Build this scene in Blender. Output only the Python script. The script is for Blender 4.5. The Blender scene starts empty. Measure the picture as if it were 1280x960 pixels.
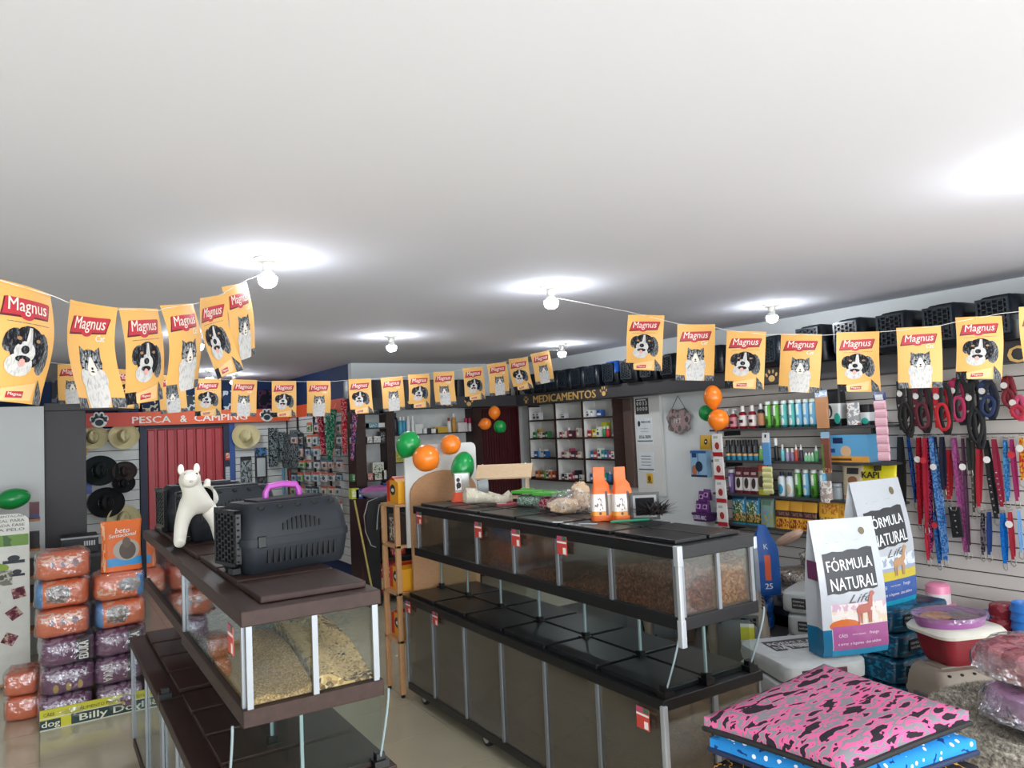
import bpy, math, random
import numpy as np
from mathutils import Matrix, Vector
random.seed(7)
C = bpy.context.scene.collection
PI = math.pi
# ---------------------------------------------------------------- camera, light, exposure
YAW, PIT, ROL, FPX, CH = math.radians(32.373), math.radians(3.254), math.radians(-2.578), 933.46, 1.8
_f = Vector((math.sin(YAW)*math.cos(PIT), math.cos(YAW)*math.cos(PIT), math.sin(PIT)))
_r0 = Vector((math.cos(YAW), -math.sin(YAW), 0)); _u0 = _r0.cross(_f)
_r = math.cos(ROL)*_r0 + math.sin(ROL)*_u0
_u = -math.sin(ROL)*_r0 + math.cos(ROL)*_u0
cam = bpy.data.cameras.new('camera'); cam.sensor_width = 36; cam.lens = FPX/1280*36; cam.clip_start = .05
co = bpy.data.objects.new('camera', cam); C.objects.link(co)
co.matrix_world = Matrix(((_r.x, _u.x, -_f.x, 0), (_r.y, _u.y, -_f.y, 0), (_r.z, _u.z, -_f.z, CH), (0, 0, 0, 1)))
bpy.context.scene.camera = co
w = bpy.data.worlds.new('world'); bpy.context.scene.world = w; w.use_nodes = True
w.node_tree.nodes['Background'].inputs[0].default_value = (.86, .93, 1, 1)
w.node_tree.nodes['Background'].inputs[1].default_value = 1.3
vs = bpy.context.scene.view_settings
vs.view_transform = 'Standard'; vs.look = 'None'; vs.gamma = 1; vs.use_curve_mapping = False
vs.exposure = 1.2
bpy.context.scene.cycles.transparent_max_bounces = 40
bpy.context.scene.cycles.max_bounces = 14; bpy.context.scene.cycles.diffuse_bounces = 6
def area(name, loc, rot, sx, sy, e, col):
    l = bpy.data.lights.new(name, 'AREA'); l.shape = 'RECTANGLE'; l.size = sx; l.size_y = sy; l.energy = e; l.color = col
    o = bpy.data.objects.new(name, l); o.location = loc; o.rotation_euler = rot; C.objects.link(o); return o
# daylight entering through the open shop front behind the camera
area('shopfront_daylight', (1.3, -2.3, 1.35), (math.radians(84), 0, 0), 7.0, 2.3, 110, (.95, .98, 1))

def ray(x, y): return _r*((x-640)/FPX) - _u*((y-480)/FPX) + _f
def at_x(x, y, X): d = ray(x, y); t = X/d.x; return Vector((X, t*d.y, CH+t*d.z))
def at_y(x, y, Y): d = ray(x, y); t = Y/d.y; return Vector((t*d.x, Y, CH+t*d.z))
def at_z(x, y, Z): d = ray(x, y); t = (Z-CH)/d.z; return Vector((t*d.x, t*d.y, Z))
def at_d(x, y, D): d = ray(x, y); return Vector((0, 0, CH)) + d*D

# ---------------------------------------------------------------- materials
def lin(c):
    if isinstance(c, str):
        c = c.lstrip('#'); c = tuple(int(c[i:i+2], 16)/255 for i in (0, 2, 4))
    return tuple((v/12.92 if v <= .04045 else ((v+.055)/1.055)**2.4) for v in c)
MC = {}
def mat(name, col, rough=.6, metal=0, var=.08, scale=12, bump=0, bscale=60, coat=0, emit=0, wood=None, alpha=None, spec=None):
    if name in MC: return MC[name]
    m = bpy.data.materials.new(name); m.use_nodes = True; nt = m.node_tree; N = nt.nodes; L = nt.links
    b = N['Principled BSDF']; c = lin(col)
    b.inputs['Roughness'].default_value = rough; b.inputs['Metallic'].default_value = metal
    if spec is not None: b.inputs['Specular IOR Level'].default_value = spec
    if coat: b.inputs['Coat Weight'].default_value = coat; b.inputs['Coat Roughness'].default_value = .08
    tc = N.new('ShaderNodeTexCoord'); no = N.new('ShaderNodeTexNoise'); no.inputs['Scale'].default_value = scale
    mp = N.new('ShaderNodeMapping'); L.new(tc.outputs['Object'], mp.inputs[0]); L.new(mp.outputs[0], no.inputs['Vector'])
    if wood: mp.inputs['Scale'].default_value = wood; no.inputs['Detail'].default_value = 6
    mx = N.new('ShaderNodeMix'); mx.data_type = 'RGBA'
    mx.inputs['A'].default_value = tuple(v*(1-var*1.5) for v in c)+(1,)
    mx.inputs['B'].default_value = tuple(min(1, v*(1+var*1.5)) for v in c)+(1,)
    L.new(no.outputs[0], mx.inputs['Factor']); L.new(mx.outputs['Result'], b.inputs['Base Color'])
    if emit:
        b.inputs['Emission Color'].default_value = c+(1,); b.inputs['Emission Strength'].default_value = emit
    if bump:
        bn = N.new('ShaderNodeTexNoise'); bn.inputs['Scale'].default_value = bscale; L.new(tc.outputs['Object'], bn.inputs['Vector'])
        bp = N.new('ShaderNodeBump'); bp.inputs['Strength'].default_value = bump; bp.inputs['Distance'].default_value = .01
        L.new(bn.outputs[0], bp.inputs['Height']); L.new(bp.outputs[0], b.inputs['Normal'])
    MC[name] = m; return m
def glass(name, tint=(.93, .96, .95), gl=.08, rough=.02, ior=1.45, bump=0, dust=0, dcol=(.3, .25, .2)):
    if name in MC: return MC[name]
    m = bpy.data.materials.new(name); m.use_nodes = True; nt = m.node_tree; N = nt.nodes; L = nt.links
    N.remove(N['Principled BSDF']); out = N['Material Output']
    t = N.new('ShaderNodeBsdfTransparent'); t.inputs[0].default_value = tuple(tint)+(1,)
    g = N.new('ShaderNodeBsdfGlossy'); g.inputs['Roughness'].default_value = rough; g.inputs[0].default_value = (.9, .95, 1, 1)
    lw = N.new('ShaderNodeFresnel'); ge = N.new('ShaderNodeNewGeometry'); im = N.new('ShaderNodeMath'); im.operation = 'MULTIPLY_ADD'
    im.inputs[1].default_value = 1/ior-ior; im.inputs[2].default_value = ior; L.new(ge.outputs['Backfacing'], im.inputs[0]); L.new(im.outputs[0], lw.inputs['IOR'])
    ad = N.new('ShaderNodeMath'); ad.operation = 'ADD'; ad.inputs[1].default_value = gl; L.new(lw.outputs[0], ad.inputs[0])
    if bump:
        bn = N.new('ShaderNodeTexNoise'); bn.inputs['Scale'].default_value = bump
        tc = N.new('ShaderNodeTexCoord'); L.new(tc.outputs['Object'], bn.inputs['Vector'])
        bp = N.new('ShaderNodeBump'); bp.inputs['Strength'].default_value = 1; bp.inputs['Distance'].default_value = .02
        L.new(bn.outputs[0], bp.inputs['Height']); L.new(bp.outputs[0], g.inputs['Normal']); L.new(bp.outputs[0], lw.inputs['Normal'])
    src = t.outputs[0]
    if dust:
        df = N.new('ShaderNodeBsdfDiffuse'); df.inputs[0].default_value = tuple(dcol)+(1,); tl = N.new('ShaderNodeBsdfTranslucent'); tl.inputs[0].default_value = tuple(dcol)+(1,)
        m1 = N.new('ShaderNodeMixShader'); m1.inputs[0].default_value = .5; L.new(df.outputs[0], m1.inputs[1]); L.new(tl.outputs[0], m1.inputs[2])
        dn = N.new('ShaderNodeTexNoise'); dn.inputs['Scale'].default_value = 3; t2 = N.new('ShaderNodeTexCoord'); L.new(t2.outputs['Object'], dn.inputs['Vector'])
        dm = N.new('ShaderNodeMath'); dm.operation = 'MULTIPLY'; dm.inputs[1].default_value = dust*2; L.new(dn.outputs[0], dm.inputs[0])
        m2 = N.new('ShaderNodeMixShader'); L.new(dm.outputs[0], m2.inputs[0]); L.new(src, m2.inputs[1]); L.new(m1.outputs[0], m2.inputs[2]); src = m2.outputs[0]
    mx = N.new('ShaderNodeMixShader'); L.new(ad.outputs[0], mx.inputs[0]); L.new(src, mx.inputs[1]); L.new(g.outputs[0], mx.inputs[2])
    L.new(mx.outputs[0], out.inputs[0]); MC[name] = m; return m
def pmat(name, base, layers, ax=(0, 2), rough=.45, coat=0, bump=0):
    """printed surface: flat print given as boxes / ellipses in the object's own bounding-box coordinates"""
    if name in MC: return MC[name]
    m = bpy.data.materials.new(name); m.use_nodes = True; nt = m.node_tree; N = nt.nodes; L = nt.links
    b = N['Principled BSDF']; b.inputs['Roughness'].default_value = rough
    if coat: b.inputs['Coat Weight'].default_value = coat; b.inputs['Coat Roughness'].default_value = .1
    tc = N.new('ShaderNodeTexCoord'); sp = N.new('ShaderNodeSeparateXYZ'); L.new(tc.outputs['Generated'], sp.inputs[0])
    U, V = sp.outputs[ax[0]], sp.outputs[ax[1]]
    def ma(op, a, bb):
        n = N.new('ShaderNodeMath'); n.operation = op
        for i, q in enumerate((a, bb)):
            if isinstance(q, (int, float)): n.inputs[i].default_value = q
            elif q is not None: L.new(q, n.inputs[i])
        return n.outputs[0]
    rgb = N.new('ShaderNodeRGB'); rgb.outputs[0].default_value = lin(base)+(1,); cur = rgb.outputs[0]
    no = N.new('ShaderNodeTexNoise'); no.inputs['Scale'].default_value = 9; L.new(tc.outputs['Generated'], no.inputs['Vector'])
    no.inputs['Detail'].default_value = 4
    for ly in layers:
        k, x0, y0, x1, y1, col = ly[:6]
        cx, cy, hx, hy = (x0+x1)/2, (y0+y1)/2, abs(x1-x0)/2, abs(y1-y0)/2
        du = ma('DIVIDE', ma('SUBTRACT', U, cx), hx); dv = ma('DIVIDE', ma('SUBTRACT', V, cy), hy)
        if k == 'e': msk = ma('LESS_THAN', ma('ADD', ma('MULTIPLY', du, du), ma('MULTIPLY', dv, dv)), 1.0)
        else:
            msk = ma('MULTIPLY', ma('LESS_THAN', ma('ABSOLUTE', du, None), 1.0), ma('LESS_THAN', ma('ABSOLUTE', dv, None), 1.0))
            if k == 'n': msk = ma('MULTIPLY', msk, ma('GREATER_THAN', no.outputs[0], ly[6] if len(ly) > 6 else .52))
        mx = N.new('ShaderNodeMix'); mx.data_type = 'RGBA'; L.new(msk, mx.inputs['Factor']); L.new(cur, mx.inputs['A'])
        mx.inputs['B'].default_value = lin(col)+(1,); cur = mx.outputs['Result']
    L.new(cur, b.inputs['Base Color'])
    if bump:
        bn = N.new('ShaderNodeTexNoise'); bn.inputs['Scale'].default_value = bump; L.new(tc.outputs['Object'], bn.inputs['Vector'])
        bp = N.new('ShaderNodeBump'); bp.inputs['Strength'].default_value = .6; bp.inputs['Distance'].default_value = .02
        L.new(bn.outputs[0], bp.inputs['Height']); L.new(bp.outputs[0], b.inputs['Normal'])
    MC[name] = m; return m
def rampmat(name, stops, scale=(8, 8, 8), tex='noise', rough=.85, bump=0, detail=3, distort=0):
    if name in MC: return MC[name]
    m = bpy.data.materials.new(name); m.use_nodes = True; nt = m.node_tree; N = nt.nodes; L = nt.links
    b = N['Principled BSDF']; b.inputs['Roughness'].default_value = rough; b.inputs['Specular IOR Level'].default_value = .12
    tc = N.new('ShaderNodeTexCoord'); mp = N.new('ShaderNodeMapping'); mp.inputs['Scale'].default_value = scale
    L.new(tc.outputs['Object'], mp.inputs[0])
    if tex == 'noise':
        t = N.new('ShaderNodeTexNoise'); t.inputs['Scale'].default_value = 1; t.inputs['Detail'].default_value = detail; t.inputs['Distortion'].default_value = distort
        fac = t.outputs[0]
    elif tex == 'voro':
        t = N.new('ShaderNodeTexVoronoi'); t.inputs['Scale'].default_value = 1; fac = t.outputs['Distance']
    elif tex == 'vcol':
        t = N.new('ShaderNodeTexVoronoi'); t.inputs['Scale'].default_value = 1
        s = N.new('ShaderNodeSeparateColor'); L.new(t.outputs['Color'], s.inputs[0]); fac = s.outputs[0]
    elif tex == 'check':
        t = N.new('ShaderNodeTexChecker'); t.inputs['Scale'].default_value = 1; fac = t.outputs['Fac']
    L.new(mp.outputs[0], t.inputs['Vector'])
    cr = N.new('ShaderNodeValToRGB'); cr.color_ramp.interpolation = 'CONSTANT'; L.new(fac, cr.inputs[0])
    e = cr.color_ramp.elements
    while len(e) > 1: e.remove(e[0])
    e[0].position = stops[0][0]; e[0].color = lin(stops[0][1])+(1,)
    for p, c in stops[1:]:
        q = e.new(p); q.color = lin(c)+(1,)
    L.new(cr.outputs[0], b.inputs['Base Color'])
    if bump:
        v = N.new('ShaderNodeTexVoronoi'); v.inputs['Scale'].default_value = bump; L.new(tc.outputs['Object'], v.inputs['Vector'])
        bp = N.new('ShaderNodeBump'); bp.inputs['Strength'].default_value = .8; bp.inputs['Distance'].default_value = .006; bp.invert = True
        L.new(v.outputs['Distance'], bp.inputs['Height']); L.new(bp.outputs[0], b.inputs['Normal'])
    MC[name] = m; return m
def col(c, rough=.5, **k): return mat('paint_'+c.strip('#')+('' if rough == .5 else '_r%d' % int(rough*100)), c, rough, **k)

# ---------------------------------------------------------------- mesh builder
TXT = {}
def text_mesh(s, bold=.0, shear=0, spacing=1.0):
    key = (s, shear, spacing)
    if key not in TXT:
        cu = bpy.data.curves.new('t', 'FONT'); cu.body = s; cu.size = 1; cu.resolution_u = 2; cu.shear = shear
        cu.space_character = spacing; cu.align_x = 'CENTER'; cu.align_y = 'CENTER'
        o = bpy.data.objects.new('t', cu); C.objects.link(o)
        bpy.context.view_layer.update()
        me = bpy.data.meshes.new_from_object(o.evaluated_get(bpy.context.evaluated_depsgraph_get()))
        V = [tuple(v.co) for v in me.vertices]; F = [tuple(p.vertices) for p in me.polygons]
        if V:
            xs = [v[0] for v in V]; ys = [v[1] for v in V]
            cx, cy = (min(xs)+max(xs))/2, (min(ys)+max(ys))/2
            V = [(v[0]-cx, v[1]-cy) for v in V]; W = max(xs)-min(xs); H = max(ys)-min(ys)
        else: W = H = 1
        TXT[key] = (V, F, W, H)
        bpy.data.objects.remove(o); bpy.data.curves.remove(cu); bpy.data.meshes.remove(me)
    return TXT[key]
class B:
    def __init__(s): s.v = []; s.f = []; s.mi = []; s.m = 0
    def add(s, V, F):
        n = len(s.v); s.v += [tuple(p) for p in V]; s.f += [tuple(i+n for i in q) for q in F]; s.mi += [s.m]*len(F); return s
    def box(s, x0, x1, y0, y1, z0, z1):
        V = [(x0, y0, z0), (x1, y0, z0), (x1, y1, z0), (x0, y1, z0), (x0, y0, z1), (x1, y0, z1), (x1, y1, z1), (x0, y1, z1)]
        return s.add(V, [(3, 2, 1, 0), (4, 5, 6, 7), (0, 1, 5, 4), (1, 2, 6, 5), (2, 3, 7, 6), (3, 0, 4, 7)])
    def cb(s, cx, cy, cz, sx, sy, sz, rot=None):
        a = B().box(-sx/2, sx/2, -sy/2, sy/2, -sz/2, sz/2)
        M = Matrix.Translation((cx, cy, cz)) @ (rot if rot else Matrix.Identity(4))
        return s.add([M @ Vector(p) for p in a.v], a.f)
    def loft(s, rings, cap=True, close=True):
        n = len(rings[0]); V = [p for r in rings for p in r]; F = []
        for i in range(len(rings)-1):
            for j in range(n if close else n-1):
                k = (j+1) % n; F.append((i*n+j, i*n+k, (i+1)*n+k, (i+1)*n+j))
        if cap: F.append(tuple(range(n))[::-1]); F.append(tuple((len(rings)-1)*n+j for j in range(n)))
        return s.add(V, F)
    def lathe(s, prof, n=16, c=(0, 0, 0), axis='z'):
        R = []
        for r, z in prof:
            ring = []
            for j in range(n):
                a = 2*PI*j/n; p = (r*math.cos(a), r*math.sin(a), z)
                if axis == 'y': p = (p[0], -p[2], p[1])
                if axis == 'x': p = (p[2], p[0], p[1])
                ring.append((p[0]+c[0], p[1]+c[1], p[2]+c[2]))
            R.append(ring)
        return s.loft(R)
    def tube(s, pts, r, n=6, flat=None):
        P = [Vector(p) for p in pts]; R = []; up = None
        for i, p in enumerate(P):
            d = (P[min(i+1, len(P)-1)]-P[max(i-1, 0)])
            d = d.normalized() if d.length > 1e-9 else Vector((0, 0, 1))
            if up is None: up = Vector((0, 0, 1)) if abs(d.z) < .9 else Vector((0, 1, 0))
            a = d.cross(up)
            if a.length < 1e-6: a = d.orthogonal()
            a.normalize(); b = d.cross(a).normalized(); up = -b if False else up
            rr = r[i] if isinstance(r, (list, tuple)) else r
            R.append([p + a*math.cos(2*PI*j/n)*rr + b*math.sin(2*PI*j/n)*rr*(flat or 1) for j in range(n)])
        return s.loft(R)
    def ell(s, c, r, n=14, m=8, e=1.0, noise=0):
        def sp(v): return math.copysign(abs(v)**e, v)
        R = []
        for i in range(m+1):
            t = -PI/2+PI*i/m; t = max(-PI/2+.02, min(PI/2-.02, t)); ring = []
            for j in range(n):
                a = 2*PI*j/n; k = 1+noise*(math.sin(3*a+5*t+c[0]*31)+math.sin(5*a-4*t+c[2]*17))*.5
                ring.append((c[0]+r[0]*sp(math.cos(t))*sp(math.cos(a))*k, c[1]+r[1]*sp(math.cos(t))*sp(math.sin(a))*k, c[2]+r[2]*sp(math.sin(t))*k))
            R.append(ring)
        return s.loft(R)
    def prism(s, poly, y0, y1):
        n = len(poly); V = [(x, y0, z) for x, z in poly]+[(x, y1, z) for x, z in poly]
        F = [tuple(range(n)), tuple(range(2*n-1, n-1, -1))]+[(j, j+n, (j+1) % n+n, (j+1) % n) for j in range(n)]
        return s.add(V, F)
    def face(s, poly, y=0.): return s.add([(x, y, z) for x, z in poly], [tuple(range(len(poly)))])
    def oval(s, cx, cz, rx, rz, y=0., n=14, rot=0, zmin=None):
        P = []
        for j in range(n):
            a = 2*PI*j/n; x, z = rx*math.cos(a), rz*math.sin(a)
            x, z = cx+x*math.cos(rot)-z*math.sin(rot), cz+x*math.sin(rot)+z*math.cos(rot)
            if zmin is not None: z = max(z, zmin)
            P.append((x, z))
        return s.face(P, y)
    def text(s, t, cx, cz, width=None, height=None, y=0., depth=0, bold=.0, shear=0, rot=0, fn=None, maxw=None):
        V, F, W, H = text_mesh(t, bold, shear)
        sx = width/W if width else None; sz = height/H if height else None
        if sx is None: sx = sz
        if sz is None: sz = sx
        P = []
        for a, b_ in V:
            x, z = a*sx, b_*sz
            x, z = cx+x*math.cos(rot)-z*math.sin(rot), cz+x*math.sin(rot)+z*math.cos(rot)
            P.append((x, y+(fn(x, z) if fn else 0), z))
        s.add(P, F)
        if bold:
            for q in (-1, 1):
                dx = q*bold*.9*sx; s.add([(p[0]+dx*math.cos(rot), p[1]-.0003-.0001*q, p[2]+dx*math.sin(rot)+q*bold*.25*sz) for p in P], F)
        if depth:
            s.add([(p[0], p[1]+depth, p[2]) for p in P], [])
        return s
    def warp(s, fn): s.v = [tuple(fn(*p)) for p in s.v]; return s
    def build(s, name, mats, parent=None, smooth=False, bev=0, sub=0, kind=None, label=None, ang=40):
        me = bpy.data.meshes.new(name); me.from_pydata(s.v, [], s.f)
        for m in (mats if isinstance(mats, (list, tuple)) else [mats]): me.materials.append(m)
        if len(me.materials) > 1: me.polygons.foreach_set('material_index', s.mi)
        if smooth:
            me.polygons.foreach_set('use_smooth', [True]*len(me.polygons))
            try: me.set_sharp_from_angle(angle=math.radians(ang))
            except Exception: pass
        me.update()
        o = bpy.data.objects.new(name, me); C.objects.link(o); o.parent = parent
        if bev:
            b = o.modifiers.new('b', 'BEVEL'); b.width = bev; b.segments = 2; b.limit_method = 'ANGLE'
        if sub:
            b = o.modifiers.new('s', 'SUBSURF'); b.levels = sub; b.render_levels = sub
        if kind: o['kind'] = kind
        if label: o['label'] = label
        return o
def tag(o, label, cat, group=None, loc=None, rz=None):
    o['label'] = label; o['category'] = cat
    if group: o['group'] = group
    if loc is not None: o.location = loc
    if rz is not None: o.rotation_euler = (0, 0, rz)
    return o
def thing(name, label, cat, loc=(0, 0, 0), rz=0, group=None):
    o = bpy.data.objects.new(name, None); C.objects.link(o); o.empty_display_size = .05
    return tag(o, label, cat, group, loc, rz)
def struct(name, b, m, parent=None, **k):
    o = b.build(name, m, parent, **k)
    if not parent: o['kind'] = 'structure'
    return o
def dup(root, label=None, loc=None, rz=None, group=None):
    def cp(o, par):
        c = o.copy(); C.objects.link(c); c.parent = par
        for ch in list(o.children): cp(ch, c)
        return c
    r = cp(root, None)
    return tag(r, label or root['label'], root['category'], group or root.get('group'), loc, rz)
ORD = ['first', 'second', 'third', 'fourth', 'fifth', 'sixth', 'seventh', 'eighth', 'ninth', 'tenth', 'eleventh', 'twelfth', 'thirteenth', 'fourteenth', 'fifteenth', 'sixteenth', 'seventeenth', 'eighteenth', 'nineteenth', 'twentieth', 'twenty-first', 'twenty-second', 'twenty-third', 'twenty-fourth']
RW = -PI/2      # things on the right wall face -X

M_white = mat('white_paint', '#dcdcd8', .7, var=.03, scale=2)
M_ceil = mat('ceiling_paint', '#d9dae3', .9, var=.015, scale=.7, spec=.1)
M_wall = mat('grey_white_wall', '#dfe3e3', .7, var=.03, scale=2)
M_blue = mat('navy_blue_wall', '#12305f', .7, var=.2, scale=3)
M_dark = mat('dark_laminate', '#3d3b3e', .5, var=.12, wood=(2, 2, 30))
M_dbrown = mat('dark_brown_wood', '#36241f', .5, spec=.3, var=.35, scale=3, wood=(14, 1.5, 14))
M_brownp = mat('brown_panel_wood', '#5d4b44', .5, var=.35, wood=(9, 20, .8))
M_black = mat('black_laminate', '#141517', .35, var=.2, wood=(8, 1, 8))
M_blackm = mat('black_metal', '#101012', .4)
M_alu = mat('aluminium', '#8c9095', .4, .6, var=.05)
M_glass = glass('clear_glass', (.91, .93, .92), .0, ior=1.3)
M_thin = glass('thin_curved_glass', (.9, .93, .92), .0, .02, ior=1.18)
M_glassd = glass('dusty_brown_glass', (.86, .85, .82), .03, .05, dust=.15)
M_clip = mat('black_clip', '#08080a', .4)
M_navy = mat('navy_fabric', '#101d38', .6)
M_ply = mat('plywood', '#b98a62', .5, var=.15, wood=(3, 3, 16))
M_pine = mat('pine_wood', '#c49468', .5, var=.2, wood=(20, 20, 2))
M_gold = mat('gold_letter', '#d9b26a', .4)
M_redd = mat('red_door', '#b32a34', .35, var=.1)
M_dred = mat('dark_red_door', '#4a1015', .45, var=.15)
# ================================================================ THE SETTING
CEIL, XR, YB = 2.59, 5.2, 8.0
fl = struct('floor', B().box(-2.6, 5.4, -3.2, 10.9, -.06, -.006), mat('floor_grout', '#a39c8c', .7))
M_tile = mat('floor_tile', '#c8bfa5', .16, var=.06, scale=2.5, coat=.3)
TS = .524; tb = B().box(.0015, TS-.0015, .0015, TS-.0015, -.006, 0); tile0 = None
far = B()
for i in range(-2, 9):
    for j in range(1, 16):
        X, Y = 1.03+(i-2)*TS, 1.035+(j-1)*TS
        if Y > 8.2 or X > 5.2 or Y < 1.8: 
            continue
        if tile0 is None: tile0 = tb.build('floor_tile', M_tile, fl); o = tile0
        else: o = bpy.data.objects.new('floor_tile', tile0.data); C.objects.link(o); o.parent = fl
        o.location = (X, Y, 0)
for i in range(-5, 9):
    for j in range(-9, 19):
        X, Y = 1.03+(i-2)*TS, 1.035+(j-1)*TS
        if -2 <= i and (1.8 <= Y <= 8.2) and 1 <= j < 16: continue
        if X > 5.2 or Y > 10.9: continue
        far.box(X+.0015, X+TS-.0015, Y+.0015, Y+TS-.0015, -.006, 0)
far.build('floor_tile', M_tile, fl, kind='stuff')
struct('ceiling', B().box(-2.6, 5.4, -3.2, 10.9, CEIL, CEIL+.1), M_ceil)
struct('wall_right', B().box(XR, XR+.15, -3.2, 8.1, 0, CEIL), M_wall)
struct('wall_left', B().box(-2.6, -2.5, -3.2, 10.9, 0, CEIL), M_wall)
struct('wall_back', B().box(2.95, 4.47, YB, YB+.1, 0, CEIL).box(4.47, 5.14, YB, YB+.1, 2.06, CEIL).box(5.14, 5.35, YB, YB+.1, 0, CEIL), M_wall)
struct('wall_alcove_side', B().box(2.95, 3.05, YB+.1, 10.9, 0, CEIL), M_blue)
struct('wall_alcove', B().box(-2.5, 3.05, 10.62, 10.8, 0, CEIL), M_blue)
struct('wall_partition', B().box(-2.5, .03, 7.9, 8.0, 0, 2.17), M_wall)
# dark red door, back wall
d = struct('door_1', B().box(4.49, 5.12, YB+.02, YB+.06, 0, 2.04), M_dred)
rb = B()
for i in range(16): x = 4.51+i*.038; rb.box(x, x+.02, YB+.008, YB+.02, .04, 2.0)
rb.build('rib', M_dred, d)
B().box(4.47, 4.49, YB-.02, YB+.08, 0, 2.06).box(5.12, 5.14, YB-.02, YB+.08, 0, 2.06).box(4.49, 5.12, YB-.02, YB+.08, 2.04, 2.06).build('door_frame', mat('door_frame_red', '#5e1a20', .5), d)
# bright red corrugated door in the alcove
AY = 10.5
d = struct('door_2', B().box(1.14, 2.06, AY+.03, AY+.06, 0, 1.98), M_redd)
for i in range(8):
    x = 1.15+i*.115; b = B().prism([(x, .02), (x+.09, .02), (x+.09, 1.96), (x, 1.96)], AY+.0, AY+.03)
    b.build('door_panel', M_redd, d, bev=.01)
B().box(1.06, 1.14, AY-.04, AY+.08, 0, 2.06).box(2.06, 2.13, AY-.04, AY+.08, 0, 2.06).box(1.14, 2.06, AY-.04, AY+.08, 1.98, 2.06).build('door_frame', mat('navy_frame', '#1c2742', .5), d)
B().box(2.13, 2.15, AY-.06, AY+.0, 0, 2.05).box(2.15, 2.2, AY-.05, AY, 0, 2.05).build('door_trim', mat('blue_trim', '#24509a', .4), d)
# slat walls: every board a part
M_slat = mat('white_slat', '#d5d9d6', .45, var=.04); M_slatr = mat('taupe_slat', '#cbc5bf', .5, var=.05, scale=3); M_gro = mat('slat_groove', '#2a2522', .7)
def slatwall(label, p0, p1, z0, z1, pitch, m, n, th=.012, gap=.008):
    a = Vector((p0[0], p0[1], 0)); bvec = Vector((p1[0], p1[1], 0))-a; L = bvec.length; ang = math.atan2(bvec.y, bvec.x)
    t = thing('slatwall', label, 'slatwall', (a.x, a.y, 0), ang)
    B().box(0, L, -.0, .02, z0, z1).build('backing_board', M_gro, t)
    first = None; z = z0
    while z < z1-.01:
        h = min(pitch-gap, z1-z)
        if first is None: first = o = B().box(0, L, -th, 0, 0, h).build('slat', m, t)
        elif abs(h-(pitch-gap)) < 1e-6: o = bpy.data.objects.new('slat', first.data); C.objects.link(o); o.parent = t
        else: o = B().box(0, L, -th, 0, 0, h).build('slat', m, t)
        o.location.z = z; z += pitch
    return t
slatwall('white slatwall left of the red corrugated door, hung with hats', (.36, AY), (1.05, AY), .35, 2.0, .125, M_white and M_slat, 0)
slatwall('white slatwall right of the red corrugated door, with one straw hat', (2.21, AY), (2.9, AY), .35, 2.05, .0925, M_slat, 0)
sidew = slatwall('white slatwall on the alcove side wall, hung with fishing tackle', (2.925, AY-.03), (2.925, 8.02), .35, 2.05, .0925, M_slat, 0)
zs = at_x(1240, 472.5, XR-.03).z
n0 = int((zs-.45)/.0895)
slatwall('grey slatwall behind the leashes on the right wall', (XR-.021, 4.75), (XR-.021, .6), zs-n0*.0895+.004, zs+.0895*.95, .0895, M_slatr, 0)
# dark uprights in the alcove side wall
for yy, nm in ((9.95, 'leftmost'), (9.25, 'middle'), (8.66, 'rightmost')):
    tag(B().cb(2.9, yy, 1.2, .02, .03, 1.7).build('slotted_upright', M_blackm), '%s thin black metal upright on the tackle slatwall' % nm, 'rail')
# dark column and partition trim
tag(B().box(.03, .36, 8.0, 8.3, 0, 2.13).build('dark_column', M_dark, bev=.004), 'wide dark grey panel column left of the hats', 'column')
tag(B().box(.03, .80, 7.99, 8.32, 2.13, 2.2).build('column_shelf', M_dark, bev=.003), 'dark shelf slab across the top of the grey column', 'shelf')
t = thing('wall_post', 'dark brown post between the tackle wall and the white product shelves', 'post', (2.93, 7.9, 0))
B().box(-.05, .07, -.15, .1, 0, 2.06).build('post_board', M_dbrown, t, bev=.003)
# long dark beam along back and right walls (shelf for the carriers), sign boards
BZ0, BZ1 = 2.04, 2.18
bm_ = B().box(2.86, 4.93, 7.70, 8.0, BZ0+.01, BZ1).box(4.93, XR, 1.2, 8.0, BZ0+.01, BZ1)
tag(bm_.build('shelf_beam', M_dark, bev=.004), 'long dark boxed shelf running over the back and right wall displays', 'shelf')
og = pmat('orange_sign', '#f0622e', [('b', 0, 0, .27, 1, '#dc4a36')])
s = thing('sign_board', 'red-orange fishing and camping sign board over the red door', 'sign', (.36, AY-.12, 2.02))
B().box(0, 2.55, 0, .1, -.0, .17).build('board', og, s)
TB = B(); TB.text('PESCA', .83, .07, height=.085, width=.44, y=-.004, bold=.02); TB.text('&', 1.2, .07, height=.085, y=-.004, bold=.03)
TB.text('CAMPING', 1.66, .075, height=.085, width=.66, y=-.004, bold=.02); TB.build('lettering', col('#f2efe6'), s)
def paw(par, cx, cz, r, m, y=-.005, back=None, sl=False):
    b = B(); b.m = 0
    if back:
        b.oval(cx, cz-r*.1, r*1.15, r*.95, y+.002)
        for k, (dx, dz) in enumerate(((-.95, .35), (-.4, .95), (.35, .95), (.95, .4))): b.oval(cx+dx*r, cz+dz*r, r*.42, r*.55, y+.002)
        b.m = 1
    b.oval(cx, cz-r*.25, r*.62, r*.52, y)
    for k, (dx, dz) in enumerate(((-.95, .35), (-.4, .9), (.35, .9), (.92, .38))): b.oval(cx+dx*r, cz+dz*r, r*.2, r*.34, y, rot=-dx*.5)
    b.build('paw_emblem', [back, m] if back else m, par)
paw(s, .25, .07, .075, col('#16343a'), -.008, back=col('#e8ecec'))
paw(s, 2.25, .07, .07, col('#16343a'), -.008, back=col('#e8ecec'))
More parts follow.
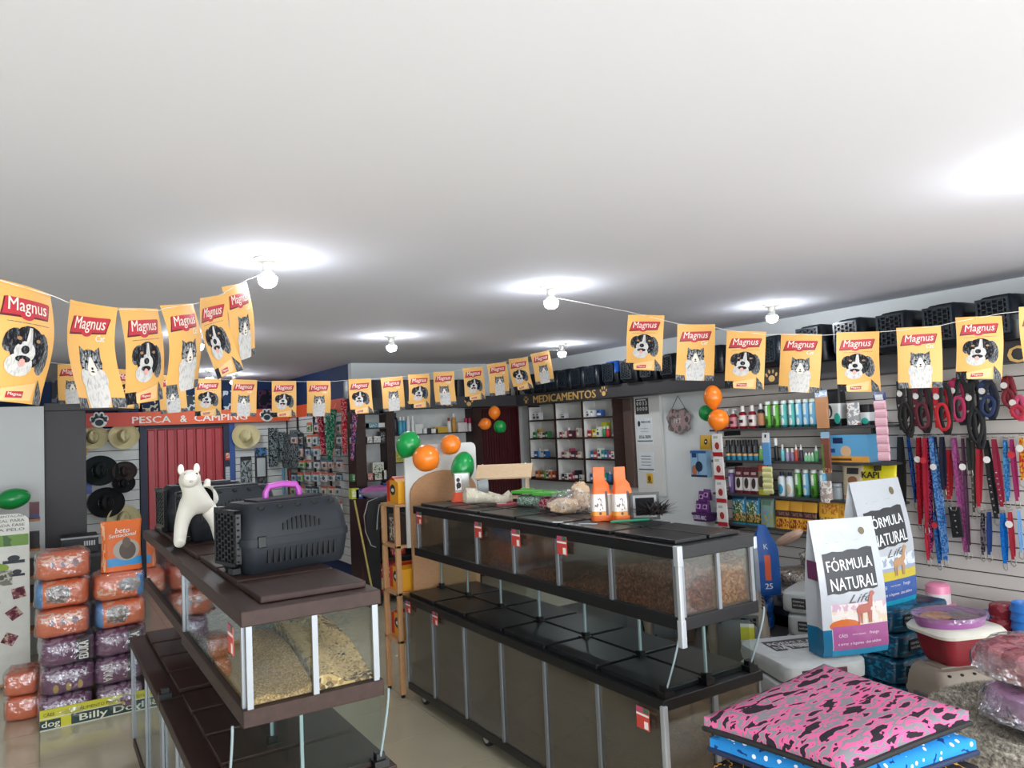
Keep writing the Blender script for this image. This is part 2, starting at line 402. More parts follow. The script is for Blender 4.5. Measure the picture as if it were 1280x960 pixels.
s = thing('sign_board', 'plain orange sign board over the fishing tackle side wall', 'sign', (2.92, AY-.02, 2.02), RW)
B().box(0, 2.55, 0, .06, 0, .19).build('board', col('#e4572a'), s)
B().text('e', 1.25, .08, height=.05, y=-.004).build('lettering', col('#f0a070'), s)
s = thing('sign_lettering', 'gold cursive farm and vet lettering on the dark beam by the back shelves', 'sign', (0, 7.695, 0))
a = at_y(520, 503, 7.69); paw(s, a.x-.05, 2.105, .045, M_gold)
B().text('Agro', 3.62, 2.105, height=.085, shear=.3, y=-.003).text('Vet', 3.98, 2.11, height=.08, shear=.3, y=-.003).build('lettering', M_gold, s)
a = at_y(586, 500, 7.69); paw(s, a.x, 2.10, .05, M_gold)
s = thing('sign_lettering', 'gold MEDICAMENTOS lettering between two paws above the medicine cabinet', 'sign', (4.925, 7.7, 0), RW)
def rwx(px, py, X=4.925): return 7.7-at_x(px, py, X).y
x0, x1 = rwx(667, 500), rwx(745, 492)
B().text('MEDICAMENTOS', (x0+x1)/2, 2.105, width=x1-x0, height=.085, y=-.004, bold=.03).build('lettering', M_gold, s)
paw(s, rwx(658, 500), 2.1, .045, M_gold); paw(s, rwx(755, 491), 2.11, .05, M_gold)
s = thing('sign_lettering', 'gold paw emblem on the dark beam above the shampoo shelves', 'sign', (4.925, 7.7, 0), RW); paw(s, rwx(965, 472), 2.1, .05, M_gold)
s = thing('sign_lettering', 'gold letter C on the dark beam above the leashes', 'sign', (4.925, 7.7, 0), RW)
B().text('C', rwx(1266, 448)+.02, 2.095, height=.1, y=-.004, bold=.03).build('lettering', M_gold, s)

# ---------------------------------------------------------------- medicine cabinet
MY0, MY1, MZ0, MZ1, MX = 5.97, 7.56, 1.17, 2.04, 5.0
t = thing('medicine_cabinet', 'open medicine cabinet of three columns and four shelves on the right wall', 'cabinet', (MX, MY1, MZ0), RW)
Wc = MY1-MY0; Hc = MZ1-MZ0; c1, c2 = .555, 1.07
B().box(0, Wc, .17, .18, 0, Hc).build('back_panel', M_white, t)
B().box(0, .012, .002, .18, 0, Hc).build('side_panel', M_dbrown, t); B().box(Wc-.012, Wc, .002, .18, 0, Hc).build('side_panel', M_dbrown, t)
B().box(.02, .035, .0, .17, .02, Hc-.02).build('side_lining', M_white, t)
for cc in (c1, c2):
    B().box(cc-.012, cc+.012, 0, .18, 0, Hc).build('divider', M_dbrown, t); B().box(cc+.013, cc+.022, .01, .17, 0, Hc).build('divider_lining', M_white, t)
B().box(0, Wc, 0, .18, -.02, .0).build('bottom_board', M_dbrown, t)
for k in range(3):
    z = (.245, .475, .69)[k]
    for xa, xb in ((.012, c1-.012), (c1+.012, c2-.012), (c2+.012, Wc-.012)): B().box(xa, xb, .0, .17, z-.014, z+.004).build('shelf', M_dbrown, t)
MED = (MX, MY1, MZ0, (0.004, .249, .479, .694), ((.04, c1-.03), (c1+.04, c2-.03), (c2+.04, Wc-.03)))
tag(B().box(5.13, XR, 5.835, 5.965, 1.12, BZ0).build('wood_panel', M_brownp, bev=.003), 'brown wood grained panel right of the medicine cabinet', 'panel')
# notice board with papers
t = thing('notice_board', 'white notice board with papers right of the brown wood panel', 'board', (5.16, 5.82, 0), RW)
ya, yb = 0.0, 5.82-at_x(829, 590, 5.16).y
B().box(0, yb, 0, .035, 1.05, BZ0).build('board', M_white, t)
def nb(px, py): a = at_x(px, py, 5.16); return 5.82-a.y, a.z
p = nb(803, 508); b = B(); b.m = 0; b.box(p[0]-.1, p[0]+.09, -.004, 0, p[1]-.08, p[1]+.08); b.m = 1
for r_ in range(2):
    for q in range(4): b.text('0033' [q] if r_ == 0 else '0000'[q], p[0]-.065+q*.042, p[1]+.03-.055*r_, height=.04, y=-.006, bold=.04)
b.box(p[0]-.08, p[0]+.06, -.005, -.004, p[1]+.06, p[1]+.07)
b.build('calendar', [col('#3c3a3c'), col('#e6e6e6')], t)
p = nb(806, 540); b = B(); b.m = 0; b.box(p[0]-.11, p[0]+.11, -.003, 0, p[1]-.13, p[1]+.14); b.m = 1
b.text('INECCON', p[0]+.025, p[1]+.10, width=.13, y=-.005, bold=.04).text('3556-7878', p[0], p[1]-.05, width=.17, height=.03, y=-.005, bold=.03)
b.oval(p[0]-.075, p[1]+.085, .02, .03, -.005).box(p[0]-.11, p[0]+.11, -.005, -.003, p[1]-.095, p[1]-.085)
for q in (.055, .025): b.text('ooooo ooooo ooo', p[0], p[1]+q-.02, width=.11, y=-.005)
b.build('paper', [col('#dfe4e6'), col('#2b2c33')], t)
p = nb(808, 578); b = B(); b.m = 0; b.box(p[0]-.11, p[0]+.11, -.003, 0, p[1]-.1, p[1]+.1); b.m = 1
for q in range(4): b.box(p[0]-.07, p[0]+.07, -.0045, -.003, p[1]+.06-.03*q, p[1]+.066-.03*q)
b.box(p[0]-.11, p[0]+.11, -.005, -.003, p[1]-.075, p[1]-.065)
b.build('paper', [col('#dfe4e6'), col('#4a4c55')], t)
p = nb(812, 592); b = B().box(p[0]-.04, p[0]+.045, -.004, 0, p[1]-.03-.07, p[1]+.07-.07); b.m = 1; b.oval(p[0], p[1]-.05, .025, .03, -.006); b.box(p[0]-.035, p[0]+.035, -.006, -.004, p[1]-.09, p[1]-.08)
b.build('sticker', [col('#e9b92e'), col('#7a5c20')], t)
# hanging plaque
p0 = at_x(849, 526, 5.17)
t = thing('wall_plaque', 'grey patchwork plaque hanging from a chain on the white wall', 'plaque', tuple(p0), RW)
pl = []
for k in range(36):
    a = 2*PI*k/36; rr = 1+.07*math.sin(7*a)+.04*math.sin(11*a); pl.append((.15*rr*abs(math.cos(a))**.6*math.copysign(1, math.cos(a)), .115*rr*abs(math.sin(a))**.7*math.copysign(1, math.sin(a))))
B().prism(pl, -.012, 0).build('plaque_board', rampmat('plaque', [(0, '#6f6563'), (.45, '#978c88'), (.52, '#b08f92'), (.6, '#5a5654')], (14, 14, 14)), t)
B().text('PET', -.01, 0, width=.1, y=-.014, bold=.03).build('lettering', col('#cfc8c4'), t)
B().tube([(-.1, -.003, .1), (0, .0, .24), (.1, -.003, .1)], .003).build('chain', M_blackm, t)

# ---------------------------------------------------------------- back wall shelves
M_shw = mat('shelf_back_white', '#c9ccca', .6)
def bw(px, py, Y=7.78): return at_y(px, py, Y)
xa, xm, xb, xc = 2.99, bw(483, 560).x, bw(492, 560).x, bw(592, 560).x
CT = bw(460, 622, 7.6).z
t = thing('shelf_unit', 'white backed wall shelves with dark edges left of the dark red door', 'shelf', (0, 0, 0))
B().box(xa, xc, 7.96, 7.995, CT+.002, BZ0).build('back_panel', M_shw, t)
B().box(xm, xb, 7.76, 7.96, CT+.002, BZ0).build('divider', M_dbrown, t); B().box(xb, xb+.012, 7.76, 7.96, CT+.002, BZ0).build('divider', M_black, t)
B().box(xc, 4.46, 7.76, 7.995, CT+.002, BZ0).build('side_panel', M_dbrown, t)
SL = {}
for i, (py, side) in enumerate(((517, 'l'), (546, 'l'), (561, 'l'), (572, 'l0'), (601, 'l'), (541.5, 'r'), (575, 'r'), (604, 'r'))):
    if side == 'l0': continue
    if side == 'l': z = bw(458, {517: 517, 546: 535, 561: 557-3, 601: 601}[py]).z; B().box(xa, xm, 7.77, 7.96, z-.012, z).build('shelf', M_black, t)
    else: z = bw(540, py).z; B().box(xb, xc, 7.77, 7.96, z-.012, z).build('shelf', M_black, t)
# counter and lower cabinet under those shelves
t = thing('counter_cabinet', 'black cabinet with open shelves holding red bags, below the back wall shelves', 'cabinet', (0, 0, 0))
B().box(2.86, 4.2, 7.42, 7.95, CT-.03, CT).build('worktop', M_black, t, bev=.003)
B().box(2.86, 3.0, 7.45, 7.95, 0, CT-.03).build('side_panel', M_black, t); B().box(4.15, 4.2, 7.45, 7.95, 0, CT-.03).build('side_panel', M_black, t)
B().box(3.0, 4.15, 7.92, 7.95, 0, CT-.03).build('back_panel', M_black, t)
for z in (.1, .48, .8): B().box(3.0, 4.15, 7.45, 7.92, z-.02, z).build('shelf', M_black, t)
B().box(3.62, 3.66, 7.45, 7.92, 0, CT-.03).build('divider', M_black, t)

# ---------------------------------------------------------------- right wall product shelves and plinth
SZ = [1.695, 1.43, 1.15, .895]
for k, z in enumerate(SZ):
    t = thing('display_shelf', 'dark %s shelf of the shampoo display on the right wall' % ('top', 'second', 'third', 'bottom')[k], 'shelf', (4.95, 4.62, z), RW)
    B().box(0, 1.62, 0, .22, -.018, 0).build('shelf_board', M_dark, t, bev=.002)
    for x in (.15, 1.5): B().prism([(x, 0), (x, 0)], 0, 0) if 0 else B().cb(x, .12, -.04, .012, .2, .04).build('bracket', M_blackm, t)
t = thing('display_plinth', 'low black plinth along the foot of the right wall', 'shelf', (0, 0, 0))
B().box(4.5, XR-.04, .5, 5.3, .36, .42).build('top_board', M_dark, t); B().box(4.54, XR-.04, .5, 5.3, 0, .36).build('front_board', M_black, t)
B().box(3.5, 4.5, 2.95, 5.2, .22, .28).box(3.55, 4.5, 2.98, 5.15, 0, .22).build('extension_board', M_dark, t)

# ================================================================ GRAIN BIN CASES
def clipmesh(): return B().cb(0, 0, .012, .05, .05, .024).cb(0, 0, .03, .03, .03, .03)
def grain_case(label, X0, X1, Y0, Y1, U, Lw, bays, mats, lowbays, fill=None, lids=True, glassm=None, lowglass=None, posts=True, curve=True):
    """U = (z top, slab t, z mid top, slab t); Lw = (x0,x1,y0,y1,z top,t,z base top,t)"""
    msl, mlid = mats; zt, tt, zm, tm = U; lx0, lx1, ly0, ly1, lz, lt, bz, bt = Lw
    t = thing('grain_bin_case', label, 'display case', ((X0+X1)/2, (Y0+Y1)/2, 0))
    ox, oy = (X0+X1)/2, (Y0+Y1)/2
    def bb(x0, x1, y0, y1, z0, z1): return B().box(x0-ox, x1-ox, y0-oy, y1-oy, z0, z1)
    bb(X0, X1, Y0, Y1, zt-tt, zt).build('top_frame', msl, t, bev=.003)
    bb(X0, X1, Y0, Y1, zm-tm, zm).build('middle_board', msl, t, bev=.003)
    bb(lx0, lx1, ly0, ly1, lz-lt, lz).build('lower_top_frame', msl, t, bev=.003)
    bb(lx0+.01, lx1-.01, ly0+.01, ly1-.01, bz-bt, bz).build('base_board', msl, t, bev=.003)
    g = glassm or M_glass; lg = lowglass or g
    i = .015; th = .004; pw = .0085
    bb(X0+i, X0+i+th, Y0+i, Y1-i, zm, zt-tt).build('glass_pane', g, t)
    bb(X1-i-th, X1-i, Y0+i, Y1-i, zm, zt-tt).build('glass_pane', g, t)
    bb(X0+i+th, X1-i-th, Y0+i, Y0+i+th, zm, zt-tt).build('glass_pane', g, t)
    bb(X0+i+th, X1-i-th, Y1-i-th, Y1-i, zm, zt-tt).build('glass_pane', g, t)
    bb((X0+X1)/2-.002, (X0+X1)/2+.002, Y0+i+th, Y1-i-th, zm, zt-tt-.004).build('glass_divider', g, t)
    for y in bays[1:-1]: bb(X0+i+th, X1-i-th, y-.002, y+.002, zm, zt-tt-.005).build('glass_divider', g, t)
    for y in bays:
        bb(X0+.004, X0+.014, y-pw, y+pw, zm, zt-tt).build('post', M_alu, t) if posts or y in bays[:1] else 0; bb(X1-.014, X1-.004, y-pw, y+pw, zm, zt-tt).build('post', M_alu, t)
    for x in (X0+.022, (X0+X1)/2, X1-.022): bb(x-pw, x+pw, Y0+.002, Y0+.013, zm, zt-tt).build('post', M_alu, t)
    # lower box
    bb(lx0+i, lx0+i+th, ly0+i, ly1-i, bz, lz-lt).build('glass_pane', lg, t)
    bb(lx1-i-th, lx1-i, ly0+i, ly1-i, bz, lz-lt).build('glass_pane', lg, t)
    bb(lx0+i+th, lx1-i-th, ly0+i, ly0+i+th, bz, lz-lt).build('glass_pane', lg, t)
    bb(lx0+i+th, lx1-i-th, ly1-i-th, ly1-i, bz, lz-lt).build('glass_pane', lg, t)
    for y in lowbays: bb(lx0+.004, lx0+.014, y-pw, y+pw, bz, lz-lt).build('post', M_alu, t); bb(lx1-.014, lx1-.004, y-pw, y+pw, bz, lz-lt).build('post', M_alu, t)
    for y in lowbays[1:-1]: bb(lx0+i+th, lx1-i-th, y-.002, y+.002, bz, lz-lt-.005).build('glass_divider', lg, t)
    bb((lx0+lx1)/2-.013, (lx0+lx1)/2+.013, ly0+.002, ly0+.013, bz, lz-lt).build('post', M_alu, t)
    # glass fins between lower lids and middle board
    cx = (lx0+lx1)/2-ox if lx1-lx0 < .6 else (lx0+lx1)/2-ox
    cx = max(cx-.02, -.1); 
    B().box(cx-.003, cx+.003, ly0+.2-oy, ly1-.03-oy, lz+.012, zm-tm).build('glass_fin', M_thin, t)
    for k, y in enumerate(lowbays):
        y = min(max(y, ly0+.03), ly1-.04)-oy
        if y+oy < Y0+.05: continue
        B().box(cx-.005, cx+.005, y-.005, y+.005, lz+.012, zm-tm).build('glass_rod', mat('bright_glass_edge', '#8fa0a4', .2), t)
        o = clipmesh().build('clip', M_clip, t); o.location = (cx, y, lz+.002)
        if k % 2 == 0: B().box(cx+.005, lx1-ox-.04, y-.003, y+.003, lz+.012, zm-tm).build('glass_fin', M_thin, t)
    if curve:   # curved glass end under the middle board
        pts = []
        for k in range(8):
            a = k/7*PI/2; pts.append((lx0+.03+(X0-lx0+.02)*(1-math.cos(a)) if False else 0, Y0+.02-(Y0+.02-ly0-.02)*(1-math.sin(a)) if Y0+.02 > ly0 else ly0+.03-(ly0-Y0-.02)*math.sin(a), lz+.01+(zm-tm-lz-.01)*(math.sin(a)*.5+k/7*.5)))
        R = [[(lx0+.04-ox, p[1]-oy, p[2]), (lx1-.05-ox, p[1]-oy, p[2]), (lx1-.05-ox, p[1]-oy+.004, p[2]), (lx0+.04-ox, p[1]-oy+.004, p[2])] for p in pts]
        B().loft(R).build('curved_glass', M_thin, t, smooth=True)
        for x in (lx0+.04, lx1-.05): 
            B().tube([(x-ox, p[1]-oy, p[2]) for p in pts], .004).build('glass_edge', mat('bright_glass_edge', '#8fa0a4', .2), t)
            o = clipmesh().build('clip', M_clip, t); o.location = (x-ox, pts[0][1]-oy, lz)
    return t, ox, oy
def lidset(t, ox, oy, x0, x1, ys, z, m, rows=2, th=.016, first=None, hinge=True, ang=0):
    for k in range(len(ys)-1):
        ya, yb = ys[k]+.018, ys[k+1]-.012
        for r_ in range(rows):
            wv = (x1-x0)/rows; xa, xb2 = x0+r_*wv+.008, x0+(r_+1)*wv-.008
            o = B().box(-(xb2-xa)/2, (xb2-xa)/2, -(yb-ya)/2, (yb-ya)/2, 0, th).build('lid', m, t, bev=.003)
            o.location = ((xa+xb2)/2-ox, (ya+yb)/2-oy, z)
# right case
ub = [2.15+.391*k for k in range(6)]+[4.49]
lb = [2.26+.411*k for k in range(6)]+[4.71]
RC, ox, oy = grain_case('long black grain bin case on casters with glass compartments, right of the aisle', 2.06, 2.5, 2.12, 4.53, (1.31, .05, 1.04, .05),
    (2.055, 2.64, 2.24, 4.73, .70, .045, .135, .05), ub, (M_black, M_black), lb, glassm=M_glassd, lowglass=glass('smoky_glass', (.84, .83, .79), .04, .07, dust=.2))
lidset(RC, ox, oy, 2.09, 2.47, [2.15, 2.55, 2.95, 3.34, 3.73, 4.12, 4.5], 1.311, M_black)
lidset(RC, ox, oy, 2.08, 2.61, [2.27, 2.68, 3.09, 3.5, 3.91, 4.32, 4.71], .701, M_black, th=.02)
for x, y, z0, z1, wd in ((2.062, 2.122, 1.235, 1.315, .028), (2.062, 2.122, 1.03, 1.245, .02), (2.062, 2.122, .93, 1.035, .026), (2.057, 2.242, .1, .68, .024), (2.052+.45, 2.13, 1.25, 1.3, .022)):
    B().cb(x-ox, y-oy, (z0+z1)/2, wd, wd, z1-z0).build('corner_post', mat('white_aluminium', '#aeb2b6', .3, .3), RC, bev=.004)
for y in (4.6, 3.79, 2.95, 2.35):
    for x in (2.14, 2.52):
        c = B().lathe([(.0, -.018), (.047, -.018), (.05, -.009), (.05, .009), (.047, .018), (0, .018)], 20, axis='x').build('caster_wheel', mat('caster_rubber', '#1a1a1a', .6), RC, smooth=True)
        c.location = (x-ox, y-oy, .05)
        B().lathe([(0, -.021), (.032, -.021), (.032, .021), (0, .021)], 14, axis='x').cb(0, 0, .03, .05, .02, .03).build('hub', col('#b4b6b4', .3), c)
# kibble heaps inside the bins
def heap(t, ox, oy, x0, x1, y0, y1, z0, h0, hx, hy, m, nx=10, ny=10, amp=.01, name='grain_heap'):
    b = B(); G = []
    for j in range(ny+1):
        for i_ in range(nx+1):
            u, v = i_/nx, j/ny
            z = z0+h0+hx*(u-.5)+hy*(v-.5)+amp*(math.sin(7*u+3*v)+math.sin(5*v-2*u+1))
            G.append((x0+(x1-x0)*u-ox, y0+(y1-y0)*v-oy, max(z, z0+.008)))
    F = [(j*(nx+1)+i_, j*(nx+1)+i_+1, (j+1)*(nx+1)+i_+1, (j+1)*(nx+1)+i_) for j in range(ny) for i_ in range(nx)]
    b.add(G, F)
    per = [i_ for i_ in range(nx+1)]+[j*(nx+1)+nx for j in range(1, ny+1)]+[ny*(nx+1)+i_ for i_ in range(nx-1, -1, -1)]+[j*(nx+1) for j in range(ny-1, 0, -1)]
    ring = [G[k] for k in per]; low = [(p[0], p[1], z0+.001) for p in ring]
    b.loft([low, ring], cap=False); b.add(low, [tuple(range(len(low)))[::-1]])
    return b.build(name, m, t, kind='stuff', smooth=True)
def grains(t, ox, oy, x0, x1, y0, y1, zf, n, s, m, name='loose_grain'):
    b = B(); rnd = random.Random(n)
    for k in range(n):
        x, y = rnd.uniform(x0, x1), rnd.uniform(y0, y1); z = zf((x-x0)/(x1-x0), (y-y0)/(y1-y0))
        R = Matrix.Rotation(rnd.uniform(0, PI), 4, 'Z') @ Matrix.Rotation(rnd.uniform(-.6, .6), 4, 'X')
        q = [(R @ Vector(p)) for p in ((-s, -s*.4, 0), (s, -s*.4, 0), (s, s*.4, 0), (-s, s*.4, 0), (0, 0, s*.6))]
        b.add([(p.x+x-ox, p.y+y-oy, p.z+z) for p in q], [(0, 1, 4), (1, 2, 4), (2, 3, 4), (3, 0, 4)])
    b.build(name, m, t, kind='stuff')
kb = rampmat('brown_kibble', [(0, '#3d2419'), (.35, '#59362a'), (.6, '#6d4433'), (.8, '#8a5a44')], (110, 110, 110), 'vcol', bump=110)
kb2 = rampmat('dark_kibble', [(0, '#33261f'), (.4, '#4a3930'), (.7, '#5d4a3d')], (130, 130, 130), 'vcol', bump=130)
kg = rampmat('golden_corn', [(0, '#7d5326'), (.3, '#a0713a'), (.6, '#b98a4e'), (.85, '#c9a068')], (120, 120, 120), 'vcol', bump=120)
ks = rampmat('sand_seed', [(0, '#94703c'), (.4, '#ad8a54'), (.8, '#c4a370')], (220, 220, 220), 'vcol', bump=200)
kp = rampmat('pale_pellets', [(0, '#5a4020'), (.2, '#957342'), (.5, '#b8975c'), (.8, '#cfb27c')], (70, 70, 70), 'vcol', bump=70)
xm_ = 2.28
for k in range(6):
    y0, y1 = ub[k]+.012, ub[k+1]-.012
    h, hx, mm = [(.16, -.03, kb), (.06, .04, kb), (.035, -.01, kb), (.185, .01, kb), (.05, .06, kb2), (.03, .02, kb2)][k]
    heap(RC, ox, oy, 2.085, xm_-.005, y0, y1, 1.04, h, hx, -.04, mm)
    h2 = [.17, .07, .04, .1, .05, .12][k]
    heap(RC, ox, oy, xm_+.005, 2.475, y0, y1, 1.04, h2, .02, .02, kg if k == 0 else kb2)
for k in range(6):
    y0, y1 = lb[k]+.012, lb[k+1]-.012
    h = [.30, .12, .16, .10, .22, .13][k]
    heap(RC, ox, oy, 2.085, 2.32, y0, y1, .136, h, .06, .05, kb2); heap(RC, ox, oy, 2.33, 2.57, y0, y1, .136, h*.7+.05, -.05, .03, kb)
# price cards
pc = pmat('price_card', '#c8443c', [('b', .45, .72, 1, 1, '#b84a68'), ('b', 0, .78, .45, 1, '#3f6b55'), ('b', 0, .62, 1, .72, '#efe9e4'), ('b', .08, .05, .4, .4, '#f2ece6')], (1, 2))
for X, Y, z, s_ in ((2.055, 4.43, 1.24, .9), (2.055, 3.66, 1.235, 1), (2.055, 3.27, 1.23, 1), (2.055, 2.87, 1.235, 1), (2.05, 4.64, .64, .9), (2.05, 4.24, .64, .9), (2.05, 2.36, .60, 1)):
    B().cb(X-ox, Y-oy, z, .003, .075*s_, .085*s_).build('price_card', MC['price_card'], RC)
# left cases (brown)
l1 = [2.30, 2.66, 3.02, 3.40]; l1b = [2.42, 2.8, 3.2, 3.6]
lowg = glass('low_clear_glass', (.86, .87, .82), .03)
LA, ax_, ay_ = grain_case('near brown grain bin case left of the aisle, carrying the nearest pet carrier', .485, .915, 2.28, 3.395, (1.30, .045, 1.02, .05),
    (.425, 1.0, 2.40, 3.60, .69, .045, .13, .05), [2.31, 3.38], (M_dbrown, M_dbrown), l1b, lowglass=lowg)
LB, bx_, by_ = grain_case('far brown grain bin case left of the aisle, carrying two pet carriers', .50, .915, 3.40, 4.86, (1.295, .045, 1.02, .05),
    (.425, 1.0, 3.62, 4.90, .69, .045, .13, .05), [3.43, 3.9, 4.35, 4.83], (M_dbrown, M_dbrown), [3.65, 4.2, 4.87], lowglass=lowg, curve=False, posts=False)
lidset(LA, ax_, ay_, .55, .90, [2.33, 2.66, 3.0, 3.38], 1.301, M_dbrown, rows=1, th=.02)
lidset(LB, bx_, by_, .55, .90, [3.42, 3.78, 4.14, 4.5, 4.84], 1.296, M_dbrown, rows=1, th=.02)
lidset(LA, ax_, ay_, .50, .98, [2.42, 2.72, 3.02, 3.32, 3.6], .691, M_dbrown, rows=1, th=.02)
lidset(LB, bx_, by_, .50, .98, [3.64, 3.95, 4.26, 4.57, 4.88], .691, M_dbrown, rows=1, th=.02)
heap(LA, ax_, ay_, .505, .695, 2.31, 2.8, 1.02, .055, .03, .075, ks)
heap(LA, ax_, ay_, .708, .895, 2.31, 2.8, 1.02, .075, -.03, .12, kp, amp=.012)
grains(LA, ax_, ay_, .715, .888, 2.315, 2.75, lambda u, v: 1.02+.075-.03*(u-.5)+.12*(v*.9-.5)+.012*(math.sin(7*u+3*v)+math.sin(5*v-2*u+1))+.002, 2600, .0065, mat('pellet', '#c0a068', .7, var=.35, scale=60))
heap(LA, ax_, ay_, .505, .895, 2.83, 3.37, 1.02, .05, 0, .03, rampmat('grey_seed', [(0, '#6d7068'), (.4, '#9a9d92'), (.7, '#c0c2b4')], (150, 150, 150), 'vcol', bump=150))
heap(LB, bx_, by_, .52, .895, 3.46, 3.88, 1.02, .04, 0, .02, MC['grey_seed'])
B().cb(.48-ax_, 2.40-ay_, 1.2, .003, .07, .085).build('price_card', MC['price_card'], LA)
o = clipmesh().build('clip', M_clip, LB); o.location = (.45-bx_, 3.64-by_, .69)

# wooden display rack at the far end of the right case
t = thing('display_rack', 'narrow wooden rack with an arched plywood end behind the black case', 'rack', (2.05, 4.80, 0))
for x in (0.0, .56):
    for y in (0.0, .23): 
        B().box(x, x+.035, y, y+.03, .02, 1.29).build('leg', M_pine, t, bev=.003)
        B().lathe([(.014, 0), (.014, .02)], 10, (x+.017, y+.015, 0)).build('foot', M_blackm, t)
for z in (.36, .68, 1.0, 1.28): B().box(0, .6, 0, .26, z, z+.02).build('shelf', M_pine, t, bev=.002)
arch = [(.1, .06), (.62, .06), (.62, 1.36)]+[(.36+.26*math.cos(a), 1.36+.155*math.sin(a)) for a in [PI*k/12 for k in range(1, 12)]]+[(.1, 1.36)]
B().prism(arch, -.045, -.025).build('arched_end_panel', M_ply, t)
ow = [(.075, 1.0), (.64, 1.0), (.64, 1.66)]+[(.60+.04*math.cos(a), 1.66+.04*math.sin(a)) for a in (.4, .9, 1.5)]+[(.12, 1.70)]+[(.12-.045*math.sin(a), 1.655+.045*math.cos(a)) for a in (.5, 1.0, 1.5)]
B().prism(ow, -.02, -.005).build('white_end_board', M_white, t)
RACK = (2.05, 4.80)

# table under the cushions
t = thing('display_table', 'low display table beneath the cushions and plush bed', 'table', (2.7, 1.35, 0))
B().box(-1.0, 1.1, -.55, .55, .41, .45).build('tabletop', M_pine, t, bev=.004)
for x in (-.95, 1.0):
    for y in (-.5, .45): B().box(x, x+.05, y, y+.05, 0, .41).build('leg', M_pine, t)
# ================================================================ CEILING LAMPS
M_lampw = mat('lamp_plastic', '#dcdcd6', .4)
M_bulb = mat('bulb_glow', '#f2f8ff', .3, emit=100)
lamp0 = None
for (px, py, nm) in ((334, 323, 'nearest left ceiling bulb, with the bunting cord tied to it'), (688, 358, 'ceiling bulb in the middle of the room, bunting cord tied to it'), (964, 381, 'ceiling bulb above the shampoo shelves, rightmost in view'),
                     (489, 420, 'ceiling bulb in front of the blue alcove side wall'), (702, 430, 'ceiling bulb above the medicine cabinet'), (247, 417, 'ceiling bulb partly hidden behind the left row of flags'), (262, 463, 'farthest left ceiling bulb over the red corrugated door'), (292, 468, 'farthest right ceiling bulb over the red corrugated door'), (1330, 205, 'ceiling bulb just outside the view, front middle'), (1590, 292, 'ceiling bulb just outside the view, front right')):
    p = at_z(px, py, CEIL)
    if lamp0 is None:
        lamp0 = t = thing('ceiling_lamp', nm, 'lamp', tuple(p))
        B().lathe([(0, 0), (.06, 0), (.062, -.006), (.05, -.014), (.03, -.018), (0, -.018)], 20).build('ceiling_rose', M_lampw, t, smooth=True)
        B().lathe([(.022, -.016), (.024, -.03), (.024, -.052), (.018, -.056), (0, -.056)], 16).build('socket', M_lampw, t, smooth=True)
        B().lathe([(.018, -.054), (.026, -.064), (.037, -.079), (.040, -.084)], 18).build('bulb_housing', M_lampw, t, smooth=True)
        B().lathe([(.0, -.130), (.02, -.128), (.035, -.116), (.041, -.098), (.041, -.086), (.036, -.084)], 18).build('bulb', M_bulb, t, smooth=True)
    else: dup(lamp0, nm, tuple(p))

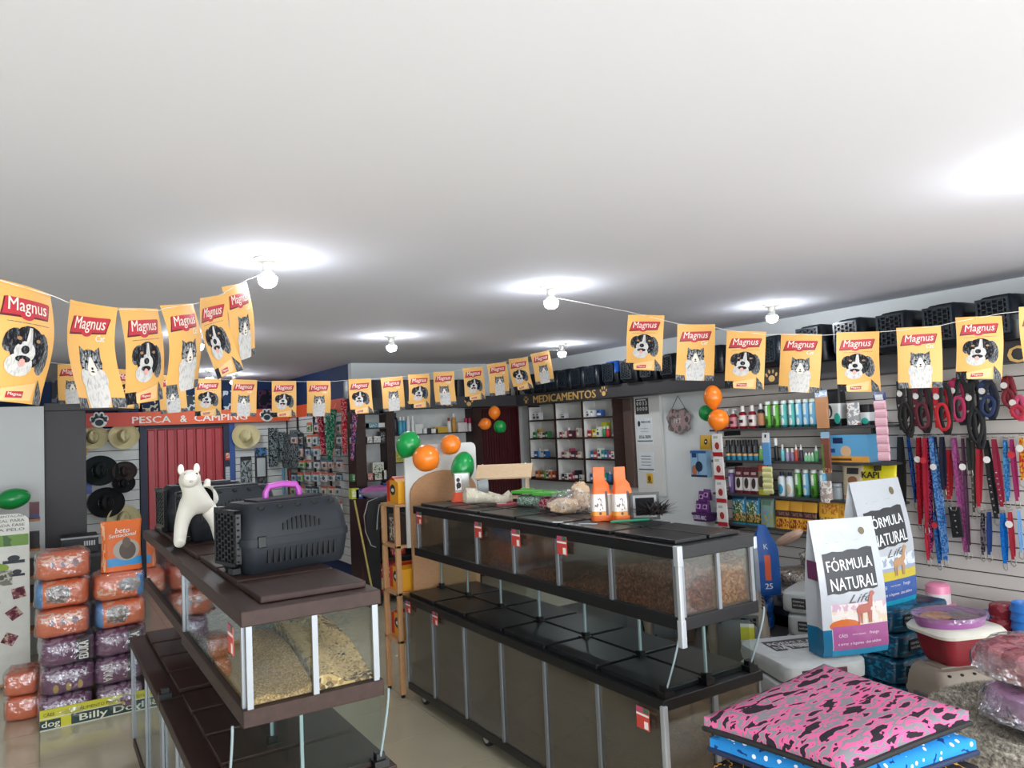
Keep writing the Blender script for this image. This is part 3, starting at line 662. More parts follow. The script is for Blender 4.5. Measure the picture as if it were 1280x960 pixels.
# ================================================================ BUNTING
FM = [mat('flag_yellow', '#dca85c', .5, var=.03), col('#b22a38'), col('#e0d8cc'), rampmat('black_fur', [(0, '#1c1c1f'), (.5, '#2c2d31'), (.6, '#55575b')], (160, 160, 60)), rampmat('grey_fur_print', [(0, '#3c3e41'), (.45, '#5f6164'), (.58, '#86888a')], (190, 190, 70)), rampmat('white_fur_print', [(0, '#b0aead'), (.40, '#bfbdbb'), (.48, '#c9c7c4')], (150, 150, 50)), col('#9a7350'), col('#d8a09a'), rampmat('tabby_print', [(0, '#4a4b4d'), (.42, '#7f8183'), (.52, '#a9aaab')], (170, 170, 90)), col('#e4bb82'), col('#5a1a22')]
def flag_mesh(kind):
    b = B()
    def L(m, k): b.m = m; return -.0007*k
    # paper, slightly curled
    b.m = 0; n = 8; z0, z1 = -.3, 0
    V = [(-.1+.2*i/n, 0, z) for z in (0, -.1, -.2, -.3) for i in range(n+1)]
    b.add(V, [(r*(n+1)+i, (r+1)*(n+1)+i, (r+1)*(n+1)+i+1, r*(n+1)+i+1) for r in range(3) for i in range(n)])
    b.box(-.1, .1, -.0012, .001, -.004, .006)
    y = L(10, 1); b.face([(-.088, -.088), (.068, -.078), (.082, -.032), (-.072, -.036)], y)
    y = L(1, 2); b.face([(-.083, -.082), (.064, -.074), (.079, -.030), (-.068, -.034)], y); b.oval(-.01, -.078, .022, .012, y)
    y = L(2, 3); b.text('Magnus', -.002, -.056, width=.13, height=.046, y=y, bold=.006, shear=.22, rot=.03)
    if kind == 'cat':
        y = L(2, 3); b.text('Cat', .045, -.092, width=.035, height=.02, y=y, bold=.02, shear=.3)
        y = L(4, 1); b.oval(0, -.168, .047, .042, y)
        for s in (-1, 1): b.face([(s*.044, -.165), (s*.042, -.118), (s*.012, -.137)], y)
        y = L(8, 2); b.oval(0, -.168, .04, .034, y)
        y = L(3, 3)
        for s in (-1, 1):
            b.face([(s*.006, -.130), (s*.012, -.130), (s*.010, -.150), (s*.006, -.150)], y); b.face([(s*.02, -.133), (s*.026, -.136), (s*.020, -.152)], y)
            b.face([(s*.030, -.170), (s*.045, -.164), (s*.044, -.170)], y); b.face([(s*.028, -.182), (s*.043, -.180), (s*.041, -.186)], y)
        y = L(5, 2); b.oval(0, -.255, .05, .075, y, zmin=-.3, n=20); b.oval(-.035, -.215, .02, .03, y); b.oval(.035, -.215, .02, .03, y)
        y = L(2, 4); b.face([(-.004, -.150), (.004, -.150), (.020, -.186), (.010, -.204), (-.010, -.204), (-.020, -.186)], y)
        y = L(3, 5)
        for s in (-1, 1): b.oval(s*.02, -.164, .008, .0045, y, n=8)
        b.oval(0, -.184, .005, .004, y, n=8); b.face([(-.01, -.194), (0, -.190), (.01, -.194), (0, -.196)], y)
        y = L(4, 1); b.face([(-.1, -.3), (-.05, -.3), (-.055, -.272), (-.1, -.27)], y); b.face([(.05, -.3), (.1, -.3), (.1, -.272), (.052, -.27)], y)
    else:
        y = L(4, 2); b.face([(-.07, -.098), (.07, -.093), (.07, -.0945), (-.07, -.0995)], y)
        y = L(4, 1); b.oval(.05, -.17, .028, .055, y, rot=.1); b.oval(-.05, -.145, .024, .034, y, rot=-.5)
        y = L(3, 2); b.oval(0, -.158, .058, .055, y, n=18); b.oval(-.055, -.14, .018, .026, y, rot=-.5)
        y = L(5, 3); b.oval(-.02, -.205, .042, .03, y); b.face([(-.004, -.108), (.006, -.108), (.010, -.16), (-.014, -.16)], y); b.oval(-.01, -.172, .034, .028, y)
        y = L(6, 4)
        for x in (-.034, .028): b.oval(x, -.139, .008, .005, y, n=8)
        y = L(3, 5); b.oval(-.012, -.166, .013, .011, y, n=10); b.oval(-.014, -.19, .024, .009, y, n=10); b.oval(-.032, -.15, .007, .006, y, n=8); b.oval(.026, -.15, .007, .006, y, n=8)
        y = L(7, 6); b.oval(-.016, -.2, .01, .011, y, n=8)
        y = L(3, 1); b.face([(-.1, -.3), (-.05, -.3), (-.055, -.262), (-.1, -.262)], y)
        y = L(9, 3); b.face([(-.055, -.298), (.045, -.292), (.052, -.245), (-.058, -.268)], y)
        y = L(1, 4); b.face([(-.04, -.29), (.012, -.287), (.014, -.27), (-.038, -.274)], y)
        y = L(4, 2); b.face([(.06, -.235), (.09, -.27), (.098, -.3), (.06, -.3)], y)
        y = L(2, 5); b.text('Magnus', -.013, -.28, width=.042, height=.01, y=y, bold=.02)
    return b
FB = {k: flag_mesh(k) for k in ('dog', 'cat')}
# extend to a curled sheet
import bmesh
def flag_data(kind, curl):
    b = FB[kind]; o = b.build('bunting_flag', FM); bm = bmesh.new(); bm.from_mesh(o.data)
    for k in range(-4, 5): bmesh.ops.bisect_plane(bm, geom=bm.verts[:]+bm.edges[:]+bm.faces[:], plane_co=(k*.02, 0, 0), plane_no=(1, 0, 0))
    for k in range(1, 10): bmesh.ops.bisect_plane(bm, geom=bm.verts[:]+bm.edges[:]+bm.faces[:], plane_co=(0, 0, -k*.03), plane_no=(0, 0, 1))
    for v in bm.verts:
        x, y, z = v.co; v.co.y = y+curl*(x*x*1.3)*(1-z*2)+curl*.02*math.sin(z*14)
    bm.to_mesh(o.data); bm.free(); return o
FD = {}
string_mat = col('#e8e6e0')
def bunting(label, group, flags, dfn, ends):
    """flags: (xl,yl,xr,yr,kind[,lean]) in the photograph; dfn: distance along the view axis as a function of x"""
    cord = []
    if ends[0]: cord.append(Vector(ends[0]))
    for n, (xl, yl, xr, yr, kind, lab, lean) in enumerate(flags):
        a = at_d(xl, yl, dfn(xl)); c = at_d(xr, yr, dfn(xr)); e = c-a
        e.normalize(); mid = (at_d(xl, yl, dfn(xl))+at_d(xr, yr, dfn(xr)))/2
        ax = e; zz = Vector((0, 0, 1)); 
        az = (zz-ax*zz.dot(ax)).normalized()
        az = (Matrix.Rotation(lean, 3, ax.cross(az).normalized()) @ az) if lean else az
        ax2 = ax if not lean else (Matrix.Rotation(lean, 3, ax.cross(az).normalized()) @ ax)
        yy = az.cross(ax2).normalized(); ax2 = yy.cross(az)
        key = (kind, n % 3)
        if key not in FD:
            o = flag_data(kind, (.9, -.8, .5)[n % 3]); FD[key] = o.data
        else: o = bpy.data.objects.new('bunting_flag', FD[key]); C.objects.link(o)
        o.matrix_world = Matrix(((ax2.x, yy.x, az.x, mid.x), (ax2.y, yy.y, az.y, mid.y), (ax2.z, yy.z, az.z, mid.z), (0, 0, 0, 1)))
        tag(o, lab, 'flag', group)
        cord += [mid-e*.1, mid+e*.1]
    if ends[1]: cord.append(Vector(ends[1]))
    tag(B().tube(cord, .0013, 5).build('string', string_mat), label, 'string')
B1 = at_z(334, 323, CEIL)+Vector((0, 0, -.06)); B2 = at_z(688, 358, CEIL)+Vector((0, 0, -.06)); B5 = at_z(702, 430, CEIL)+Vector((0, 0, -.06))
inv = lambda x0, d0, x1, d1: (lambda x: 1/((1/d0)+((1/d1)-(1/d0))*(x-x0)/(x1-x0)))
def labs(n, where): return [where % ORD[i] for i in range(n)]
f1 = [(-5, 349, 66, 370, 'dog'), (87, 378, 140, 387, 'cat'), (155, 387, 196, 388, 'dog'), (208, 385, 242, 380, 'cat'), (252, 377, 277, 368, 'dog'), (285, 363, 305, 352, 'cat')]
ld = lambda k: 'dog' if k == 'dog' else 'cat'
bunting('thin white cord of the near left bunting, tied to the left ceiling bulb', 'flags of the near left bunting',
        [f+('yellow %s food flag, %s from the left on the near left bunting' % (ld(f[4]), ORD[i]), (0, 0, 0, -.05, -.1, -.16)[i]) for i, f in enumerate(f1)], inv(0, 1.87, 334, 3.3), (tuple(at_d(-70, 335, 1.7)), tuple(B1)))
f2 = [(80, 455, 101, 457), (146, 462, 176, 464), (199, 469, 228, 470), (243, 474, 277, 474), (290, 475, 321, 476), (340, 477, 370, 477), (385, 477, 412, 477), (437, 475, 462, 474), (477, 473, 502, 471), (512, 470, 535, 467), (543, 467, 566, 464), (580, 462, 602, 458), (610, 457, 632, 452), (637, 451, 658, 446), (665, 444, 685, 438)]
kk = ['cat', 'dog']
bunting('thin white cord of the far bunting crossing the back of the room', 'flags of the far bunting',
        [f+(kk[i % 2], 'small yellow %s food flag, %s from the left on the far bunting' % (kk[i % 2], ORD[i]), (.12 if i in (0, 2) else -.1 if i > 8 else 0)) for i, f in enumerate(f2)], inv(60, 5.7, 702, 7.35), (tuple(at_d(40, 450, 5.6)), tuple(B5)))
f3 = [(787, 390, 828, 400, 'dog', .22), (850, 405, 891, 409, 'cat', .1), (911, 413, 955, 418, 'dog', .1), (978, 418, 1026, 419, 'cat', 0), (1047, 418, 1097, 415, 'dog', -.04), (1123, 413, 1174, 407, 'cat', -.08), (1197, 402, 1251, 392, 'dog', -.17), (1276, 389, 1330, 378, 'cat', -.15)]
bunting('thin white cord of the right bunting, tied to the middle ceiling bulb', 'flags of the right bunting',
        [f[:5]+('yellow %s food flag, %s from the left on the right bunting' % (ld(f[4]), ORD[i]), f[5]) for i, f in enumerate(f3)], inv(690, 4.3, 1280, 3.6), (tuple(B2), tuple(at_d(1420, 350, 3.45))))

# ================================================================ BALLOONS
bg, bo = mat('green_balloon', '#0f9a48', .3, coat=.3, var=.03), mat('orange_balloon', '#ff8420', .3, coat=.3, var=.03)
def balloon(px, py, dist, r, m, label, tilt=(0, 0), grp=None, stretch=1.15):
    p = at_d(px, py, dist) if not isinstance(dist, tuple) else None
    b = B(); n = 16; pr = []
    for k in range(n+1):
        a = PI*k/n; z = -math.cos(a)*stretch; rr = math.sin(a)*(1 if z > 0 else 1-.22*z*z); pr.append((max(rr*r, .001), z*r))
    b.lathe([(.001, -r*stretch*1.1), (r*.09, -r*stretch*1.09), (r*.04, -r*stretch*1.0)]+pr[1:], 24)
    o = b.build('balloon', m, smooth=True, ang=80); o.location = p; o.rotation_euler = (tilt[0], tilt[1], 0)
    return tag(o, label, 'balloon', grp)
def rpx(d, px): return px*d/933.46
D1 = 5.1
balloon(510, 556, D1-.1, rpx(D1, 15), bg, 'green balloon at the left corner of the white rack board', (0, .5))
balloon(533, 573, D1-.25, rpx(D1, 16.5), bo, 'large orange balloon in front of the white rack board', (0, -.9), stretch=1.0)
balloon(563, 556, D1+.1, rpx(D1, 13), bo, 'orange balloon behind the top of the white rack board', (.4, .6), stretch=1.05)
balloon(578, 586, D1, rpx(D1, 14.5), bg, 'oval green balloon at the right corner of the white rack board', (0, .25), stretch=1.5)
balloon(618, 516, 8.4, rpx(8.4, 7.5), bo, 'upper small orange balloon on the dark red door', (0, 0))
balloon(606, 530, 8.4, rpx(8.4, 7.5), bo, 'lower left small orange balloon on the dark red door', (0, 1.4))
balloon(625, 533.5, 8.35, rpx(8.4, 8), bg, 'small green balloon on the dark red door', (0, -.8), stretch=1.05)
balloon(891, 497, 6.05, rpx(6.05, 11.5), bo, 'upper orange balloon left of the shampoo shelves', (0, 0), stretch=1.35)
balloon(898, 525, 6.0, rpx(6.0, 13), bo, 'lower round orange balloon left of the shampoo shelves', (0, .4), stretch=1.05)
balloon(883, 517, 6.2, rpx(6.1, 9.5), bg, 'green balloon behind the orange pair by the shampoo shelves', (0, -.5))
balloon(14, 624, 6.2, rpx(6.2, 13), bg, 'green balloon above the white poster stand, pointing right', (0, 1.4), stretch=1.6)
balloon(-12, 627, 6.2, rpx(6.6, 12), bg, 'green balloon at the left picture edge above the poster stand', (0, -1.2))

# ================================================================ PET CARRIERS
def rrect(w, d, r, z, n=4, cx=0, cy=0):
    P = []
    for (sx, sy, a0) in ((1, 1, 0), (-1, 1, PI/2), (-1, -1, PI), (1, -1, 1.5*PI)):
        for k in range(n+1):
            a = a0+PI/2*k/n; P.append((cx+sx*(w/2-r)+r*math.cos(a), cy+sy*(d/2-r)+r*math.sin(a), z))
    return P
def carrier(label, L, W, H, mbody, mdoor, mhandle, group=None, simple=False, slot=None, dooroff=0):
    """door faces local -X; long axis X"""
    t = thing('pet_carrier', label, 'pet carrier', group=group)
    h1 = H*.46
    b = B(); b.loft([rrect(L*.88, W*.82, .03, .0), rrect(L*.93, W*.9, .04, .02), rrect(L*.97, W*.97, .045, h1*.7), rrect(L*.98, W*.98, .045, h1-.012)])
    b.build('lower_shell', mbody, t, smooth=True, ang=35)
    B().loft([rrect(L, W, .045, h1-.014), rrect(L, W, .045, h1+.012)]).build('rim', mbody, t, smooth=True, ang=35)
    b = B(); b.loft([rrect(L*.98, W*.98, .045, h1+.01), rrect(L*.95, W*.95, .05, H*.72), rrect(L*.90, W*.84, .05, H*.92), rrect(L*.84, W*.7, .05, H)])
    b.build('upper_shell', mbody, t, smooth=True, ang=35)
    # door grille
    x = -L/2-.006; hh = H*.8; ww = W*.66
    b = B(); b.box(x-.006, x+.012, -ww/2, -ww/2+.012, .03, .03+hh).box(x-.006, x+.012, ww/2-.012, ww/2, .03, .03+hh).box(x-.006, x+.012, -ww/2, ww/2, .03, .042).box(x-.006, x+.012, -ww/2, ww/2, .018+hh, .03+hh)
    b.build('door_frame', mdoor, t)
    nb_, nz = (7, 9) if not simple else (6, 7)
    b = B()
    for k in range(1, nb_): y = -ww/2+ww*k/nb_; b.box(x-.003, x+.006, y-.003, y+.003, .035, .025+hh)
    for k in range(1, nz):
        for q in range(nb_):
            z = .03+hh*(k+(.35 if q % 2 else -.1))/nz
            if z > .02+hh: continue
            y = -ww/2+ww*(q+.5)/nb_; b.box(x-.003, x+.006, y-ww/nb_/2, y+ww/nb_/2, z-.003, z+.003)
    b.build('door_grille', mdoor, t)
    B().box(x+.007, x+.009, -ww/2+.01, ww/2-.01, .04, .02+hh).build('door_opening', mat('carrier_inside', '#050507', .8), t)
    if not simple:
        ms = slot or mat('vent_slot', '#050608', .7)
        for s in (-1, 1):
            b = B()
            for k in range(13):
                xx = -L*.30+L*.62*k/12; yy = s*(W*.475); b.cb(xx, yy, h1*.52, .009, .012, h1*.42)
            for k in range(9):
                xx = -L*.16+L*.34*k/8; hz = H*.15*(1-((k-4)/5.2)**2)+.01
                b.cb(xx, s*W*.472, H*.60+hz*.4, .008, .014, hz)
            b.build('vent_slots', ms, t, kind='stuff')
            for k in range(5):
                xx = -L*.33+L*.66*k/4; B().ell((xx, s*W*.40, H*.93), (.014, .010, .010), 10, 6).build('rim_notch', ms, t)
        for s in (-1, 1): B().cb(L/2+.006, s*W*.0, h1, .02, W*.3, .03).build('clasp', mdoor, t) if s == 1 else B().cb(-L*.36, -W/2, h1, .03, .014, .04).build('clasp', mdoor, t, bev=.003)
        B().cb(-L/2-.004, W*.2, H*.93, .03, .035, .014).build('hinge', mdoor, t); B().cb(-L/2-.004, -W*.2, .015, .03, .035, .02).build('hinge', mdoor, t)
    B().box(-L*.3, L*.32, -W*.2, W*.2, H-.002, H+.008).build('top_recess', mbody, t, bev=.004)
    if mhandle:
        hl = L*.16; pts = [(-hl, 0, H), (-hl*.98, 0, H+.03), (-hl*.8, 0, H+.05), (0, 0, H+.056), (hl*.8, 0, H+.05), (hl*.98, 0, H+.03), (hl, 0, H)]
        B().tube(pts, .012, 8, flat=.8).build('handle', mhandle, t, smooth=True)
    return t
M_cb = mat('carrier_charcoal', '#1e2228', .5, spec=.3, var=.05, bump=.05, bscale=300); M_cd = mat('carrier_door_black', '#0c0d10', .4)
M_pur = mat('purple_handle', '#a33da0', .35)
c0 = carrier('charcoal plastic pet carrier with a purple handle on the near brown case', 0.43, .27, .245, M_cb, M_cd, M_pur)
tag(c0, c0['label'], 'pet carrier', 'pet carriers on the brown cases', (.775, 2.88, 1.322), math.radians(13))
zc = 1.317
dup(c0, 'charcoal pet carrier directly behind the white dog figure', (.80, 3.99, zc), math.radians(6), 'pet carriers on the brown cases')
c2_ = dup(c0, 'farthest charcoal pet carrier on the far brown case', (.77, 4.50, zc), math.radians(6), 'pet carriers on the brown cases')
for r_ in [o for o in bpy.data.objects if o.get('category') == 'pet carrier' and 'purple' not in o['label']]:
    for ch in list(r_.children):
        if ch.name.startswith('handle'): bpy.data.objects.remove(ch)
M_cn = mat('carrier_navy', '#0b121c', .35, var=.08); M_cg = mat('carrier_grille_blue', '#15202a', .35)
top0 = carrier('x', .34, .235, .22, M_cn, M_cg, None, simple=True)
ys = [7.35, 7.1, 6.86, 6.62, 6.38, 6.14]
TOPZ = BZ1+.001
def topc(y, lab, s=1, rz=0, x=5.03, first=False):
    o = top0 if first else dup(top0); tag(o, lab, 'pet carrier', 'pet carriers on the high dark shelf', (x, y, TOPZ), rz); o.scale = (s, s, s); return o
for i, y in enumerate(ys):
    topc(y, 'navy black pet carrier above the medicine lettering, %s from the corner' % ORD[i], 1, PI if i % 2 == 9 else PI*0, 5.03, first=(i == 0))
c_blue = None
names = ['navy black pet carrier right of the blue-topped one on the high shelf', 'navy pet carrier between the first two flags of the right bunting', 'navy pet carrier behind the second flag of the right bunting', 'navy pet carrier between the second and third right flags', 'navy pet carrier behind the third right flag', 'navy pet carrier left of the gold paw, between flags', 'navy pet carrier behind the fourth right flag',
         'larger black pet carrier left of the fifth right flag', 'larger black pet carrier above the fifth right flag', 'larger black pet carrier left of the sixth right flag', 'larger black pet carrier above the sixth right flag', 'larger black pet carrier left of the seventh right flag', 'larger black pet carrier above the seventh right flag', 'black pet carrier at the right picture edge on the high shelf']
for (y, s), nm in zip(((5.55, 1.05), (5.28, 1.0), (5.01, 1), (4.74, 1), (4.47, 1.05), (4.18, 1), (3.86, 1.08), (3.46, 1.2), (3.14, 1.22), (2.82, 1.22), (2.50, 1.22), (2.18, 1.22), (1.86, 1.22), (1.52, 1.22)), names):
    topc(y, nm, s, random.uniform(-.05, .05), 5.0 if s > 1.1 else 5.03)
cbl = carrier('pet carrier with a bright blue upper shell on the high shelf', .34, .25, .23, M_cn, M_cg, None, simple=True)
tag(cbl, cbl['label'], 'pet carrier', 'pet carriers on the high dark shelf', (5.03, 5.84, TOPZ), 0)
for ch in cbl.children:
    if ch.name.startswith('upper_shell'):
        ch.data = ch.data.copy(); ch.data.materials[0] = mat('bright_blue_plastic', '#1f62c8', .35); ch['label'] = 'bright blue upper shell'
# beige carriers on the floor side
M_bei = mat('carrier_beige', '#8d8275', .5, var=.04); M_gry = mat('carrier_grey_door', '#5d5f63', .45)
cb1 = carrier('beige pet carrier with a navy handle and yellow tag beside the white sack pile', .50, .33, .33, M_bei, M_gry, mat('navy_handle', '#20246a', .35))
tag(cb1, cb1['label'], 'pet carrier', 'beige pet carriers', (3.74, 3.34, .281), math.radians(40))
B().loft([[(-.262-dx, y*k_, .15+z*k_) for y, z in ((-.10, -.08), (-.07, -.11), (.07, -.11), (.10, -.08), (.10, .09), (.06, .125), (-.06, .125), (-.10, .09))] for dx, k_ in ((0, 1), (.012, 1), (.02, .9))]).build('door_shield', M_gry, cb1, smooth=True)
for dz_ in (-.03, 0, .03): pass
B().cb(-.29, -.05, .2, .004, .07, .12).build('price_tag', pmat('yellow_tag', '#e6e4d6', [('b', .0, .3, 1, .85, '#d8d432')], (1, 2)), cb1)
cb2 = dup(cb1, 'beige pet carrier seen through the glass of the black case', (3.80, 4.05, .281), math.radians(50), 'beige pet carriers')
cb3 = dup(cb1, 'beige pet carrier under the dark red litter tray', (3.95, 2.11, .246), math.radians(158), 'beige pet carriers')
cb4 = dup(cb1, 'lowest beige pet carrier on the floor, beneath another beige one', (3.95, 2.11, 0), math.radians(158), 'beige pet carriers')
cb1.scale = cb2.scale = (1.12, 1.12, 1.12)
cb3.scale = cb4.scale = (.85, .85, .74)
for r_ in (cb3, cb4, cb2):
    for ch in list(r_.children):
        if ch.name.startswith(('price_tag', 'handle')) and (r_ is not cb2 or 0): bpy.data.objects.remove(ch)

# ================================================================ WHITE DOG FIGURE
def skin(name, verts, edges, radii, m, parent, sub=2, root=0):
    me = bpy.data.meshes.new(name); 
    bm = bmesh.new(); ly = bm.verts.layers.skin.verify(); vv = [bm.verts.new(v) for v in verts]
    for a, c in edges: bm.edges.new((vv[a], vv[c]))
    bm.to_mesh(me); bm.free(); o = bpy.data.objects.new(name, me); C.objects.link(o)
    md = o.modifiers.new('sk', 'SKIN'); md.use_smooth_shade = True
    for i, r in enumerate(radii):
        me.skin_vertices[0].data[i].radius = (r, r) if not isinstance(r, tuple) else r
    me.skin_vertices[0].data[root].use_root = True
    sb = o.modifiers.new('ss', 'SUBSURF'); sb.levels = sub; sb.render_levels = sub
    bpy.context.view_layer.update()
    nm = bpy.data.meshes.new_from_object(o.evaluated_get(bpy.context.evaluated_depsgraph_get()))
    bpy.data.objects.remove(o); nm.materials.clear(); nm.materials.append(m); nm.name = name
    o = bpy.data.objects.new(name, nm); C.objects.link(o); o.parent = parent; nm.polygons.foreach_set('use_smooth', [True]*len(nm.polygons))
    return o
M_dogw = mat('white_faux_leather', '#e9e5da', .45, var=.03)
t = thing('dog_figure', 'white standing dog mannequin between the pet carriers on the brown case', 'figure', (.585, 3.73, 1.322), math.radians(4))
V = [(.035, .05, .20), (.02, -.01, .205), (.005, -.045, .235), (-.012, -.062, .275), (-.022, -.075, .315),
     (-.03, -.115, .305), (-.034, -.145, .297),
     (.085, .12, .20), (.11, .17, .20),
     (-.03, -.02, .16), (-.05, -.025, .09), (-.06, -.035, .02), (-.062, -.055, .016),
     (.075, -.015, .16), (.105, -.02, .09), (.115, -.03, .02), (.113, -.05, .016),
     (.06, .19, .15), (.045, .19, .08), (.035, .20, .02), (.033, .18, .016),
     (.16, .17, .15), (.175, .17, .08), (.18, .18, .02), (.178, .16, .016),
     (.12, .20, .245), (.125, .19, .29)]
E = [(0, 1), (1, 2), (2, 3), (3, 4), (4, 5), (5, 6), (0, 7), (7, 8), (1, 9), (9, 10), (10, 11), (11, 12), (1, 13), (13, 14), (14, 15), (15, 16), (8, 17), (17, 18), (18, 19), (19, 20), (8, 21), (21, 22), (22, 23), (23, 24), (8, 25), (25, 26)]
Rr = [q_*1.06 for q_ in [.055, .05, .05, .042, .052, .036, .026, .055, .052, .036, .030, .026, .022, .036, .030, .026, .022, .036, .028, .024, .021, .036, .028, .024, .021, .018, .014]]
body = skin('figure_body', V, E, Rr, M_dogw, t)
for s in (-1, 1):
    B().ell((-.022+s*.034, -.07, .352), (.014, .010, .024), 10, 6).build('ear', M_dogw, t, smooth=True)
    B().ell((-.024+s*.024, -.113, .329), (.006, .006, .006), 8, 6).build('eye', M_blackm, t, smooth=True)
B().ell((-.035, -.168, .30), (.008, .006, .006), 8, 6).build('nose', mat('nose_pink', '#c9b8ac', .5), t, smooth=True)
# ================================================================ SMALL GOODS: builders
PR = {}
def inst(key, fn, label, cat, loc, rz=0, group=None, sc=None):
    if key in PR and PR[key] is not None: o = dup(PR[key])
    else: o = PR[key] = fn()
    o['label'] = label; o['category'] = cat
    if group: o['group'] = group
    elif 'group' in o: del o['group']
    o.location = loc; o.rotation_euler = (0, 0, rz)
    if sc: o.scale = sc if isinstance(sc, tuple) else (sc, sc, sc)
    return o
def E_(name): o = bpy.data.objects.new(name, None); C.objects.link(o); o.empty_display_size = .03; return o
def bottle(r, h, body, cap, label=None, neck=.3, style='screw', square=False):
    def f():
        t = E_('bottle'); hb = h*(1-neck)
        b = B()
        if square: b.loft([rrect(2*r, 1.3*r, r*.35, 0), rrect(2*r, 1.3*r, r*.35, hb*.93), rrect(1.2*r, 1.0*r, r*.3, hb)])
        else: b.lathe([(0, 0), (r*.92, 0), (r, .004), (r, hb*.86), (r*.8, hb*.95), (r*.45, hb), (0, hb)], 14)
        b.build('body', body, t, smooth=True)
        if style == 'screw': B().lathe([(r*.5, hb-.002), (r*.5, h), (0, h)], 12).build('cap', cap, t, smooth=True)
        elif style == 'wide': B().lathe([(r*.85, hb-.004), (r*.85, h*.98), (r*.7, h), (0, h)], 12).build('cap', cap, t, smooth=True)
        elif style == 'cone': B().lathe([(r*.6, hb-.002), (r*.5, hb+.01), (r*.12, h), (0, h)], 12).build('nozzle', cap, t, smooth=True)
        elif style == 'pump':
            B().lathe([(r*.45, hb-.002), (r*.45, hb+.02), (r*.12, hb+.022), (r*.12, h), (0, h)], 10).build('pump', cap, t, smooth=True)
            B().box(-r*.2, r*1.0, -.006, .006, h-.012, h).build('spout', cap, t)
        if label: B().lathe([(r*1.01, hb*.15), (r*1.01, hb*.78)], 14).build('label_band', label, t, smooth=True)
        return t
    return f
def carton(w, d, h, m):
    return lambda: B().box(-w/2, w/2, -d/2, d/2, 0, h).build('carton', m, bev=.001)
def pouch(w, h, d, m, top=.15, name='pouch'):
    def f():
        R = []
        for k in range(9):
            t = k/8; dd = d*(1-.0*t) if t < .1 else d*(1-((t-.1)/.9)**2.2)+.004; ww = w*(1-.06*math.sin(PI*t)); ring = []
            for j in range(16):
                a = 2*PI*j/16; ca, sa = math.cos(a), math.sin(a)
                ring.append((ww/2*math.copysign(abs(ca)**.5, ca), dd/2*math.copysign(abs(sa)**.8, sa), h*t))
            R.append(ring)
        return B().loft(R).build(name, m, smooth=True, ang=60)
    return f
def hang_loc(px, py, X=5.10): return tuple(at_x(px, py, X))

# ================================================================ MEDICINE BOXES
rnd = random.Random(11)
pal = {0: ['#d9d9d6', '#cfd3d6', '#c9c4bc'], 1: ['#e8e6e2', '#dfe3e6', '#3f66a8', '#e07a3a'], 2: ['#3e8a4e', '#c0962c', '#d8d6cf', '#6b4a3a'], 3: ['#2f5f9e', '#7fb3d8', '#e4e1d6'], 4: ['#a3333b', '#d9c9b8', '#b84a6a', '#5a2a3a'], 5: ['#3a6ea8', '#c24a3c', '#e9e6dc', '#2c9a8a'], 6: ['#d8762e', '#c24a2c', '#7a8a3a', '#e9e6dc'], 7: ['#1f1f24', '#dcd8d0', '#b5455f', '#c93a5a'], 8: ['#c02a30', '#d8dc3a', '#e6e6de', '#2f8a4a']}
cells = [(3, 0, 0, 2), (3, 1, 0, 1), (3, 2, 1, 3), (2, 0, 2, 5), (2, 1, 4, 6), (2, 2, 8, 5), (1, 0, 3, 4), (1, 1, 4, 6), (1, 2, 5, 7), (0, 0, 6, 6), (0, 1, 7, 6), (0, 2, 5, 5)]
mx, my1, mz0, rows_, cols_ = MED
cname = {'#d9d9d6': 'white', '#cfd3d6': 'pale grey', '#c9c4bc': 'cream', '#e8e6e2': 'white', '#dfe3e6': 'pale blue-white', '#3f66a8': 'blue', '#e07a3a': 'orange', '#3e8a4e': 'green', '#c0962c': 'mustard', '#d8d6cf': 'off-white', '#6b4a3a': 'brown', '#2f5f9e': 'dark blue', '#7fb3d8': 'light blue', '#e4e1d6': 'cream', '#a3333b': 'dark red', '#d9c9b8': 'beige', '#b84a6a': 'magenta', '#5a2a3a': 'maroon', '#3a6ea8': 'blue', '#c24a3c': 'red', '#e9e6dc': 'white', '#2c9a8a': 'teal', '#d8762e': 'orange', '#c24a2c': 'red-orange', '#7a8a3a': 'olive', '#1f1f24': 'black', '#dcd8d0': 'white', '#b5455f': 'pink', '#c93a5a': 'crimson', '#c02a30': 'red', '#d8dc3a': 'yellow', '#e6e6de': 'white', '#2f8a4a': 'green'}
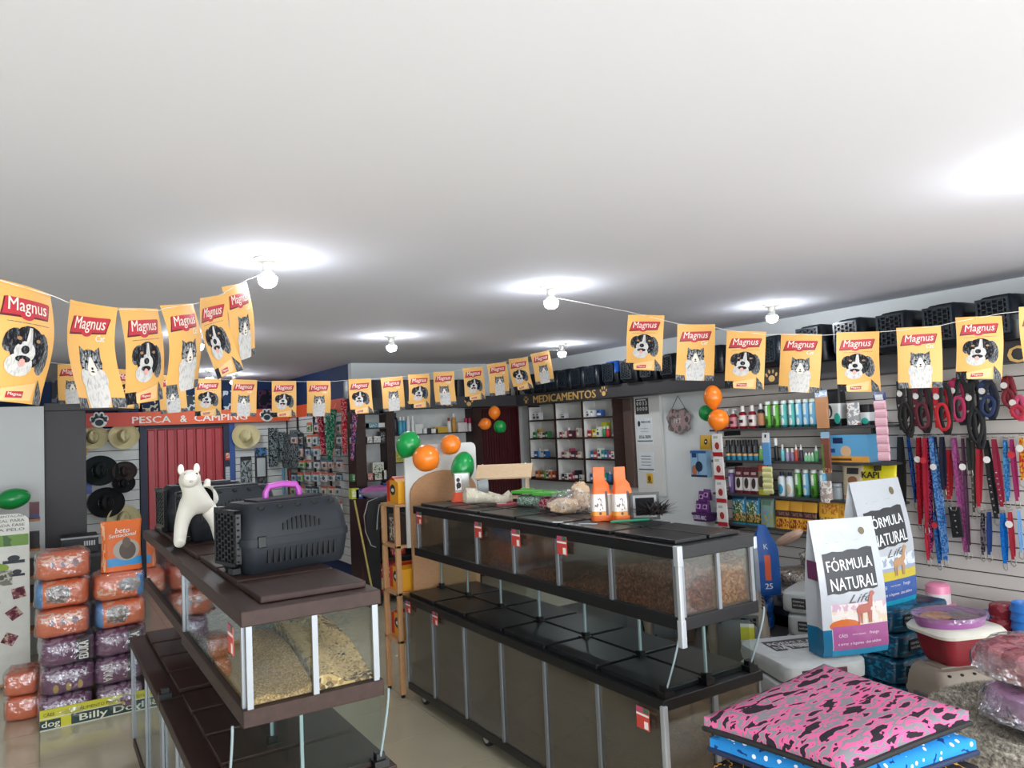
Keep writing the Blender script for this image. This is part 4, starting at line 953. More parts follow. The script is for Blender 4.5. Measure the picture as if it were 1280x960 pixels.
for row, cl, pk, n in cells:
    x0, x1 = cols_[cl]; x = x0+rnd.uniform(0, .03); P = pal[pk]
    for i in range(n):
        wv = min(rnd.uniform(.045, .085), (x1-x0)/n-.008); h = rnd.uniform(.06, .11) if row < 3 else rnd.uniform(.06, .09)
        c = P[i % len(P)] if n > 2 else P[0]
        if x+wv > x1: break
        if rnd.random() < .25 and row != 3:
            o = inst('mb'+c, bottle(.026, .11, col(c, .35), col('#e8e8e4'), None, .25), '', 'bottle', (0, 0, 0)); nm = 'bottle'
        else:
            o = inst('mc'+c+str(int(wv*100)), carton(wv, .06, h, pmat('med'+c, c, [('b', .1, .2, .9, .5, '#f0eee8' if c not in ('#d9d9d6', '#e8e6e2', '#e6e6de', '#e9e6dc', '#dcd8d0') else '#3f4a5c'), ('b', .15, .65, .6, .8, '#2e3448')])), '', 'box', (0, 0, 0)); nm = 'box'
        o['label'] = '%s medicine %s, %s from the left, %s shelf of the %s cabinet column' % (cname[c], nm, ORD[i], ('bottom', 'third', 'second', 'top')[row], ('left', 'middle', 'right')[cl])
        o['category'] = nm; o['group'] = 'medicines in the wall cabinet'
        o.location = (mx+.05+rnd.uniform(0, .02), my1-(x+wv/2), mz0+rows_[row]); o.rotation_euler = (0, 0, RW+rnd.uniform(-.08, .08))
        x += wv+.004+(.0 if n > 3 else rnd.uniform(.01, .05))
o = inst('grb', bottle(.03, .17, col('#2f8a55', .3), col('#14181c'), col('#dfe8ea'), .3), 'green and white bottle with a black cap at the right of the top medicine shelf', 'bottle', (mx+.07, my1-cols_[2][1]+.02, mz0+rows_[3]), RW, 'medicines in the wall cabinet')
o = inst('yel', carton(.09, .05, .07, col('#d5dd30')), 'bright yellow box standing on others on the second medicine shelf, right column', 'box', (mx+.13, my1-cols_[2][0]-.2, mz0+rows_[2]+.0), RW, 'medicines in the wall cabinet', (1, 1, 2.2))

# ================================================================ SHAMPOO SHELVES
def rs(px, k, dx=.07): p = at_x(px, 560, 4.95+dx); return (4.95+dx, p.y, SZ[k])
G1 = 'bottles on the top shampoo shelf'
for i, (px, h, st) in enumerate(((909, .17, 'pump'), (919, .17, 'pump'), (931, .19, 'screw'), (943, .19, 'screw'))):
    inst('rb%s' % st, bottle(.033, h, mat('cherry_liquid', '#8e1524', .2), col('#e7e3e0', .3), pmat('redlab' if st == 'screw' else 'pinklab', '#e6dcd6' if st == 'screw' else '#d68a92', [('b', .2, .3, .8, .6, '#4a1218')]), .25, st), '%s red bottle from the left on the top shampoo shelf' % ORD[i], 'bottle', rs(px, 0), RW, G1)
inst('blk', bottle(.03, .2, col('#15171a', .3), col('#dad8d4', .3), mat('tanlab', '#b9805a'), .22), 'black bottle with tan label between red and green bottles', 'bottle', rs(954, 0), RW, G1)
for i, px in enumerate((963, 973, 983, 993, 1002, 1011, 1019)):
    c = '#5fae3a' if i < 2 else ('#58b8b4' if i < 4 else '#74b8dc')
    inst('tb'+c, bottle(.027, .215, pmat('sh'+c, c, [('e', .25, .08, .75, .4, '#e6efe8' if i > 1 else '#3a5a20'), ('b', .3, .5, .7, .93, '#e8f2e8'), ('b', 0, 0, 1, .1, '#1e6a6a' if i > 1 else '#2f7a22')]), col('#dfe8e0', .4), None, .1, 'wide'),
         'tall %s shampoo bottle, %s of the row on the top shelf' % ('green' if i < 2 else 'pale blue', ORD[i]), 'bottle', rs(px, 0), RW, G1)
def padpack(w, h, d):
    def f():
        t = E_('pad_pack'); B().loft([rrect(w, d, .015, 0), rrect(w*1.02, d*1.05, .02, h*.5), rrect(w, d*.9, .015, h*.95), rrect(w*.9, d*.6, .01, h)]).build('pack', pmat('bwpack', '#e4e6e6', [('b', 0, 0, 1, .2, '#15171a'), ('b', 0, .62, 1, 1, '#18191b'), ('e', .2, .22, .6, .6, '#2a2b2e'), ('e', .32, .26, .5, .5, '#e8e8e8'), ('e', .66, .06, .96, .36, '#2fb8a4')]), t, smooth=True)
        return t
    return f
inst('pp1', padpack(.16, .27, .09), 'tall black and white pad pack with a bulldog picture on the top shelf', 'pack', rs(1046, 0, .1), RW)
inst('pp2', padpack(.18, .15, .09), 'low black and white pad pack with a bulldog picture on the top shelf', 'pack', rs(1079, 0, .1), RW)
G2 = 'bottles on the second shampoo shelf'
for i, px in enumerate((910, 917, 924, 931, 938, 945)):
    inst('bk2', bottle(.022, .17, pmat('blackbot', '#1b1d22', [('b', 0, 0, 1, .25, '#2f8fb0'), ('b', 0, .25, 1, .38, '#e8b878'), ('b', .3, .45, .7, .8, '#6a6e76')]), col('#111214', .4), None, .14, 'wide'), 'black shampoo bottle with coloured foot, %s of six on the second shelf' % ORD[i], 'bottle', rs(px, 1), RW, G2)
inst('gr2', bottle(.018, .12, col('#7cb85a', .3), col('#e8e8e2'), None, .2), 'small green bottle after the six black ones on the second shelf', 'bottle', rs(951, 1), RW, G2)
for i, (px, c, h, st) in enumerate(((970, '#1e2024', .18, 'wide'), (978, '#6fc0c8', .13, 'screw'), (984, '#a89ab8', .1, 'screw'), (990, '#8a7a9c', .1, 'screw'), (995, '#c24a30', .13, 'cone'), (1001, '#3c3248', .13, 'cone'), (1007, '#8fcfa0', .07, 'cone'), (1011, '#8fcfa0', .07, 'cone'), (1015, '#8fcfa0', .07, 'cone'), (1020, '#4fa05c', .12, 'cone'))):
    inst('sm'+c+st, bottle(.016, h, col(c, .35), col('#eeeeea', .4), None, .3, st), 'small %s bottle, %s after the hanging blue strip on the second shelf' % ({'#1e2024': 'black', '#6fc0c8': 'aqua', '#a89ab8': 'lilac', '#8a7a9c': 'mauve', '#c24a30': 'orange-footed', '#3c3248': 'dark', '#8fcfa0': 'mint', '#4fa05c': 'green'}[c], ORD[i]), 'bottle', rs(px, 1, .05), RW, G2)
inst('bbx', carton(.34, .15, .20, pmat('bluebox', '#5fa4d0', [('b', 0, 0, 1, .22, '#e0a040'), ('b', .05, .06, .6, .14, '#5a3a20'), ('b', .18, .68, .42, .9, '#1c2c5a'), ('e', .35, .2, .6, .6, '#d8b088'), ('b', .02, .35, .22, .5, '#1d3f80')])), 'large blue and orange pad box on the second shelf', 'box', rs(1066, 1, .1), RW)
G3 = 'goods on the third shampoo shelf'
inst('pb', bottle(.03, .2, pmat('purpbot', '#6a5488', [('b', .3, .3, .7, .8, '#cfc0dc')]), col('#e0dce4'), None, .12, 'wide'), 'purple bottle at the left end of the third shelf', 'bottle', rs(912, 2), RW, G3)
for i, px in enumerate((922, 932, 941)):
    inst('mp', pouch(.085, .22, .05, pmat('marpouch', '#5c1522', [('b', 0, .12, 1, .62, '#d8d4d0'), ('e', .3, .2, .8, .6, '#3a2a26'), ('b', .2, .72, .8, .82, '#c8a0a0')])), 'maroon and white pouch, %s of three on the third shelf' % ORD[i], 'pouch', rs(px, 2), RW, G3)
inst('rp', pouch(.10, .24, .05, pmat('treatpouch', '#9a9468', [('b', 0, .8, 1, 1, '#c8502c'), ('e', .1, .25, .8, .65, '#4a3a2c'), ('b', 0, 0, 1, .18, '#c8c83c')])), 'orange-topped treat pouch beside the hanging strip on the third shelf', 'pouch', rs(952, 2), RW, G3)
for i, (px, c) in enumerate(((975, '#3fa0c8'), (985, '#d8c8a8'))):
    inst('rd'+c, bottle(.032, .19, pmat('rd'+c, '#e4ecee', [('e', .15, .1, .85, .6, c)]), col('#14284a'), None, .15, 'screw'), 'white bottle with a %s emblem on the third shelf' % ('blue' if i == 0 else 'sand coloured'), 'bottle', rs(px, 2), RW, G3)
for i, (px, c) in enumerate(((995, '#5fae3a'), (1005, '#74b8dc'), (1015, '#5fae3a'), (1026, '#74b8dc'))):
    inst('tb'+c, None, 'tall %s shampoo bottle, %s of four on the third shelf' % ('green' if i % 2 == 0 else 'pale blue', ORD[i]), 'bottle', rs(px, 2), RW, G3)
inst('tubs', bottle(.045, .12, col('#8a9296', .4), col('#9aa0a4'), None, .15, 'wide'), 'grey plastic tub beside the tall bottles on the third shelf', 'tub', rs(1042, 2), RW)
inst('chk', pouch(.17, .25, .05, pmat('chalkbag', '#c8b89a', [('b', .25, .76, .8, .94, '#2a2c30'), ('e', .3, .45, .75, .7, '#8a5f40'), ('b', .3, .26, .6, .36, '#2a2c60'), ('b', .05, .04, .95, .14, '#c8842c')])), 'beige snack bag with a black label on the third shelf', 'bag', rs(1064, 2, .09), RW)
yb = inst('kap', pouch(.30, .26, .06, pmat('kapibag', '#e8d820', [('b', 0, 0, .3, .55, '#26307a'), ('e', .35, .25, .95, .6, '#7a3a24')])), 'bright yellow bag right of the beige snack bag on the third shelf', 'bag', rs(1094, 2, .1), RW)
ye = E_('bag'); tag(ye, yb['label'], 'bag', None, yb.location[:], RW); yb.name = 'pack'; yb.parent = ye; yb.location = (0, 0, 0); yb.rotation_euler = (0, 0, 0)
for k_ in ('label', 'category'): del yb[k_]
PR['kap'] = ye
B().text('KAPI', -.03, .19, width=.13, y=-.036, bold=.04).build('lettering', col('#2a2418'), ye)
G4 = 'pouches on the bottom shampoo shelf'
for i, px in enumerate((920, 937)):
    inst('bgp', pouch(.15, .25, .06, pmat('bluegreenpouch', '#2f86a8', [('b', 0, .05, 1, .35, '#1e4a20'), ('n', 0, .1, 1, .4, '#c89a58', .5), ('e', .2, .35, .8, .75, '#3f6a30'), ('n', .1, .4, .9, .8, '#d8dcd0', .55), ('b', .1, .82, .9, .92, '#104a74')])), '%s blue and green treat pouch on the bottom shampoo shelf' % ('left' if i == 0 else 'right'), 'pouch', rs(px, 3, .06), RW, G4)
inst('bgp2', pouch(.14, .23, .06, pmat('palepouch', '#8aa8a0', [('e', .15, .1, .85, .55, '#6f9ac0'), ('n', 0, 0, 1, .5, '#a8a850', .5), ('b', .2, .75, .8, .9, '#5a8a68')])), 'pale green pouch between the blue and the yellow pouches', 'pouch', rs(955, 3, .06), RW, G4)
for i, px in enumerate((974, 991, 1007)):
    inst('yp', pouch(.145, .22, .06, pmat('yellowpouch', '#e2a428', [('b', 0, .42, 1, .66, '#3c2220'), ('n', .05, .05, .95, .36, '#8a2c1c', .5), ('n', .05, .48, .95, .6, '#8a5a50', .5)])), 'yellow snack pouch with dark band, %s of three' % ORD[i], 'pouch', rs(px, 3, .05), RW, G4)
for i, px in enumerate((1032, 1056)):
    inst('yp2', pouch(.19, .24, .06, pmat('yellowpouch2', '#e8b030', [('b', 0, 0, 1, .45, '#bcb8b0'), ('n', .05, 0, .95, .5, '#4a3a34', .5), ('n', .2, .6, .9, .9, '#c87018', .5)])), '%s large yellow pouch at the right end of the bottom shelf' % ('left' if i == 0 else 'right'), 'pouch', rs(px, 3, .05), RW, G4)
inst('gp9', pouch(.12, .26, .05, pmat('greenredpouch', '#3f9a58', [('b', 0, 0, 1, .5, '#8a4a40')])), 'green topped pouch behind the tall white food sacks', 'pouch', rs(1076, 3, .08), RW, G4)
# goods hung left of the shelves
o = inst('bw', carton(.19, .06, .235, pmat('bluebox2', '#8fb4d0', [('b', 0, .9, 1, 1, '#1c5a98'), ('b', .1, .74, .4, .9, '#1c3468'), ('b', .45, .1, .5, .9, '#2c5f8a'), ('e', .05, .05, .4, .45, '#b0704a'), ('e', .3, .2, .75, .6, '#14304a'), ('b', 0, 0, 1, .08, '#14305c')])), 'blue toothbrush box hung at the left end of the shelves', 'box', tuple(at_x(877, 596, 5.0)), RW)
inst('yw', pouch(.14, .13, .04, pmat('yellowdog', '#d8a828', [('e', .45, .35, .75, .75, '#1a1a1c'), ('e', .52, .5, .66, .62, '#e8e8e8')])), 'yellow pouch hung above the blue toothbrush box', 'pouch', tuple(at_x(883, 562, 5.1)), RW)
# purple snack baskets
t = thing('treat_basket', 'purple basket of chew packs left of the bottom shampoo shelf', 'basket', tuple(at_x(881, 651, 5.12)), RW)
B().loft([rrect(.16, .12, .01, 0), rrect(.2, .14, .01, .075)]).build('basket', mat('purple_card', '#5a2a6a', .5), t)
B().text('PLEBELARC', 0, .038, width=.17, height=.035, y=-.0715, bold=.03).build('lettering', col('#e4dcec'), t)
for i, (dx, dz) in enumerate(((-.05, .08), (.03, .08), (-.01, .17), (.05, .19))):
    inst('chw', pouch(.085, .10, .05, pmat('purplepack', '#6a2a7c', [('b', .2, .3, .8, .7, '#cfa8d4'), ('e', .3, .35, .7, .65, '#4a1a5c')])), 'purple chew pack, %s in the basket left of the shelves' % ORD[i], 'pack', tuple(at_x(881, 651, 5.12)+Vector((.0, -dx, dz))), RW, 'purple chew packs')
def strip(label, px0, py0, px1, py1, wpx, X, n, mfn, cat='card strip'):
    a, b_ = at_x(px0, py0, X), at_x(px1, py1, X); L = (a-b_).length; wd = wpx/933.46*(a-Vector((0, 0, CH))).dot(_f)
    t = thing('card_strip', label, cat, tuple(a), RW)
    dirx = -(b_.y-a.y)/L; dirz = (b_.z-a.z)/L; first = {}
    B().tube([(0, 0, .02), (0, -.0, .0)], .003).build('hook', M_blackm, t)
    for i in range(n):
        m = mfn(i); h = L/n
        key = m.name
        if key not in first: first[key] = o = B().loft([rrect(wd, .006, .002, -h*.98), rrect(wd, .02, .004, -h*.6), rrect(wd, .02, .004, -h*.3), rrect(wd, .004, .0015, 0)]).build('packet', m, t)
        else: o = bpy.data.objects.new('packet', first[key].data); C.objects.link(o); o.parent = t
        o.location = (dirx*h*i, -.01-.004*(i % 2), dirz*h*i); o.rotation_euler = (0, 0 if not dirx else math.atan2(-dirx, -dirz)*-1*0, 0)
    return t
sm_ = pmat('santa_card', '#e8e2de', [('b', 0, .0, 1, .18, '#b81c2c'), ('e', .3, .3, .75, .62, '#a8322c'), ('b', .15, .78, .6, .9, '#b0b8a8')])
strip('long red and white festive packet strip hanging left of the shampoo shelves', 897, 542, 906, 658, 16, 4.93, 4, lambda i: sm_)
strip('blue packet on white strip hanging between the shampoo shelves', 958, 541, 960, 582, 11, 4.93, 1, lambda i: pmat('bluestrip', '#5a98cc', [('b', 0, .7, 1, 1, '#dfe2e4'), ('b', .35, .85, .6, .95, '#202428')]))
pys = pmat('pale_yellow', '#e2dfa0', [('b', 0, .4, 1, .5, '#c8c880')])
strip('pale yellow packet strip hanging below the blue packet', 960, 583, 962, 617, 14, 4.925, 5, lambda i: pys)
strip('brown rawhide chew packet with blue header hanging by the top shelf', 1027, 488, 1027, 536, 17, 4.92, 1, lambda i: pmat('brownhang', '#c08a60', [('b', 0, .82, 1, 1, '#a8c0d8'), ('n', 0, .84, 1, .96, '#e8eef2', .5)]))
strip('brown treat stick packet hanging over the third shelf', 1032, 540, 1036, 592, 12, 4.9, 1, lambda i: pmat('brownstick', '#7a4434', [('b', 0, .0, .3, .7, '#5f7a34'), ('b', 0, .85, 1, 1, '#8fb0c8'), ('n', 0, 0, 1, .12, '#c8986c', .5)]))
pks = pmat('pink_packet', '#eab8c4', [('b', 0, .0, 1, .12, '#d898a8')])
strip('pink packet strip with blue header hanging left of the leashes', 1100, 490, 1107, 576, 15, 4.92, 8, lambda i: pks if i else pmat('hdr', '#3f4a7c', [('b', .15, .05, .85, .7, '#e8eaec')]))
for i, (px, py, c) in enumerate(((1026, 594, '#b8a49a'), (1060, 497, '#9a9ea2'))):
    inst('bagh%d' % i, pouch(.1, .16, .05, rampmat('treatbits%d' % i, [(0, c), (.5, '#e8e4de'), (.62, '#8a5f50')], (30, 30, 30), 'noise', .3)), ('clear packet of treats hanging over the third shelf', 'clear packet standing behind the pad packs')[i], 'packet', tuple(at_x(px+8, py+34, 4.97)), RW)

# ================================================================ LEASHES, HARNESSES
LX = 5.13
M_met = mat('nickel', '#b9b6ae', .3, .9)
def strap(label, top, bot, wpx, c, c2=None, style='leash', tagc=None, X=LX, cat='leash', group='leashes on the right wall'):
    a, b_ = at_x(top[0], top[1], X), at_x(bot[0], bot[1], X); dist = (a-Vector((0, 0, CH))).dot(_f); wd = wpx/933.46*dist
    t = thing('dog_'+cat, label, cat, tuple(a), RW, group); dx = -(b_.y-a.y); dz = b_.z-a.z
    m = rampmat('strap_'+c+(c2 or ''), [(0, c), (.5, c2)], (60, 60, 60), 'noise', .6) if c2 else col(c, .55, var=.15)
    fw = wd*.55; c_ = 0
    B().tube([(0, .03, .012), (0, -.02, .012), (0, -.03, .02)], .003).build('hook', M_met, t)
    pts = [(dx*k/6-(math.sin(PI*k/6))*wd*.18, -.012, dz*k/6) for k in range(7)]; pts2 = [(dx*k/6+(math.sin(PI*k/6))*wd*.185, -.006, dz*(k/6)*.94) for k in range(7)]
    def ribbon(p, w_, y0):
        R = []
        for i, q in enumerate(p):
            R.append([(q[0]-w_/2, y0+q[1], q[2]), (q[0]+w_/2, y0+q[1], q[2]), (q[0]+w_/2, y0+q[1]+.004, q[2]), (q[0]-w_/2, y0+q[1]+.004, q[2])])
        return B().loft(R)
    ribbon(pts, fw, -.006).build('strap', m, t); ribbon(pts2, fw, .004).build('strap', m, t)
    if style == 'stud':
        b = B()
        for k in range(6): q = Vector(pts[3])+(Vector(pts[6])-Vector(pts[3]))*k/6; b.lathe([(.006, 0), (.004, .003), (0, .004)], 8, (q.x, q.y-.007, q.z), axis='y')
        b.build('studs', M_met, t, kind='stuff')
    B().tube([(dx-.012, -.012, dz), (dx-.014, -.012, dz-.03), (dx, -.012, dz-.045), (dx+.014, -.012, dz-.03), (dx+.012, -.012, dz)], .003).build('clasp', M_met, t)
    if tagc: B().lathe([(0, 0), (.022, 0), (.022, .003), (0, .003)], 12, (dx*.25, -.03, dz*.25), axis='y').build('tag', col(tagc), t)
    return t
LS = [('blue slim leash right of the black ones', (1136, 547), (1146, 628), 4, '#1f4fa0', '#12264f'), ('black thick leash at the left of the lower row', (1126, 546), (1130, 640), 11, '#17181a', None), ('red patterned leash beside the slim blue one', (1149, 547), (1152, 655), 8, '#9c1826', '#7a1020'), ('crimson leash with gold hooks', (1156, 547), (1160, 660), 6, '#a81c34', None),
      ('pink and navy leash left of the light blue one', (1161, 547), (1166, 690), 5, '#c24a80', '#1c1c38'), ('navy leash with studs', (1168, 546), (1173, 645), 9, '#141a3a', None), ('light blue braided leash', (1165, 545), (1184, 700), 10, '#2f64a8', '#6f98c8'), ('dark navy leash behind the red collar', (1178, 546), (1181, 612), 8, '#10142c', None),
      ('wide red padded leash above the studded black collar', (1186, 562), (1188, 624), 9, '#a41824', None), ('magenta leash with pink edge', (1193, 547), (1209, 690), 9, '#8c3c74', '#a45c8c'), ('dark plum leash beside the magenta one', (1204, 548), (1213, 690), 4, '#4a2440', None), ('dark green short leash beside the plum one', (1211, 547), (1214, 588), 6, '#1c2420', None),
      ('grey-brown leash with eyelets', (1217, 552), (1219, 640), 5, '#4f4842', None), ('red leash right of the grey-brown one', (1225, 547), (1225, 633), 8, '#a8182c', None), ('black studded leash leaning right', (1233, 550), (1247, 648), 9, '#17171a', None), ('wine red leash beside the studded black one', (1243, 549), (1254, 633), 8, '#8a1838', None),
      ('blue leash printed with small flowers', (1257, 550), (1261, 626), 6, '#2a6cb0', '#5a9aca'), ('magenta leash at the right edge', (1265, 549), (1273, 626), 6, '#98205c', None), ('yellow and red leash at the right picture edge', (1277, 547), (1279, 600), 5, '#c8a030', '#b83028'),
      ('short black patterned leash of the lowest row', (1229, 641), (1230, 693), 5, '#1c1a20', '#6a6068'), ('short navy leash of the lowest row', (1237, 640), (1238, 693), 6, '#1f3f7c', None), ('bright blue dotted leash of the lowest row', (1254, 641), (1258, 704), 8, '#1c74c8', '#1560b0'), ('short red leash of the lowest row', (1263, 640), (1268, 699), 6, '#a82838', None), ('pale blue thin leash of the lowest row', (1274, 638), (1278, 690), 4, '#7aa8d8', None),
      ('blue coiled leash hanging low beside the pink bowl', (1170, 640), (1176, 704), 7, '#24508c', '#3f7cc0'), ('red leash curling low beside the pink bowl', (1158, 655), (1162, 700), 5, '#c02840', None)]
for i, (lb_, a, b_, w_, c, c2) in enumerate(LS):
    strap(lb_, a, b_, w_, c, c2, 'stud' if 'stud' in lb_ or 'eyelet' in lb_ else 'leash', '#e8e4e0' if i % 4 == 2 else ('#c8303c' if i % 7 == 3 else None), LX-.012*(i % 4))
def harness(label, x0, x1, y0, y1, c, c2, X=5.1):
    a = at_x((x0+x1)/2, y0, X); d_ = (a-Vector((0, 0, CH))).dot(_f); wv = (x1-x0)/933.46*d_; h = (y1-y0)/933.46*d_
    t = thing('dog_harness', label, 'harness', tuple(a), RW, 'harnesses on the right wall')
    m, m2 = col(c, .6, var=.15), col(c2, .6, var=.15)
    B().tube([(0, .04, .01), (0, -.03, .01), (0, -.04, .018)], .003).build('hook', M_met, t)
    def loop(cx, cz, rx, rz, y, r, mm, n=14): B().tube([(cx+rx*math.cos(2*PI*k/n)*(1+.18*math.sin(4*PI*k/n+cz*40)), y, cz+rz*math.sin(2*PI*k/n)) for k in range(n+1)], r, 6, flat=.35).build('strap_loop', mm, t, smooth=True)
    loop(-wv*.1, -h*.34, wv*.30, h*.34, -.02, .015, m); loop(wv*.16, -h*.5, wv*.26, h*.5, -.035, .016, m2); loop(wv*.05, -h*.66, wv*.3, h*.26, -.05, .012, m) 
    B().cb(-wv*.26, -.03, -h*.45, wv*.3, .01, h*.85).build('chest_strap', m, t, bev=.003)
    b = B()
    for k in range(3): b.cb(-wv*.28, -.038, -h*(.2+.25*k), .02, .006, .014)
    b.build('buckles', M_met, t, kind='stuff')
    B().lathe([(0, 0), (.02, 0), (.02, .003), (0, .003)], 12, (-wv*.2, -.045, -h*.25), axis='y').build('tag', col('#dcd8d4'), t)
for i, (lb_, x0, x1, y0, y1, c, c2) in enumerate((('black harness at the left end of the top leash row', 1121, 1143, 474, 546, '#141416', '#26221f'), ('dark red and black harness with looped straps', 1140, 1167, 480, 540, '#5c1424', '#16161a'), ('bright red double strap harness', 1166, 1192, 480, 542, '#b81824', '#161618'),
        ('pink and black harness looping right', 1186, 1212, 474, 530, '#b02a58', '#18181c'), ('wide black harness with metal rings', 1207, 1230, 476, 560, '#121316', '#121316'), ('navy harness curving over the white wall', 1224, 1248, 477, 523, '#1c2f58', '#181a28'), ('dark red rope leash bundle', 1254, 1270, 472, 510, '#7a1c28', '#7a1c28'), ('red harness at the right picture edge', 1264, 1284, 496, 524, '#b8283c', '#c24a70'))):
    harness(lb_, x0, x1, y0, y1, c, c2, 5.09-.01*(i % 3))
t = thing('dog_collar', 'wide black collar with silver eyelets and buckle', 'collar', hang_loc(1194, 634, 5.09), RW, None)
B().prism([(-.04, 0), (.036, .004), (.046, -.19), (-.026, -.2)], -.016, -.004).build('band', col('#17171a', .5), t, bev=.003)
B().tube([(-.02, -.02, 0), (-.015, -.02, -.02), (.012, -.02, -.02), (.018, -.02, 0)], .004).build('buckle', M_met, t)
b = B()
for k in range(4): b.lathe([(.006, 0), (.004, .003), (0, .004)], 8, (.0+.003*k, -.018, -.05-.038*k), axis='y')
b.build('eyelets', M_met, t, kind='stuff')

# ================================================================ BOWLS ON THE PLINTH
PZ = .421
def pl(px, py, X): p = at_x(px, py, X); return (X, p.y, PZ)
def bowl(r, h, m, n=22, k=.8):
    return lambda: B().lathe([(0, 0), (r, 0), (r*.97, h*.3), (r*.84, h), (r*.80, h), (r*.72, h*.35), (0, h*.3)], n).build('pet_bowl', m, smooth=True)
inst('rb1', bowl(.095, .075, mat('red_plastic', '#a3222c', .3)), 'large red bowl on the plinth right of the pink feeder', 'bowl', pl(1202, 748, 5.02), 0)
inst('rb2', bowl(.065, .05, mat('red_plastic', '#a3222c', .3)), 'small red bowl with green foot in front of the large red bowl', 'bowl', pl(1218, 753, 4.93), 0)
inst('brn', bowl(.06, .06, mat('brown_red', '#6a2c24', .3)), 'brown-red bowl left of the large red bowl on the plinth', 'bowl', pl(1186, 748, 4.9), 0)
inst('bb1', bowl(.05, .045, mat('green_plastic', '#1f6a4c', .3)), 'green bowl beneath the blue box on the plinth', 'bowl', pl(1234, 752, 5.0), 0)
x_, y_, z_ = pl(1234, 752, 5.0)
tag(B().loft([rrect(.12, .09, .01, 0), rrect(.14, .1, .01, .04)]).build('blue_dish', mat('blue_plastic', '#2458b8', .3)), 'square blue dish standing on the green bowl', 'dish', None, (x_, y_, PZ+.046), 0)
x_, y_, z_ = pl(1256, 756, 4.98)
mw = rampmat('redwrap', [(0, '#8a3038'), (.5, '#a8505a'), (.62, '#e0c8cc')], (14, 14, 20), 'noise', .25)
for k in range(2): tag(B().lathe([(0, 0), (.085, 0), (.095, .02), (.09, .07), (.07, .08), (0, .08)], 20).build('wrapped_bowl', mw, smooth=True), ('lower', 'upper')[k]+' red bowl wrapped in clear film on the plinth', 'bowl', 'wrapped red bowls', (x_+.012*k, y_, PZ+.082*k), 0)
x_, y_, z_ = pl(1283, 768, 4.92)
for k in range(4): inst('blb', bowl(.085, .05, mat('sky_plastic', '#2b74c4', .35)), 'blue bowl, %s from the bottom of the stack at the right edge' % ORD[k], 'bowl', (x_, y_, PZ+.051*k), 0, 'stacked blue bowls')
# pink feeder
mp1, mp2 = mat('pink_plastic', '#e08aa8', .3), mat('hot_pink_plastic', '#e070a0', .3)
t = thing('pet_feeder', 'pink pet feeder with a round hopper on the plinth', 'feeder', pl(1166, 745, 4.86), RW)
B().lathe([(0, 0), (.09, 0), (.1, .02), (.085, .03), (.06, .012), (0, .012)], 24, (-.02, -.04, 0)).build('dish', mp2, t, smooth=True)
B().lathe([(.055, .0), (.075, .06), (.09, .12), (.06, .125), (0, .125)], 22, (.03, .03, 0)).build('base', mp1, t, smooth=True)
B().lathe([(.07, .125), (.072, .19), (0, .19)], 22, (.02, .03, 0)).build('hopper', mat('milky', '#d8d0d2', .3), t, smooth=True)
B().lathe([(.075, .19), (.07, .235), (.05, .25), (0, .25)], 22, (.02, .03, 0)).build('lid', mp1, t, smooth=True)
# ================================================================ HATS
M_straw = mat('straw', '#d9cf9f', .6, var=.12, scale=90); M_felt = mat('black_felt', '#16171a', .85); M_feltg = mat('dark_green_felt', '#141f20', .8); M_strawd = mat('brown_felt', '#3a302c', .8)
def hat(label, px, py, r, m, Y=None, tilt=0, curl=.25, crown=.4, band=None, grp='hats on the slatwall'):
    Y = Y or AY-.015; p = at_y(px, py, Y-.085)
    t = thing('brimmed_hat', label, 'hat', tuple(p), 0, grp)
    n = 28; R = []
    prof = [(0, .0), (.25, .0), (.42, .002), (.46, .01), (.7, .0), (.9, .008), (1.0, .02)]
    b = B()
    for k, (q, z) in enumerate(prof[2:]):
        ring = []
        for j in range(n):
            a = 2*PI*j/n; x, zz = q*r*math.cos(a), q*r*.9*math.sin(a); y = .045-z*.5-curl*r*(q*math.cos(a))**2*.8
            ring.append((x, y, zz))
        R.append(ring)
    b.loft(R, cap=False); b.build('brim', m, t, smooth=True)
    R = []
    for q, y in ((.44, .03), (.42, -.03), (.37, -.075), (.30, -.1), (.18, -.098), (.03, -.08)):
        R.append([(q*r*.85*math.cos(2*PI*j/n), y+(.02*math.exp(-(math.cos(2*PI*j/n)*3)**2) if q < .35 else 0), q*r*1.1*math.sin(2*PI*j/n)) for j in range(n)])
    B().loft(R).build('crown', m, t, smooth=True, ang=60)
    if band: 
        R = [[(q*r*.87*math.cos(2*PI*j/n), y, q*r*1.12*math.sin(2*PI*j/n)) for j in range(n)] for q, y in ((.45, .028), (.438, -.005))]
        B().loft(R, cap=False).build('hat_band', band, t)
    t.rotation_euler = (math.radians(-6), tilt, 0)
    return t
bb_ = mat('hat_band_brown', '#4a3420', .6)
hat('straw hat at the upper left of the slatwall beside the column', 116, 546, .165, M_straw, band=bb_)
hat('bright straw hat left of the red door', 155, 545, .175, M_straw, curl=.35)
hat('cream straw hat with wide curled brim right of the red door', 307, 545, .185, M_straw, curl=.5)
hat('dark green-black wide hat, largest of the dark ones', 125, 588, .205, M_feltg, curl=.1)
hat('small dark brown hat right of the largest dark hat', 156, 589, .14, M_strawd)
hat('black hat hanging low behind the dark brown one', 155, 604, .13, M_felt)
hat('round black hat below the dark green-black one', 133, 628, .205, M_felt, curl=.1)
hat('straw hat behind the orange litter bag', 155, 649, .19, M_straw, band=bb_)
